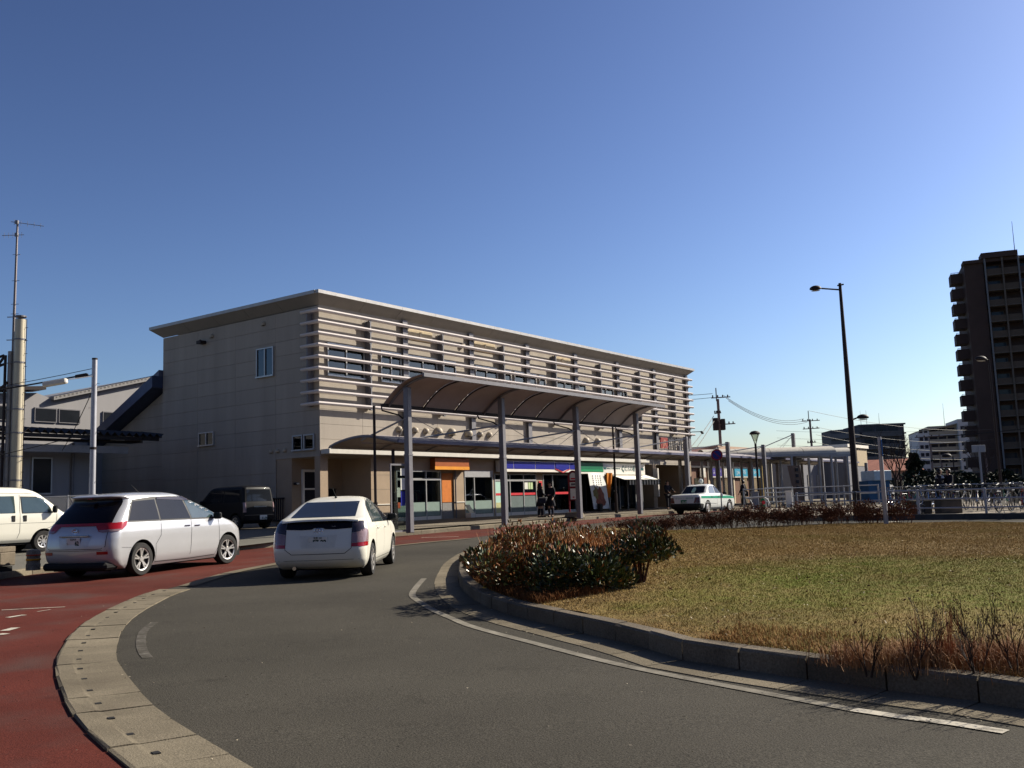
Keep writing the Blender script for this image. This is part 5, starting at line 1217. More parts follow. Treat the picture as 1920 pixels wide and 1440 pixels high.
# steel stack with an aerial mast
st = thing('flue_stack', 'tall cream steel flue with bands, ladder rungs and a second slimmer pipe', 'chimney', (-17.30, 33, gz(33)+.15))
FLUE = pm('flue_cream', (.40,.355,.26), .45, .2, var=.08, streak=True)
b0 = gz(33)+.15
m = MB(); m.cyl((.09,0,0),(.09,0,8.50-b0), .175, n=18); m.build('flue', FLUE, st, True)
m = MB(); m.cyl((.09,0,8.5-b0),(.09,0,8.52-b0), .17, n=18); m.build('flue_cap', DARKM, st)
m = MB(); m.cyl((-.28,.1,0),(-.28,.1,7.4-b0), .085, n=12); m.cyl((-.14,.1,0),(-.14,.1,8.1-b0), .05, n=10); m.build('side_pipe', pm('pipe_grey', (.26,.25,.24), .5, .2), st, True)
for k in range(10):
    z = .6 + k*.82; m = MB(); m.cyl((.09,0,z),(.09,0,z+.05), .19, n=18); m.box(-.38, .3, -.02, .02, z+.01, z+.035); m.build('band', STEEL, st)
m = MB(); m.cyl((.31,0,.5),(.31,0,7.9), .012, n=5)
for k in range(16): m.cyl((.25,0,.7+k*.46),(.36,0,.7+k*.46), .01, n=4)
m.build('conduit', DARKM, st)
ma = thing('aerial_mast', 'slim rusty mast with two small yagi aerials above the steel flue', 'aerial', (-17.52, 33.15, b0))
m = MB(); m.tube([(0,0,0),(0,0,8.6-b0),(0.02,0,12.15-b0)], [.055,.05,.035], 8); m.build('mast', pm('mast_grey', (.16,.14,.14), .5, .3), ma)
for z, d, L0, L1 in ((12.08, (.97,.22,-.12), -.2, .9), (11.62, (-.97,.2,.06), -.3, .6)):
    m = MB(); d = Vector(d).normalized(); q = Vector((0,0,z-b0)); m.cyl(q+d*L0, q+d*L1, .012, n=5)
    for k in range(5): c = q + d*(L0+(L1-L0)*(k+.5)/5); m.cyl(c-Vector((0,.0,.10)), c+Vector((0,.0,.10)), .006, n=4)
    m.cyl(q+Vector((0,0,-.05)), q+Vector((0,0,.07)), .07, n=8); m.build('yagi', STEEL, ma)
m = MB()
for z in (10.9, 9.95, 9.1, 8.75): m.cyl((-.12,0,z-b0),(.16,0,z-b0), .01, n=4)
m.build('step_bolt', STEEL, ma)
tr = thing('pipe_gantry', 'dark steel lattice bracket at the left edge beside the flue', 'gantry', (-19.2, 33, b0))
m = MB()
for a, b_ in (((-1,0,6.45-b0),(1.45,0,7.25-b0)), ((-1,0,6.1-b0),(1.5,0,6.95-b0)), ((.4,0,5.6-b0),(1.45,0,7.2-b0)), ((.2,0,5.0-b0),(1.6,0,6.3-b0)), ((-1,0,4.9-b0),(.6,0,5.6-b0))): m.cyl(a, b_, .045, n=6)
m.cyl((1.5,0,7.25-b0),(1.5,0,0),.05,n=8); m.build('bracket', DARKM, tr)

# lighting pole in the lot with cable box and lamp
lp = thing('utility_pole', 'grey utility pole behind the silver minivan with a dark cable box near its top', 'utility pole', (-12.36, 28, gz(28)+.15)); zb = gz(28)+.15
m = MB(); m.tube([(0,0,0),(0,0,3.0),(0,0,6.18-zb)], [.10,.085,.075], 12); m.build('pole', pm('pole_grey', (.34,.34,.36), .45, .4, var=.08), lp, True)
m = MB(); m.cyl((0,0,6.15-zb),(0,0,6.2-zb), .08, n=12); m.cyl((0,0,2.95),(0,0,3.02),.095,n=12); m.build('pole_cap', DARKM, lp)
m = MB(); m.T = Matrix.Translation((-.38,0,5.68-zb)) @ Matrix.Rotation(R_(-8),4,'Y'); m.bbox(-.18,.18,-.06,.06,-.055,.055,.02); m.T = None; m.cyl((-.2,0,5.68-zb),(0,0,5.72-zb),.012,n=5); m.build('cable_box', DARKM, lp)
for k in range(6): 
    m = MB(); m.cyl((-.02,0,1.3+k*.72),(.16*(1 if k % 2 else -1),0,1.3+k*.72),.008,n=4); m.build('step_bolt', STEEL, lp)
fl = thing('tube_lamp', 'white box shaped tube lamp hanging on the cable left of the grey pole', 'lamp', (-13.04, 27.0, 5.36))
m = MB(); m.T = Matrix.Rotation(R_(-8), 4, 'Y'); m.bbox(-.34, .34, -.09, .09, -.075, .075, .03); m.build('lamp_body', pm('lamp_ivory', (.55,.52,.45), .5), fl)
m = MB(); m.cyl((.1,0,.05),(.68,.95,.30),.014,n=5); m.build('lamp_arm', STEEL, fl)
def wire(name, pts, label, r=.015, grp='overhead cables at the left'):
    m = MB(); a, b_ = Vector(pts[0]), Vector(pts[1]); sag = pts[2]; m.tube([a.lerp(b_, t/12) - Vector((0,0,sag*4*(t/12)*(1-t/12))) for t in range(13)], r, 5)
    return tag(m.build(name, pm('cable_black', (.012,.012,.014), .6)), label, 'cable', grp)
wire('overhead_cable', ((-12.55,28,5.72),(-24,30.5,5.0),.12), 'thick dark cable running left from the box on the grey pole', .025)
wire('overhead_cable', ((-12.36,28,5.9),(-24,30.2,5.25),.25), 'thinner upper cable running left from the grey pole top', .010)
wire('overhead_cable', ((-12.36,28,5.35),(-18,38,4.2),.1), 'slanting dark service cable from the grey pole toward the warehouse', .013)
wire('overhead_cable', ((-12.36,28,4.0),(-22,31,2.9),.15), 'lowest dark cable crossing in front of the corrugated canopy', .013)

# chain link fence, bollard, concrete planter
cf = thing('chain_link_fence', 'chain link fence with a pale top rail behind the white van front', 'fence', (-15.6, 31.2, sz(-15.6, 31.2)))
m = MB(); m.cyl((-.4,0,1.62),(2.4,.2,1.66),.025,n=6); m.build('top_rail', STEELL, cf)
for k in range(3): m = MB(); m.cyl((-.4+1.4*k,.1*k,0),(-.4+1.4*k,.1*k,1.68),.03,n=6); m.build('post', STEELL, cf)
m = MB()
for k in range(44):
    x = -.4 + k*.075
    for sg2 in (1, -1):
        x1 = x + sg2*.8
        if -.4 <= x1 <= 2.4: m.cyl((x,0.05,.3),(x1,.12,1.62),.005,n=3,caps=False)
o = m.build('mesh_wire', STEEL, cf); o['kind'] = 'stuff'
m = MB(); m.box(-.4,2.4,-.05,.1,0,.32); m.build('footing', CONCD, cf)
p = px(62,1069,.15)
bo = thing('bollard', 'short round concrete bollard with one red and one yellow band', 'bollard', (p.x, p.y, sz(p.x, p.y)))
m = MB(); m.lathe([(.145,0),(.145,.13),(.135,.14),(.135,.20),(.142,.205),(.142,.245),(.135,.25),(.135,.30),(.142,.305),(.142,.38),(.12,.425),(.05,.44)], 20); m.build('post', speck('bollard_concrete', (.23,.21,.17), .3, 40, .25, 3), bo, True)
for z0, z1, c in ((.205,.245,'yellow_band'),(.305,.33,'red_band')):
    m = MB(); m.lathe([(.144,z0),(.147,z0+.004),(.147,z1-.004),(.144,z1)], 20); m.build('band', pm(c, (.55,.26,.02) if c[0] == 'y' else (.45,.06,.02), .5, var=.2, scale=8), bo, True)
p = px(-2,1072,.15)
pl = thing('planter', 'weathered concrete planter box with vertical ribs at the left edge', 'planter', (p.x, p.y, sz(p.x, p.y)), R_(-8))
m = MB(); m.bbox(-.45,.20,-.25,.25,.12,.40,.015); m.bbox(-.48,.18,-.28,.28,.40,.52,.015); m.build('box', CONCD, pl)
for k in range(5): m = MB(); m.bbox(-.44+k*.13,-.36+k*.13,-.29,-.25,.10,.40,.01); m.build('rib', CONCD, pl)
m = MB(); m.box(-.4,.15,-.22,.22,0,.1); m.build('foot', BLACK, pl)
# ------------------------------------------------------------------ people
SKIN = pm('skin', (.36,.22,.16), .55, var=.05); NAVY = pm('navy_cloth', (.010,.010,.016), .85, var=.3); HAIR = pm('hair_black', (.010,.008,.008), .45); SOCK = pm('sock_navy', (.012,.012,.02), .9); SHOE = pm('shoe_brown', (.02,.013,.01), .4); GREYC = pm('grey_cloth', (.30,.31,.34), .85); BAGM = pm('bag_navy', (.012,.012,.02), .7)
def skin_mesh(name, V, E, rad, root_i, mat, sub=1):
    me = bpy.data.meshes.new(name); me.from_pydata(V, E, []); o = bpy.data.objects.new('tmp', me); COL.objects.link(o)
    sk = o.modifiers.new('s', 'SKIN'); sk.use_smooth_shade = True
    for i, r in enumerate(rad):
        d = me.skin_vertices[0].data[i]; d.radius = (r, r) if not hasattr(r, '__len__') else r; d.use_root = (i == root_i)
    if sub: mo = o.modifiers.new('d', 'SUBSURF'); mo.levels = sub; mo.render_levels = sub
    bpy.context.view_layer.update()
    m2 = bpy.data.meshes.new_from_object(o.evaluated_get(bpy.context.evaluated_depsgraph_get())); bpy.data.objects.remove(o)
    m2.materials.clear(); m2.materials.append(mat); m2.polygons.foreach_set('use_smooth', [True]*len(m2.polygons)); m2.name = name
    return m2
def person(label, at, heading, h=1.6, arms=((.0,.25),(.0,.25)), step=.0, skirt=True, group=None, hood=False, bag=True, headturn=0.0, shirt=None, walk=False):
    """arms: per side (forward swing, elbow bend) in radians; x is the person's right-left axis, y is forward"""
    k = h/1.6
    root = thing('person', label, 'person', at, R_(-heading), group)
    V = []; E = []; R2 = []
    def v(p, r, par=None): V.append(tuple(c*k for c in p)); R2.append(r*k); i = len(V)-1; (E.append((par, i)) if par is not None else None); return i
    pel = v((0,0,.86), .115); ab = v((0,.005,1.02), .105, pel); ch = v((0,.0,1.20), .125, ab); ne = v((0,-.005,1.345), .052, ch); hd0 = v((0,.012,1.405), .062, ne); hd1 = v((0,.02,1.475), .082, hd0); hd2 = v((0,.012,1.545), .06, hd1)
    feet = []; armpts = []
    for i, s in enumerate((-1, 1)):
        st_ = (step if s > 0 else -step)
        hp = v((s*.085,0,.80), .088, pel); kn = v((s*.09, st_*.55+.01,.45), .056, hp); an_ = v((s*.092, st_-.01,.085), .036, kn); he = v((s*.095, st_+.05,.035), .033, an_); to = v((s*.10, st_+.14,.022), .024, he); feet.append((s, st_))
        sw, eb = arms[i]
        sh = v((s*.165,0,1.275), .052, ch); el = Vector((s*.205, math.sin(sw)*.26, 1.275-math.cos(sw)*.26)); e = v(el, .038, sh)
        wr = el + Vector((-s*.02, math.sin(sw+eb)*.23, -math.cos(sw+eb)*.23)); w_ = v(wr, .024, e); fd = Vector((0, math.sin(sw+eb+.1), -math.cos(sw+eb+.1)))
        pa = wr + fd*.07; pi = v(pa, .026, w_); armpts.append((V[sh], V[e], V[w_]))
        for j, (ox, l) in enumerate(((-.024,.055),(-.008,.068),(.008,.063),(.024,.05))):
            f0 = pa + Vector((ox*.4, ox, 0)) + fd*.028; f1 = f0 + fd*l + Vector((-s*.012, 0, 0)); a = v(f0, .0085, pi); v(f1, .0075, a)
        th = v(wr + fd*.035 + Vector((-s*.01,.03,0)), .009, w_); v(wr + fd*.075 + Vector((-s*.012,.04,0)), .008, th)
    bm_ = skin_mesh('body', V, E, R2, 0, SKIN, 1); link('body', bm_, root)
    # jacket: torso and sleeves over the body
    V2 = [(0,0,.80),(0,.005,.98),(0,0,1.20),(0,-.005,1.325)]; E2 = [(0,1),(1,2),(2,3)]; R3 = [.160,.150,.155,.075]
    V2 = [tuple(c*k for c in p) for p in V2]; R3 = [r*k for r in R3]
    for a in armpts:
        n0 = len(V2); V2 += list(a); E2 += [(2, n0), (n0, n0+1), (n0+1, n0+2)]; R3 += [.075*k, .058*k, .045*k]
    link('jacket', skin_mesh('jacket', V2, E2, R3, 0, shirt or NAVY, 1), root)
    if skirt:
        m = MB(); n_ = 28; prof = [(.135,.90),(.17,.75),(.225,.50),(.215,.505)]; vs = []
        for r, z in prof:
            for j in range(n_): a = 2*math.pi*j/n_; q = r*(1+(.07*math.cos(a*14) if z < .7 else 0)); vs.append((math.cos(a)*q*k, math.sin(a)*q*.85*k, z*k))
        m.add(vs, [(i*n_+j, i*n_+(j+1) % n_, (i+1)*n_+(j+1) % n_, (i+1)*n_+j) for i in range(3) for j in range(n_)]); m.build('skirt', NAVY, root, True)
        for s, st_ in feet:
            m = MB(); m.tube([(s*.091*k,(st_*.55+.01)*k*.9,.40*k),(s*.092*k,(st_*.8)*k,.26*k),(s*.092*k,(st_-.01)*k,.10*k)], [.058*k,.060*k,.042*k], 10); m.build('sock', SOCK, root, True)
    else:
        V3 = [(0,0,.86),(-.09,0,.78),(.09,0,.78)]; E3 = [(0,1),(0,2)]; R4 = [.135,.10,.10]
        for i, (s, st_) in enumerate(feet):
            n0 = len(V3); V3 += [(s*.09, st_*.55+.01,.45),(s*.092, st_-.01,.09)]; E3 += [(1+i, n0),(n0,n0+1)]; R4 += [.075,.06]
        link('trousers', skin_mesh('trousers', [tuple(c*k for c in p) for p in V3], E3, [r*k for r in R4], 0, NAVY, 1), root)
    for s, st_ in feet:
        m = MB(); m.bbox((s*.098-.042)*k,(s*.098+.042)*k,(st_-.06)*k,(st_+.175)*k,0,.065*k,.022*k); m.build('shoe', SHOE, root)
    # hair cap with a face opening, eyes, nose, mouth, ears
    m = MB(); c = Vector((0,.008,1.48))*k; us = [math.pi*i/10 for i in range(11)]; w2 = [2*math.pi*j/16 for j in range(17)]
    def hairp(a, b_):
        d = Vector((math.sin(a)*math.sin(b_), math.sin(a)*math.cos(b_), math.cos(a))); rr_ = .112
        if d.y > .35 and d.z < .45: rr_ = .07
        if d.y < .2 and d.z < -.3: rr_ *= 1.15
        return c + d*(rr_*k)
    m.grid(hairp, us, w2); m.build('hood' if hood else 'hair', NAVY if hood else HAIR, root, True)
    for s in (-1, 1):
        m = MB(); m.lathe([(.002,-.008),(.009,-.004),(.010,.004),(.002,.008)], 8, 'y', (s*.03*k, .098*k, 1.478*k)); m.build('eye', HAIR, root)
        m = MB(); m.lathe([(.004,-.012),(.024,-.006),(.02,.01),(.004,.014)], 8, 'x', (s*.082*k, .01*k, 1.465*k)); m.build('ear', SKIN, root, True)
    m = MB(); m.add([(-.012*k,.096*k,1.445*k),(.012*k,.096*k,1.445*k),(0,.118*k,1.447*k),(0,.100*k,1.485*k)], [(0,1,2),(0,2,3),(1,3,2),(0,3,1)]); m.build('nose', SKIN, root)
    m = MB(); m.bbox(-.02*k,.02*k,.088*k,.100*k,1.418*k,1.428*k,.003*k); m.build('mouth', pm('lips', (.25,.08,.07), .5), root)
    if bag:
        m = MB(); m.bbox(.19*k,.31*k,-.22*k,.2*k,.62*k,.92*k,.04*k); m.build('bag', BAGM, root)
        m = MB(); m.tube([(.25*k,-.15*k,.92*k),(.12*k,-.08*k,1.33*k),(.02*k,.1*k,1.3*k),(.24*k,.15*k,.92*k)], .014*k, 5); m.build('bag_strap', BAGM, root)
    return root
def stand(x, y): return (x, y, sz(x, y)+.008)
person('girl in dark school coat with a scarf, left of the two by the store', stand(1.10, 43.9), 70, 1.58, ((.2,.5),(.3,1.2)), .05, True, None)
rt = person('girl in dark school uniform with a pale collar, right of the two by the store', stand(1.58, 44.05), 200, 1.62, ((.1,.7),(.15,.6)), -.06, True, None)
m = MB(); m.grid(lambda a, b_: (math.sin(a)*(.17+.02*b_), math.cos(a)*(.12+.02*b_)-.02, 1.30-.14*b_), [math.pi*.55+math.pi*.9*i/10 for i in range(11)], [0,.5,1]); m.build('sailor_collar', GREYC, rt, True)
sc = [o for o in COL.objects if o.get('label','').startswith('girl in dark school coat')][0]
m = MB(); m.lathe([(.07,1.30),(.115,1.31),(.125,1.35),(.115,1.39),(.07,1.40)], 16); m.build('scarf', pm('scarf', (.05,.02,.03), .9), sc, True)
person('person in dark clothes bending over by the station entrance counter', stand(8.6, 54.5), 150, 1.66, ((.6,.5),(.5,.6)), .08, False, None, bag=False)
person('person in a long dark coat walking below the teal shop signs', stand(13.6, 57.5), 300, 1.62, ((.3,.2),(-.3,.3)), .16, False, None)
for x, y, hd, lab, sk_ in ((17.35, 39.3, 120, 'person with a pale shoulder cape standing behind the parked bicycles, left of a pair', False), (17.75, 39.4, 250, 'person in black standing behind the parked bicycles, right of a pair', False)):
    r_ = person(lab, (x, y, gz(y)+.15), hd, 1.62, ((.3,.9),(.2,.8)), .03, sk_, None)
    if 'pale' in lab: m = MB(); m.grid(lambda a, b_: (math.sin(a)*(.16+.05*b_), math.cos(a)*(.13+.05*b_), 1.33-.12*b_), [2*math.pi*i/16 for i in range(17)], [0,.5,1]); m.build('cape', GREYC, r_, True)

# ------------------------------------------------------------------ street furniture
p = Vector((2.62, 43.6, 0)); zb = sz(p.x, p.y)+.006
bs = thing('bus_stop_sign', 'slim dark red bus stop sign with white panels on a concrete foot', 'bus stop sign', (p.x, p.y, zb), R_(-14))
DR = pm('stop_red', (.16,.012,.018), .45); 
m = MB(); m.add([(-.42,-.35,0),(.42,-.35,0),(.42,.35,0),(-.42,.35,0),(-.33,-.26,.22),(.33,-.26,.22),(.33,.26,.22),(-.33,.26,.22)], [(0,3,2,1),(4,5,6,7),(0,1,5,4),(1,2,6,5),(2,3,7,6),(3,0,4,7)]); m.build('foot', CONC, bs)
for s in (-1, 1): m = MB(); m.bbox(s*.21-.03, s*.21+.03, -.03, .03, .22, 1.9, .008); m.build('leg', DR, bs)
m = MB(); pts = [(-.24,.75)] + [(.24,.75)] + [(math.cos(a)*.24, 1.86+math.sin(a)*.24) for a in [math.pi*i/12 for i in range(13)]]; m.prism(pts, lambda a, b_, d: (a, d, b_), -.028, .028); m.build('board', DR, bs)
def sp_(x0, x1, z0, z1, mt, nm_): m = MB(); m.box(x0, x1, -.038, -.029, z0, z1); return m.build(nm_, mt, bs)
m = MB(); m.prism([(-.13,1.66)] + [(.13,1.66)] + [(math.cos(a)*.14, 1.84+math.sin(a)*.16) for a in [math.pi*i/8 for i in range(9)]], lambda a, b_, d: (a, d, b_), -.038, -.029); m.build('panel', PAPER, bs)
sp_(-.15,.15,1.38,1.56,PAPER,'panel'); sp_(-.14,.14,.80,1.28,PAPER,'panel')
m = MB(); m.box(-.10,.10,-.041,-.039,1.42,1.52); m.build('timetable', pm('print_grey',(.12,.12,.12),.7), bs); m = MB(); m.box(-.1,.1,-.041,-.039,1.69,1.76); m.box(-.04,.04,-.041,-.039,.86,.92); m.build('print', REDP, bs)
# notice post and glass screen by the first shelter post
q = loc(-.95, -4.9); np_ = thing('notice_post', 'dark post with a box, small notices and an orange tag by the first shelter post', 'notice post', (q.x, q.y, sz(q.x,q.y)), ROTZ)
m = MB(); m.cyl((0,0,0),(0,0,2.9),.06,n=8); m.bbox(-.13,.13,-.1,.1,.0,1.0,.03); m.bbox(-.09,.09,-.1,.1,1.0,1.35,.03); m.build('post', DARKM, np_)
m = MB(); m.bbox(.1,.3,-.06,-.02,1.15,1.5,.005); m.build('notice', PAPER, np_); m = MB(); m.bbox(.1,.27,-.08,-.02,.74,.96,.02); m.build('orange_tag', pm('tag_orange',(.55,.09,.03),.5), np_)
q = loc(-1.9, -6.15); gs = thing('glass_screen', 'framed glass wind screen with white notices between post and shelter end', 'wind screen', (q.x, q.y, sz(q.x,q.y)), ROTZ)
m = MB(); m.box(-.55,.18,-.02,.02,0,.06); m.box(-.55,-.50,-.02,.02,.06,2.3); m.box(-.55,.18,-.02,.02,2.3,2.36); m.build('frame', STEEL, gs); m = MB(); m.box(-.5,.18,-.004,.004,.06,2.3); m.build('pane', SHOPG, gs)
for z0, z1 in ((1.45,1.85),(1.95,2.2),): m = MB(); m.box(-.05,.17,-.02,-.012,z0,z1); m.build('notice', PAPER, gs)
m = MB(); m.box(-.05,.17,-.018,-.012,.9,1.4); m.build('notice', BLUE, gs)
# round no parking sign
q = Vector((9.75, 46.0)); ns = thing('no_parking_sign', 'round blue sign with red ring and bar on a grey post behind the taxi', 'road sign', (q.x, q.y, sz(q.x,q.y)), R_(-12))
zb = sz(q.x,q.y); m = MB(); m.cyl((.05,.03,0),(.05,.03,3.85-zb),.03,n=8); m.build('post', STEEL, ns)
m = MB(); m.lathe([(.002,-.008),(.275,-.006),(.275,.006),(.002,.008)], 28, 'y', (-.03,-.01,3.46-zb)); m.build('disc', pm('sign_ring_red',(.20,.012,.02),.4), ns)
m = MB(); m.lathe([(.002,-.012),(.205,-.011),(.205,-.0085),(.002,-.0085)], 28, 'y', (-.03,-.01,3.46-zb)); m.build('blue_field', pm('sign_blue',(.012,.02,.16),.4), ns)
m = MB(); m.T = Matrix.Translation((-.03,-.024,3.46-zb)) @ Matrix.Rotation(R_(45),4,'Y'); m.box(-.21,.21,-.004,.002,-.022,.022); m.build('bar', MATS['sign_ring_red'], ns)
# tall twin lamp
LQ = Vector((12.73, 36.0)); zl = gz(36)+.15
tl = thing('street_lamp', 'tall dark lamp post with a high left head and a low right head', 'street lamp', (LQ.x, LQ.y, zl))
m = MB(); m.tube([(0,0,0),(0,0,4.0),(0,0,9.45-zl)], [.13,.10,.055], 12); m.cyl((0,0,0),(0,0,.9),.15,n=12); m.build('post', DARKM, tl, True)
def lamphead(root, p, d, s, L_):
    m = MB(); d = Vector(d).normalized(); m.tube([Vector((0,0,p[2]-.08)), Vector(p)], .03*s, 6); m.build('arm', DARKM, root)
    m = MB(); c = Vector(p) + d*L_*.5; rot = d.to_track_quat('X','Z').to_matrix().to_4x4()
    m.T = Matrix.Translation(c) @ rot; us = [math.pi*i/10 for i in range(11)]; m.grid(lambda a, b_: (-math.cos(a)*L_*.5, math.sin(a)*math.cos(b_)*L_*.27, math.sin(a)*math.sin(b_)*L_*(.30 if math.sin(b_) > 0 else .10)), us, [2*math.pi*j/14 for j in range(15)]); h_ = m.build('lamp_head', DARKM, root, True)
    m = MB(); m.T = Matrix.Translation(c + Vector((0,0,-L_*.09))) @ rot; m.grid(lambda a, b_: (-math.cos(a)*L_*.38, math.sin(a)*math.cos(b_)*L_*.20, -.02+math.sin(a)*math.sin(b_)*L_*.07), us, [math.pi+math.pi*j/8 for j in range(9)]); m.build('lens', pm('lamp_lens',(.35,.34,.32),.3), h_, True)
lamphead(tl, (-.72,0,9.27-zl), (-1,0,-.06), 1, .46); m = MB(); m.cyl((-.1,0,9.36-zl),(.14,0,9.40-zl),.03,n=6); m.build('arm', DARKM, tl)
lamphead(tl, (.24,0,4.24-zl), (1,0,.0), 1, .46)
# lantern, right lamps and sign posts
def simple_lamp(x, y, z0, z1, label, d=(1,0,0), L_=.7, r=.06):
    t_ = thing('street_lamp', label, 'street lamp', (x, y, z0)); m = MB(); m.tube([(0,0,0),(0,0,z1-z0)], [r*1.3, r*.8], 8); m.build('post', DARKM, t_); lamphead(t_, (d[0]*.1, 0, z1-z0), d, 1, L_); return t_
simple_lamp(22.7, 45, gz(45)+.1, 7.5, 'dark lamp post with a drooping head in front of the brown tower', (-1,0,.05), .55)
simple_lamp(32.0, 70, .6, 3.8, 'low dark lamp with a sun glint near the dark fir', (-1,0,0), .7, .05)
la = thing('lantern_lamp', 'dark lantern style lamp with a domed cap above the walkway roof', 'street lamp', (15.14, 60, .785))
m = MB(); m.cyl((0,0,0),(0,0,3.9),.07,n=8); m.build('post', DARKM, la)
m = MB(); m.lathe([(.05,3.9),(.09,4.05),(.30,4.50),(.27,4.52),(.06,4.06)], 12); m.build('lantern_glass', glass('lantern_glass',(.8,.8,.75)), la)
m = MB(); m.lathe([(.34,4.48),(.33,4.56),(.22,4.66),(.05,4.70)], 14); m.build('lantern_cap', DARKM, la)
for k in range(4): m = MB(); a = k*math.pi/2+.4; m.cyl((math.cos(a)*.06,math.sin(a)*.06,3.9),(math.cos(a)*.31,math.sin(a)*.31,4.5),.018,n=4); m.build('lantern_rib', DARKM, la)
q = Vector((9.78, 25.6)); zq = lz(9.78,25.6)
pp = thing('sign_post', 'pale grey post with a narrow blue sign seen edge on at the lawn corner', 'sign post', (q.x, q.y, zq))
m = MB(); m.tube([(0,0,-.05),(0,0,2.92-zq)], [.062,.05], 10); m.build('post', STEELL, pp, True); m = MB(); m.T = Matrix.Translation((.03,-.06,2.62-zq)) @ Matrix.Rotation(R_(70),4,'Z'); m.bbox(-.14,.14,-.01,.01,-.22,.22,.005); m.build('sign_plate', pm('sign_sky_blue',(.03,.12,.35),.4), pp)
rs = thing('road_sign', 'pale rectangular road sign seen from its back on a slim post by the tower', 'road sign', (29.1, 60, .7))
m = MB(); m.tube([(0,0,0),(0,0,3.3)], .07, 8); m.build('post', STEELL, rs); m = MB(); m.bbox(-.45,.40,-.02,.02,2.95,3.4,.01); m.build('sign_plate', STEELL, rs)

# ------------------------------------------------------------------ yard with railing and bicycles
DF = -N; F0 = Vector((12.05, 34.22, 0))
yard = [F0 - DF*.3, F0 + DF*30, F0 + DF*30 + U*40, F0 - DF*.3 + U*16, Vector((10.3, 47, 0)), Vector((10.4, 36.4, 0))]
sheet('bicycle_yard', yard, 0.17, speck('yard_paving', (.23,.20,.16), .2, 40, .15, .4))
yk = struct('yard_kerb')
stones(yk, 'kerb_stone', [F0 - DF*.1, F0 + DF*5, F0 + DF*12, F0 + DF*24], 1.2, [(-.12,-.05),(-.12,.17),(-.10,.19),(.12,.19),(.12,-.05)], pm('dark_kerb', (.05,.047,.045), .8, var=.3), g=gk)
stones(yk, 'kerb_stone', [F0 - DF*.1, Vector((10.5, 36.2, 0)), Vector((10.3, 46.5, 0))], 1.2, [(-.12,-.05),(-.12,.17),(-.10,.19),(.12,.19),(.12,-.05)], CONC, g=gk)
strip('lane_marking', pxs([(1662,979.5),(1690,978)]), .3, .012, WLINE)
RAILM = pm('rail_paint', (.33,.32,.34), .45, .3, var=.08)
def railing(name, label, pts, h=.80, rails=(.80,.50,.20), grp=None, mat=RAILM, r=.026):
    b_ = Vector(pts[0]); root = thing(name, label, 'railing', (b_.x, b_.y, gz(b_.y)+.19), 0, grp)
    for a in pts:
        m = MB(); z = gz(a[1])+.19-root.location.z; m.bbox(a[0]-b_.x-.035, a[0]-b_.x+.035, a[1]-b_.y-.035, a[1]-b_.y+.035, z-.02, z+h+.04, .01); m.build('post', mat, root)
    for a, c in zip(pts, pts[1:]):
        for hh in rails:
            m = MB(); m.cyl((a[0]-b_.x, a[1]-b_.y, gz(a[1])+.19-root.location.z+hh), (c[0]-b_.x, c[1]-b_.y, gz(c[1])+.19-root.location.z+hh), r, n=6); m.build('rail', mat, root)
    return root
railing('railing', 'grey three rail fence along the dark kerb in front of the bicycles', [tuple((F0 + DF*2.1*k)[:2]) for k in range(8)])
railing('railing', 'pale three rail fence returning left from the tall lamp', [tuple(F0[:2]), (11.3, 35.2), (10.55, 36.2)], grp=None, mat=STEELL)
railing('railing', 'distant low white rail between the taxi and the barrel roofs', [(11.6, 49), (13.2, 48.9), (14.9, 48.8), (16.6, 48.7), (18.3, 48.6)], .95, (.95,.55), mat=STEELL)
railing('railing', 'white slatted bicycle barrier below the tan block', [(13.6,52.5),(15.0,52.2)], 1.0, (1.0,.75,.5,.25), mat=pm('barrier_white',(.60,.58,.52),.5), r=.035)
hb = thing('hoop_barrier', 'low curved hoop rail with a red disc behind the dry hedge', 'barrier', (11.0, 45.0, gz(45)+.17))
m = MB(); m.cyl((-.25,0,.56),(.62,0,.60),.035,n=8); m.build('top_rail', STEELL, hb)
for x, s in ((-.2,1),(.60,1)): m = MB(); m.tube([(x,0,.56),(x+.12*s,0,.5),(x+.22*s,0,.3),(x+.26*s,0,0)], .03, 6); m.build('hoop', STEELL, hb)
m = MB(); m.bbox(.45,.62,.03,.06,.0,.52,.01); m.build('green_plate', GREEN, hb); m = MB(); m.lathe([(.002,-.01),(.09,-.008),(.09,.008),(.002,.01)], 14, 'y', (.55,.0,.33)); m.build('red_disc', REDP, hb)
def box_thing(name, label, cat, x, y, w_, d_, h_, mat, z=None, cap=None):
    t_ = thing(name, label, cat, (x, y, gz(y)+.17 if z is None else z)); m = MB(); m.bbox(-w_/2, w_/2, -d_/2, d_/2, 0, h_, .02); m.build('casing', mat, t_)
    m = MB(); m.bbox(-w_/2-.02, w_/2+.02, -d_/2-.02, d_/2+.02, h_, h_+.05, .01); m.build('lid', cap or mat, t_); m = MB(); m.box(-w_/2+.05, w_/2-.05, -d_/2-.008, -d_/2-.001, h_*.15, h_*.85); m.build('front_panel', mat, t_); return t_
box_thing('kiosk_box', 'grey notice cabinet standing behind the rail right of the taxi', 'cabinet', 11.95, 48.2, .34, .3, .8, pm('cabinet_grey',(.20,.20,.22),.6,var=.2,scale=9))
box_thing('white_board', 'small white notice board beside the rail, left of the pale fence', 'notice board', 13.6, 48.0, .32, .1, .78, WHITE)
box_thing('concrete_planter', 'left dark concrete block among the bicycles behind the railing', 'planter', 14.2, 33.9, .62, .5, .42, pm('block_dark',(.075,.065,.055),.8,var=.2), cap=CONC)
box_thing('concrete_planter', 'right larger dark concrete block among the bicycles behind the railing', 'planter', 14.95, 33.4, .72, .6, .46, MATS['block_dark'], cap=CONC)
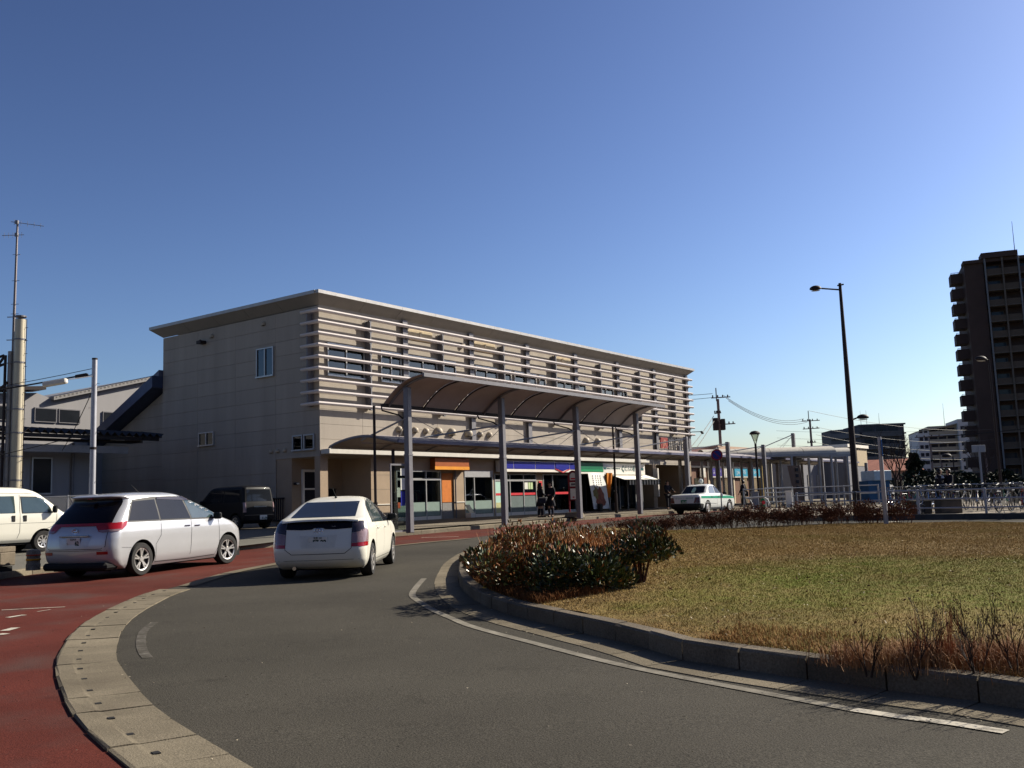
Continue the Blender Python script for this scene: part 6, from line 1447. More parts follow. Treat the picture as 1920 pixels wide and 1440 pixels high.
# bicycles
CHR = pm('bike_chrome', (.20,.20,.21), .25, .8); BLK = pm('bike_black', (.015,.015,.016), .5); BT = pm('bike_tyre', (.02,.02,.02), .8)
def make_bike(col, basket, label, group):
    root = thing('bicycle', label, 'bicycle', (0,0,0), 0, group); R0 = .33
    fm = pm('bike_' + label.split()[0], col, .3, .2, coat=.5)
    m = MB(); bb = (.0,0,.29); hd = (.52,0,.72); sd = (-.17,0,.74); ra = (-.46,0,R0); fa = (.64,0,R0)
    m.tube([hd,(.30,0,.52),(.12,0,.36),bb], .018, 6); m.cyl(bb, sd, .016, n=6); m.cyl((.47,0,.60),(.02,0,.40),.012,n=5)
    for s in (-.05,.05): m.cyl((0,s*.6,.29),(ra[0],s,ra[2]),.010,n=5); m.cyl((-.13,s*.3,.62),(ra[0],s,ra[2]),.008,n=5); m.tube([(.55,s*.6,.62),(.60,s,.45),(fa[0],s,fa[2])],.011,5)
    m.cyl((.54,0,.62),(.50,0,.80),.02,n=6); m.build('frame', fm, root)
    tm = MB(); tm.tube([(math.cos(2*math.pi*k/22)*.318,0,math.sin(2*math.pi*k/22)*.318) for k in range(22)], .018, 5, closed=True); tw = tm.mesh('wheel', BT, True)
    sm = MB(); sm.tube([(math.cos(2*math.pi*k/22)*.296,0,math.sin(2*math.pi*k/22)*.296) for k in range(22)], .010, 4, closed=True)
    for k in range(12): a = 2*math.pi*k/12; sm.cyl((math.cos(a)*.02,.02*(-1)**k,math.sin(a)*.02),(math.cos(a+.1)*.295,0,math.sin(a+.1)*.295),.003,n=3,caps=False)
    sm.cyl((0,-.04,0),(0,.04,0),.022,n=6); sp = sm.mesh('rim', CHR)
    for c in (ra, fa): w_ = link('wheel', tw, root, c); link('rim', sp, w_)
    for c, a0, a1 in ((ra, 20, 200), (fa, 0, 130)):
        m = MB(); m.grid(lambda a, b_: (c[0]+math.cos(a)*.35, b_, c[2]+math.sin(a)*.35), [R_(a0+(a1-a0)*i/9) for i in range(10)], [-.025,.025]); m.build('mudguard', CHR, root)
    m = MB(); m.T = Matrix.Translation((-.19,0,.80)); m.add([(-.14,-.09,0),(-.14,.09,0),(.03,.05,.0),(.13,.02,-.01),(.13,-.02,-.01),(.03,-.05,0),(-.13,-.08,.05),(-.13,.08,.05),(.02,.04,.045),(.12,.015,.03),(.12,-.015,.03),(.02,-.04,.045)], [(0,1,2,3,4,5),(11,10,9,8,7,6)]+[(i,(i+1)%6,(i+1)%6+6,i+6) for i in range(6)]); m.build('saddle', BLK, root)
    m = MB(); m.cyl((-.17,0,.74),(-.18,0,.80),.012,n=5); m.build('seat_post', CHR, root)
    m = MB(); m.tube([(.30,-.27,.93),(.42,-.24,.95),(.50,-.06,.94),(.49,0,.93),(.50,.06,.94),(.42,.24,.95),(.30,.27,.93)], .012, 6); m.cyl((.50,0,.78),(.49,0,.93),.014,n=6); m.build('handlebar', CHR, root)
    for s in (-1,1): m = MB(); m.cyl((.40,s*.247,.945),(.28,s*.275,.928),.018,n=6); m.build('grip', BLK, root)
    if basket:
        m = MB()
        for z, e in ((.72,0),(.82,.02),(.93,.04)):
            for a, b_ in (((.56-e,-.15-e),(.84+e,-.15-e)),((.84+e,-.15-e),(.84+e,.15+e)),((.84+e,.15+e),(.56-e,.15+e)),((.56-e,.15+e),(.56-e,-.15-e))): m.cyl((*a,z),(*b_,z),.006,n=4)
        for k in range(6):
            for y in (-.15,.15): x = .56+k*.056; m.cyl((x,y,.72),(x+(x-.7)*.14,y*1.26,.93),.004,n=3)
            y = -.15+k*.06; m.cyl((.84,y,.72),(.88,y*1.26,.93),.004,n=3); m.cyl((.56,y,.72),(.52,y*1.26,.93),.004,n=3)
        m.box(.56,.84,-.15,.15,.715,.722); m.build('basket', CHR if basket == 1 else BLK, root)
    m = MB(); m.bbox(-.62,-.30,-.07,.07,.70,.715,.005); m.cyl((-.6,.05,.70),(-.46,.05,R0),.007,n=4); m.cyl((-.6,-.05,.70),(-.46,-.05,R0),.007,n=4); m.build('carrier', CHR, root)
    m = MB(); m.bbox(-.42,.12,-.06,-.045,.24,.40,.03); m.build('chain_guard', fm, root)
    m = MB(); m.cyl((-.46,-.06,R0),(-.40,-.14,.0),.01,n=4); m.cyl((-.46,.06,R0),(-.40,.14,0),.01,n=4); m.build('stand', CHR, root)
    m = MB(); m.cyl((.0,-.07,.29),(.10,-.09,.17),.009,n=4); m.cyl((0,.07,.29),(-.10,.09,.41),.009,n=4); m.cyl((0,-.07,.29),(0,.07,.29),.012,n=4); m.box(.06,.15,-.16,-.088,.155,.175); m.box(-.15,-.06,.088,.16,.40,.42); m.build('crank', CHR, root)
    m = MB(); m.bbox(-.66,-.63,-.03,.03,.58,.63,.01); m.build('reflector', TLR, root)
    return root
GRP = 'bicycles parked in rows behind the railing'
protos = [make_bike(c, b_, l, GRP) for c, b_, l in (((.14,.14,.15), 1, 'silver bicycle with a wire basket'), ((.012,.012,.015), 2, 'black bicycle with a black basket'), ((.30,.02,.03), 1, 'red bicycle with a wire basket'), ((.03,.09,.24), 1, 'blue bicycle with a wire basket'), ((.25,.24,.22), 0, 'white bicycle without a basket'), ((.03,.14,.10), 2, 'green bicycle with a black basket'))]
trees_ = [get_tree(p_) for p_ in protos]; used = [0]*6; rb = random.Random(21); n_b = 0
cnt = [0]*3; BL = [p_['label'] for p_ in protos]; ORD = 'first second third fourth fifth sixth seventh eighth ninth tenth eleventh twelfth thirteenth fourteenth fifteenth'.split()
for row, (off, n_) in enumerate(((1.25, 15), (3.4, 15), (5.6, 15))):
    for k in range(n_):
        along = .9 + k*.60 + rb.uniform(-.08,.08)
        if row == 0 and 2.6 < along < 4.4: continue
        k_ = rb.choice([0,0,1,1,1,2,3,4,5]); p_ = F0 + DF*along + U*(off + rb.uniform(-.12,.12))
        o = protos[k_] if used[k_] == 0 else copy_tree(protos[k_], None, trees_[k_]); used[k_] += 1
        o.location = (p_.x, p_.y, gz(p_.y)+.172); o.rotation_euler = (R_(rb.uniform(-5,5)), 0, math.atan2(U.y,U.x) + (math.pi if rb.random() < .35 else 0) + R_(rb.uniform(-14,14)))
        o['label'] = BL[k_] + ', ' + ORD[cnt[row]] + ' from the left in the ' + ('front','middle','back')[row] + ' row'; cnt[row] += 1
for p_, u_ in zip(protos, used):
    if u_ == 0:
        for c in kids(p_):
            for d in kids(c): bpy.data.objects.remove(d)
            bpy.data.objects.remove(c)
        bpy.data.objects.remove(p_)
# ------------------------------------------------------------------ plants
LG = pm('leaf_green', (.046,.066,.015), .38, var=.5, scale=3, spec=.6); LG2 = pm('leaf_olive', (.125,.105,.022), .40, var=.4, scale=3, spec=.6); LR = pm('leaf_russet', (.20,.078,.026), .4, var=.4, scale=3); LD = pm('leaf_dark', (.016,.030,.010), .35, var=.4, scale=3)
BARK = pm('twig_bark', (.085,.045,.035), .9, var=.3, scale=8, spec=.03); BARKD = pm('twig_dark', (.035,.024,.020), .85, var=.3, scale=8); STRAW = pm('dry_stalk', (.36,.17,.06), .7, var=.35, scale=3); RUST = pm('dry_rust', (.13,.055,.020), .8, var=.4, scale=3, spec=.04)
def leaf(mb, p, d, s, rr, wide=.5):
    d = d.normalized(); a = d.orthogonal().normalized(); a = Matrix.Rotation(rr.uniform(0, 6.28), 3, d) @ a; b_ = d.cross(a)*(.25*s)
    mb.add([p, p + d*s*.45 + a*s*wide*.5 + b_, p + d*s, p + d*s*.45 - a*s*wide*.5 + b_], [(0,1,2),(0,2,3)])
def shrub(label, x, y, rx, ry, h, n, seed, mix=(.55,.25,.2), stems=6, leafs=.068, base=.0, lumps=7):
    rr = random.Random(seed); z0 = lz(x, y)
    root = thing('shrub', label, 'shrub', (x, y, z0), 0, 'evergreen shrubs at the tip of the lawn')
    L = [(Vector((rr.uniform(-.75,.75)*rx, rr.uniform(-.75,.75)*ry, h*rr.uniform(.45,.80))), rr.uniform(.30,.50)) for _ in range(lumps)] + [(Vector((0,0,h*.55)), .62)] + ([(Vector((rr.uniform(-.5,.5)*rx, rr.uniform(-.6,.1)*ry, h*rr.uniform(.15,.4))), .5) for _ in range(8)] if base == 0 else [])
    mbs = [MB() for _ in mix]
    for i in range(n):
        c, q = rr.choice(L); v = Vector((rr.gauss(0,1), rr.gauss(0,1), rr.gauss(0,1))).normalized(); rad = rr.random()**.35
        p = c + Vector((v.x*rx*q, v.y*ry*q, v.z*h*q*.75))*rad
        if p.z < base + .02: p.z = base + rr.uniform(.02,.15)
        p.z *= 1 - .38*min(1, (p.x/rx)**2 + (p.y/ry)**2)
        if p.z < base + .02: p.z = base + rr.uniform(.02, .12)
        k = rr.random(); j = 0; acc = 0
        for j, w_ in enumerate(mix):
            acc += w_
            if k < acc: break
        if p.z > h*.72 and rr.random() < .3: j = min(2, len(mix)-1)
        d = (v + Vector((0,0,.7)) + Vector((rr.uniform(-.6,.6), rr.uniform(-.6,.6), rr.uniform(-.3,.6)))); leaf(mbs[j], p, d, leafs*rr.uniform(.7,1.35), rr)
    for m, mt in zip(mbs, (LG, LG2, LR, LD)):
        if m.v: m.build('foliage', mt, root, False, recalc=False)
    m = MB()
    for k in range(stems):
        a = rr.uniform(0, 6.28); e = Vector((math.cos(a)*rx*.6, math.sin(a)*ry*.6, h*.8)); m.tube([(e.x*.12,e.y*.12,-.02), (e.x*.35+rr.uniform(-.03,.03), e.y*.35, h*.35), e], [.014,.010,.004], 5)
        for _ in range(3): f = e*rr.uniform(.4,.9); m.tube([f, f + Vector((rr.uniform(-.15,.15), rr.uniform(-.15,.15), rr.uniform(.05,.2)))], [.005,.002], 4)
    m.build('stems', BARK, root); return root
shrub('largest evergreen shrub at the lawn tip, russet topped, left front', .20, 13.3, .95, .9, .70, 4200, 1, (.30,.32,.38))
shrub('evergreen shrub behind the largest one, its crown highest at the left', -.02, 15.3, .75, .95, .74, 3300, 2, (.36,.30,.34))
shrub('dark low shrub in the middle of the lawn tip group', .76, 12.3, .78, .62, .60, 3400, 3, (.52,.18,.06,.24))
shrub('evergreen shrub at the back of the tip group near the roadway', .85, 16.4, .95, .9, .68, 2900, 4, (.40,.30,.30))
shrub('round dark shrub on visible bare stems, rightmost of the tip group', 1.58, 12.6, .55, .50, .78, 2100, 5, (.40,.15,.12,.33), 14, .058, .26)
shrub('small russet shrub between the round dark shrub and the back group', 1.3, 14.4, .60, .6, .60, 1300, 6, (.35,.3,.35))
def blades(name, label, cat, mat, pts, seed, h=(.2,.5), w_=.008, lean=.35, seg=2, fan=None):
    rr = random.Random(seed); m = MB()
    for (x, y) in pts:
        z = lz(x, y) - .01; a = rr.uniform(0, 6.28); hh = rr.uniform(*h); l = rr.uniform(0, lean)*hh; sd = Vector((math.cos(a+1.57)*w_/2, math.sin(a+1.57)*w_/2, 0)); p = Vector((x, y, z)); q = p + Vector((math.cos(a)*l*.35, math.sin(a)*l*.35, hh*.6)); t = p + Vector((math.cos(a)*l, math.sin(a)*l, hh*(1 - .25*l/hh)))
        m.add([p-sd, p+sd, q+sd*.8, q-sd*.8, t], [(0,1,2,3),(3,2,4)])
    o = m.build(name, mat, None, False, recalc=False); o['kind'] = 'stuff'
    if label: o['label'] = label; o['category'] = cat
    return o
rg = random.Random(9)
pts = []
for cx, cy, r, n in ((.25,13.6,.5,260),(1.05,13.8,.45,300),(-.1,13.2,.3,120),(.7,15.0,.5,160)):
    pts += [(cx+rg.gauss(0,r*.55), cy+rg.gauss(0,r*.55)) for _ in range(n)]
blades('dry_stalks', 'pale dry stalks standing among the evergreen shrubs', 'dry grass', STRAW, pts, 4, (.45,.86), .010, .35)
# twiggy bare shrubs
def twigs(mb, p, d, l, r, dep, rr, tips, spread=.55, up=.25):
    q = p + d*l; mid_ = p.lerp(q, .5) + Vector((rr.uniform(-.1,.1), rr.uniform(-.1,.1), 0))*l*.4
    mb.tube([p, mid_, q], [r, r*.85, r*.7], 4 if r > .006 else 3, caps=False)
    if dep == 0: tips.append((q, d)); return
    for _ in range(rr.choice((2,2,3))):
        nd = (d + Vector((rr.uniform(-1,1), rr.uniform(-1,1), rr.uniform(-.3,.8)))*spread + Vector((0,0,up))).normalized(); twigs(mb, q if rr.random() < .7 else mid_, nd, l*rr.uniform(.55,.85), r*.62, dep-1, rr, tips, spread, up)
def bare_shrub(name, label, seed, n_st, l, r, dep, leafn, lm, spread=.55, sprd=.06, group=None, barkm=None, ls=.03):
    rr = random.Random(seed); root = thing(name, label, 'shrub', (0,0,0), 0, group); m = MB(); tips = []
    for k in range(n_st):
        a = rr.uniform(0, 6.28); d = Vector((math.cos(a)*.35, math.sin(a)*.35, 1)).normalized(); twigs(m, Vector((math.cos(a)*sprd*rr.random(), math.sin(a)*sprd*rr.random(), -.03)), d, l*rr.uniform(.7,1.2), r*rr.uniform(.7,1.1), dep, rr, tips, spread)
    m.build('branches', barkm or BARKD, root, recalc=False)
    if leafn:
        ml = MB()
        for _ in range(leafn): p, d = rr.choice(tips); leaf(ml, p + Vector((rr.gauss(0,.04), rr.gauss(0,.04), rr.gauss(-.02,.04))), d + Vector((rr.uniform(-1,1), rr.uniform(-1,1), rr.uniform(-1,.5))), ls*rr.uniform(.6,1.3), rr)
        ml.build('dead_leaves', lm, root, recalc=False)
    return root
RUSTL = pm('dead_leaf', (.095,.044,.028), .8, var=.5, scale=4, spec=.03)
hp = [bare_shrub('dry_shrub', 'x', 30+i, 18, .17, .007, 3, 1100, RUSTL, .6, .24, 'dry reddish shrubs in the hedge at the back of the lawn', BARK, .045) for i in range(3)]
ht = [get_tree(p) for p in hp]; nh = 17; rh = random.Random(77)
for k in range(nh):
    o = hp[k % 3] if k < 3 else copy_tree(hp[k % 3], None, ht[k % 3]); t = k/(nh-1); x = 2.9 + 7.3*t; y = 26.6 + .35*math.sin(t*5) + (.5 if k % 2 else 0) - .5*t
    o.location = (x, y, lz(x, y)-.02); s = (.72 + .62*min(1, t*2.2) + rh.uniform(-.1,.1)); o.scale = (1.25, 1.25, s); o.rotation_euler = (0, 0, rh.uniform(0, 6.28))
    o['label'] = ORD[k] + ' dry reddish shrub from the left in the hedge at the back of the lawn' if k < 15 else ('second last' if k == 15 else 'last') + ' dry reddish shrub at the right end of the back hedge'
fp = [bare_shrub('bare_shrub', 'y', 50+i, 4, .15, .0065, 4, 60, RUSTL, .5, .05, 'bare twiggy shrubs along the kerb at right front', BARKD, .02) for i in range(3)]
ft = [get_tree(p) for p in fp]
FS = [(2.42,6.9,.85),(2.70,6.78,.98),(2.87,6.98,1.15),(3.06,6.62,1.08),(3.30,6.52,1.25),(3.62,6.4,1.2),(3.35,7.15,1.1),(3.8,6.9,1.1)]
FL = ['small bare two stemmed shrub, leftmost along the kerb at right front','bare shrub second from the left along the kerb at right front','bare forked shrub with the tallest twigs, third along the right front kerb','bare shrub with a thick stem group, fourth along the right front kerb','dense bare shrub at the right picture edge by the kerb','bare shrub just beyond the right picture edge by the kerb','bare shrub standing a step behind the kerb row near the right edge','bare shrub behind the kerb row farthest right']
for k, (x, y, s) in enumerate(FS):
    o = fp[k % 3] if k < 3 else copy_tree(fp[k % 3], None, ft[k % 3]); o.location = (x, y, lz(x, y)-.02); o.scale = (s, s, s); o.rotation_euler = (0, 0, k*1.7+.4); o['label'] = FL[k]
# dry grass along the kerb and under the shrubs
def along_kerb(i0, i1, n, dmin, dmax, seed):
    rr = random.Random(seed); out = []
    while len(out) < n:
        i = rr.randrange(i0, i1); p = inner[i].lerp(inner[(i+1) % len(inner)], rr.random()); d = nk[i]*sg; q = p + d*(dmin+(dmax-dmin)*rr.random()**1.4); out.append((q.x, q.y))
    return out
kb_i = [i for i, p in enumerate(inner) if p.y < 8.6 and p.x < 5.2 and p.x > 1.6]
kb_l = [i for i, p in enumerate(inner) if 10.8 < p.y < 17 and p.x < .9]
GRAST = pm('tall_dry_grass', (.19,.098,.034), .8, col2=(.30,.175,.07), scale=1.6, spec=.04)
def zone(idx, n, dmax, seed):
    rr = random.Random(seed); out = []
    for _ in range(n):
        i = rr.choice(idx); p = inner[i].lerp(inner[(i+1) % len(inner)], rr.random()); q = p + nk[i]*sg*(.0+dmax*rr.random()**1.3); out.append((q.x, q.y))
    return out
blades('tall_dry_grass', 'band of brown dry grass overhanging the kerb at right front', 'dry grass', GRAST, zone(kb_i, 9000, .65, 3), 5, (.03,.10), .005, 1.3)
blades('tall_dry_grass', 'brown dry grass under the evergreen shrubs at the lawn tip', 'dry grass', RUST, zone(kb_l, 11000, .9, 4), 6, (.05,.16), .007, 1.1)
tuft = []
for cx, cy, r, n in ((2.75,7.05,.25,2000),(3.1,6.95,.3,2400),(3.5,6.8,.35,2200),(2.4,7.15,.2,600)):
    tuft += [(cx+rg.gauss(0,r*.6), cy+rg.gauss(0,r*.5)) for _ in range(n)]
blades('tall_dry_grass', 'reddish dry grass tufts between the bare shrubs', 'dry grass', pm('red_dry_grass', (.22,.095,.04), .8, col2=(.32,.19,.09), scale=1.5), tuft, 8, (.05,.20), .0045, 1.0)
plume = [(2.80+rg.gauss(0,.03), 6.95+rg.gauss(0,.04)) for _ in range(40)] + [(2.98+rg.gauss(0,.04), 6.9+rg.gauss(0,.04)) for _ in range(60)]
blades('grass_plumes', 'upright rusty grass plumes among the bare shrubs', 'dry grass', pm('plume', (.26,.10,.045), .8), plume, 9, (.25,.55), .005, .22)
# lawn turf: short blades, one mesh
rn = np.random.default_rng(5); Nn = 620000
X = rn.uniform(-1.4, 13.5, Nn*3); Y = 4.5 + (27.2-4.5)*rn.random(Nn*3)**1.7
P_ = np.array([(p.x, p.y) for p in inner]); ins = np.zeros(len(X), bool)
for (x1, y1), (x2, y2) in zip(P_, np.roll(P_, 1, 0)):
    c_ = ((y1 > Y) != (y2 > Y)); ins ^= c_ & (X < (x2-x1)*(Y-y1)/((y2-y1) if abs(y2-y1) > 1e-9 else 1e-9)+x1)
ok = np.nonzero(ins & (np.abs(X) < Y*.62+.6))[0][:Nn]; X = X[ok]; Y = Y[ok]; n = len(X)
gx = np.arange(-2, 14.2, .25); gy = np.arange(4, 28.2, .25); G_ = np.array([[lz(a, b_) for b_ in gy] for a in gx])
fx = (X-gx[0])/.25; fy = (Y-gy[0])/.25; ix = np.clip(fx.astype(int), 0, len(gx)-2); iy = np.clip(fy.astype(int), 0, len(gy)-2); tx = fx-ix; ty = fy-iy
Zb = G_[ix,iy]*(1-tx)*(1-ty)+G_[ix+1,iy]*tx*(1-ty)+G_[ix,iy+1]*(1-tx)*ty+G_[ix+1,iy+1]*tx*ty
H = rn.uniform(.006, .022, n)*(.7+.03*Y); A = rn.uniform(0, 6.28, n); W = (.0009+.00024*Y); Ln = rn.uniform(.5, 1.7, n)*H
V = np.empty((n, 3, 3), np.float32); cx, sx = np.cos(A+1.57)*W, np.sin(A+1.57)*W
V[:,0] = np.stack([X-cx, Y-sx, Zb-.003], 1); V[:,1] = np.stack([X+cx, Y+sx, Zb-.003], 1); V[:,2] = np.stack([X+np.cos(A)*Ln, Y+np.sin(A)*Ln, Zb+H], 1)
me = bpy.data.meshes.new('lawn_grass'); me.vertices.add(n*3); me.vertices.foreach_set('co', V.ravel()); me.loops.add(n*3); me.loops.foreach_set('vertex_index', np.arange(n*3)); me.polygons.add(n); me.polygons.foreach_set('loop_start', np.arange(n)*3); me.polygons.foreach_set('loop_total', np.full(n, 3)); me.update(calc_edges=True)
TURF = pm('turf_blades', (.19,.125,.042), .8, col2=(.30,.205,.08), scale=40, spec=.04)
lawn_colour(TURF)
me.materials.append(TURF); o = link('lawn_grass', me); o['kind'] = 'stuff'; o['label'] = 'short dry lawn grass with a green patch covering the island'; o['category'] = 'grass'
tf = []
for _ in range(340):
    k_ = int(rn.integers(0, n)); cx_, cy_ = X[k_], Y[k_]; tf += [(cx_+rg.gauss(0,.05), cy_+rg.gauss(0,.05)) for _ in range(14)]
tf = [(a, b_) for a, b_ in tf if inside(a, b_, inner)]
blades('grass_tufts', 'uneven taller dry tufts scattered over the lawn', 'grass', TURF, tf, 15, (.03,.085), .006, 1.1)
lm_ = MB()
for _ in range(700):
    k_ = int(rn.integers(0, n)); leaf(lm_, Vector((X[k_], Y[k_], Zb[k_]+.012)), Vector((rg.uniform(-1,1), rg.uniform(-1,1), rg.uniform(-.1,.4))), rg.uniform(.02,.05), rg, .6)
o = lm_.build('fallen_leaves', RUSTL, recalc=False); o['kind'] = 'stuff'; o['label'] = 'small brown fallen leaves scattered on the lawn'; o['category'] = 'leaves'
# a few loose pale blades and fallen leaves
pts = [(X[i], Y[i]) for i in rn.integers(0, n, 900)]
blades('straw_litter', 'scattered pale straw lying on the lawn', 'straw', pm('straw_pale', (.50,.42,.28), .6), pts, 12, (.015,.05), .012, 4.0)
# ------------------------------------------------------------------ background right
def frame(name, label, cat, x, y, z, ang, group=None): return thing(name, label, cat, (x, y, z), R_(ang), group)
# brown tower block
BT1 = pm('tower_brown', (.055,.034,.029), .75, var=.12, scale=.4); BT2 = pm('tower_tan', (.075,.057,.045), .8, var=.1); BT3 = pm('tower_slab', (.095,.078,.066), .8); TG = pm('tower_glass', (.02,.028,.042), .12); GREYM = pm('tower_pipe', (.13,.13,.14), .5)
tw = frame('tower_block', 'tall dark brown apartment tower with stepped balconies at the right edge', 'apartment building', 86.0, 176.5, -.9, -19)
m = MB(); m.box(0, 34, 1.6, 16, 0, 44.4); m.box(0, 3.2, -.3, 1.6, 0, 44.0); m.box(13.0, 13.6, -.4, 1.6, 0, 47); m.box(13.0, 34, 1.6, 16, 44.4, 47.2); m.build('wall', BT1, tw)
m = MB(); m.box(-.2, 13.2, -.9, 2.2, 44.0, 44.6); m.box(2.9, 9.0, -1.6, 2, 44.6, 45.6); m.build('roof', BT1, tw)
FH = 2.93
for k in range(15):
    z = 44.4 - (k+1)*FH - .1
    if z < 1: break
    m = MB(); m.box(9.1, 34, -.95, -.80, z+.12, z+1.2); b_ = m.build('balcony', BT1, tw); m = MB(); m.box(9.1, 34, -1.0, 1.6, z-.08, z+.12); m.build('balcony_slab', BT3, b_)
    m = MB(); m.box(3.6, 8.8, -1.35, -1.25, z+.12, z+1.15); b_ = m.build('balcony', BT2, tw); m = MB(); m.box(3.5, 8.9, -1.4, 1.6, z-.08, z+.12); m.build('balcony_slab', BT3, b_)
    m = MB(); m.box(9.4, 12.7, 1.5, 1.61, z+.2, z+2.3); f = m.build('window', BT2, tw); m = MB(); m.box(9.5, 10.9, 1.45, 1.49, z+.25, z+2.2); m.box(11.0, 12.6, 1.45, 1.49, z+.25, z+2.2); m.build('pane', TG, f)
    m = MB(); m.box(15, 21, 1.5, 1.61, z+.2, z+2.3); f = m.build('window', BT2, tw); m = MB(); m.box(15.1, 17.9, 1.45, 1.49, z+.25, z+2.2); m.box(18.0, 20.9, 1.45, 1.49, z+.25, z+2.2); m.build('pane', TG, f)
    m = MB(); m.box(4.0, 6.2, 1.5, 1.61, z+.2, z+2.3); f = m.build('window', BT2, tw); m = MB(); m.box(4.1, 6.1, 1.45, 1.49, z+.25, z+2.2); m.build('pane', TG, f)
    m = MB(); m.box(-2.1, -.02, 3.0, 3.15, z-.15, z+1.75); m.box(-2.1, -1.95, 3.15, 6.5, z-.15, z+1.75); b_ = m.build('balcony', BT1, tw); m = MB(); m.box(-1.95, -.02, 3.15, 6.5, z-.15, z+.05); m.build('balcony_slab', BT1, b_)
    m = MB(); m.cyl((-2.0,3.05,z+1.95),(-.1,3.05,z+1.95),.05,n=5)
    for q in range(4): m.cyl((-2.0+q*.6,3.05,z+1.75),(-2.0+q*.6,3.05,z+1.97),.04,n=4)
    m.build('balcony_rail', GREYM, b_)
for x in (3.4, 6.3, 9.0): m = MB(); m.cyl((x,-1.5,0),(x,-1.5,44.5),.16,n=8); m.build('pillar', GREYM if x != 6.3 else BT3, tw)
def rod(root, x, y, z, h, r=.05): m = MB(); m.tube([(x,y,z),(x,y,z+h)], [r, r*.4], 5); m.build('lightning_rod', GREYM, root)
rod(tw, 9.5, 4, 44.4, 8.0, .09)
# grey apartment house
GA = pm('apartment_grey', (.085,.085,.095), .8, var=.08); GA2 = pm('apartment_band', (.12,.12,.13), .8); PINK = pm('pink_cladding', (.40,.22,.16), .7)
ga = frame('apartment_building', 'dark grey six storey apartment house with balcony bands behind the tall lamp', 'apartment building', 72.5, 200, .6, -4)
m = MB(); m.box(0, 9.0, 0, 12, 0, 14.4); m.prism([(0,0),(0,8),(-5,12),(-5,4.2)], lambda a, b_, d: (a, b_, d), 0, 14.0); m.build('wall', GA, ga)
m = MB(); m.box(-.2, 9.3, -.3, 12, 14.4, 14.7); m.build('roof', GA2, ga)
for k in range(5):
    z = 1.6 + k*2.6; m = MB(); m.box(.2, 8.2, -.9, -.75, z+.1, z+1.1); m.box(.2,8.2,-.9,0,z,z+.1); m.build('balcony', GA2, ga)
    for q in range(3): m = MB(); m.box(.6+q*2.6, 2.6+q*2.6, -.06, .0, z+.2, z+2.2); f = m.build('window', GA, ga); m = MB(); m.box(.7+q*2.6, 2.5+q*2.6, -.1, -.061, z+.3, z+2.1); m.build('pane', TG, f)
    m = MB(); m.prism([(-.1,-.1),(-5.1,4.1),(-5.4,3.5),(-.3,-.7)], lambda a, b_, d: (a, b_, d), z, z+1.1); m.build('balcony', GA2, ga)
    m = MB(); m.bbox(9.0, 9.6, .5, 1.8, z+.5, z+.8, .05); m.build('end_balcony', COPE, ga)
for x in (1.2, 2.4, 5.0): rod(ga, x, 3, 14.7, 3.2 if x < 4 else 2.5, .05)
# white apartment house
WA = pm('apartment_white', (.46,.47,.50), .75, var=.05); WA2 = pm('apartment_cream', (.30,.27,.22), .8, var=.1)
wa = frame('apartment_building', 'white eight storey apartment house with cream balconies beside the brown tower', 'apartment building', 98.0, 232, .6, -14)
m = MB(); m.box(0, 2.6, 0, 14, 0, 14.8); m.box(9.0, 12.2, -1.0, 14, 0, 17.2); m.box(12.2, 19, 2.5, 14, 0, 16.4); m.build('wall', WA, wa)
m = MB(); m.box(2.6, 9.0, .9, 14, 0, 15.9); m.build('recess_wall', WA2, wa)
m = MB(); m.prism([(-.1,14.8),(2.6,15.1),(9.0,16.3),(9.0,16.05),(2.6,14.85),(-.1,14.6)], lambda a, b_, d: (a, d, b_), -.15, 14); m.build('roof', WA2, wa)
for k in range(8):
    z = .4 + k*1.9
    for x in (.35, 1.45): m = MB(); m.box(x, x+.8, -.05, .0, z+.6, z+1.5); f = m.build('window', GREYM, wa); m = MB(); m.box(x+.06, x+.74, -.08, -.051, z+.66, z+1.44); m.build('pane', TG, f)
    for x in (9.5, 10.9): m = MB(); m.box(x, x+.85, -1.05, -1.0, z+.9, z+1.8); f = m.build('window', GREYM, wa); m = MB(); m.box(x+.06, x+.79, -1.08, -1.051, z+.96, z+1.74); m.build('pane', TG, f)
    if k < 8: m = MB(); m.box(2.6, 9.0, -.1, 0, z, z+.85); b_ = m.build('balcony', WA2, wa); m = MB(); m.box(2.6,9.0,-.12,.9,z-.15,z); m.build('balcony_slab', WA, b_)
    for q in range(3): m = MB(); m.box(2.9+q*2.0, 4.5+q*2.0, .84, .9, z+.1, z+1.6); m.build('window', TG, wa)
rod(wa, 6.8, 3, 15.5, 6, .06); rod(wa, 13.0, 4, 16.4, 5.5, .06)
# beige cube building with flat roof behind the barrel canopies
BE = pm('beige_block', (.36,.29,.19), .75, var=.06); GB = pm('grey_block', (.15,.15,.165), .8, var=.06)
be = frame('low_building', 'beige flat roofed low building right of the barrel roofs', 'building', 35.0, 97, .6, 54)
m = MB(); m.box(-4.4, 2.2, 0, 9, 0, 5.2); m.build('wall', GB, be); m = MB(); m.box(-4.6, 2.4, -.2, 9, 5.2, 5.5); m.build('roof', WHITE, be)
m = MB(); m.box(-1.2, 2.2, -.03, -.001, 3.4, 5.1); m.build('beige_front', BE, be); m = MB(); m.box(.2,1.2,-.06,-.031,.9,2.5); m.build('ochre_door', OCW, be); m = MB(); m.box(1.4,3.6,-2.2,-2.0,.1,1.5); m.build('grey_screen', STEELL, be)
wc = frame('concrete_wall_block', 'pale grey station annex wall behind the barrel roof posts', 'building', 29.5, 90, .6, 54); m = MB(); m.box(-3.5, 6.2, 2, 6, 0, 4.8); m.build('wall', GB, wc)
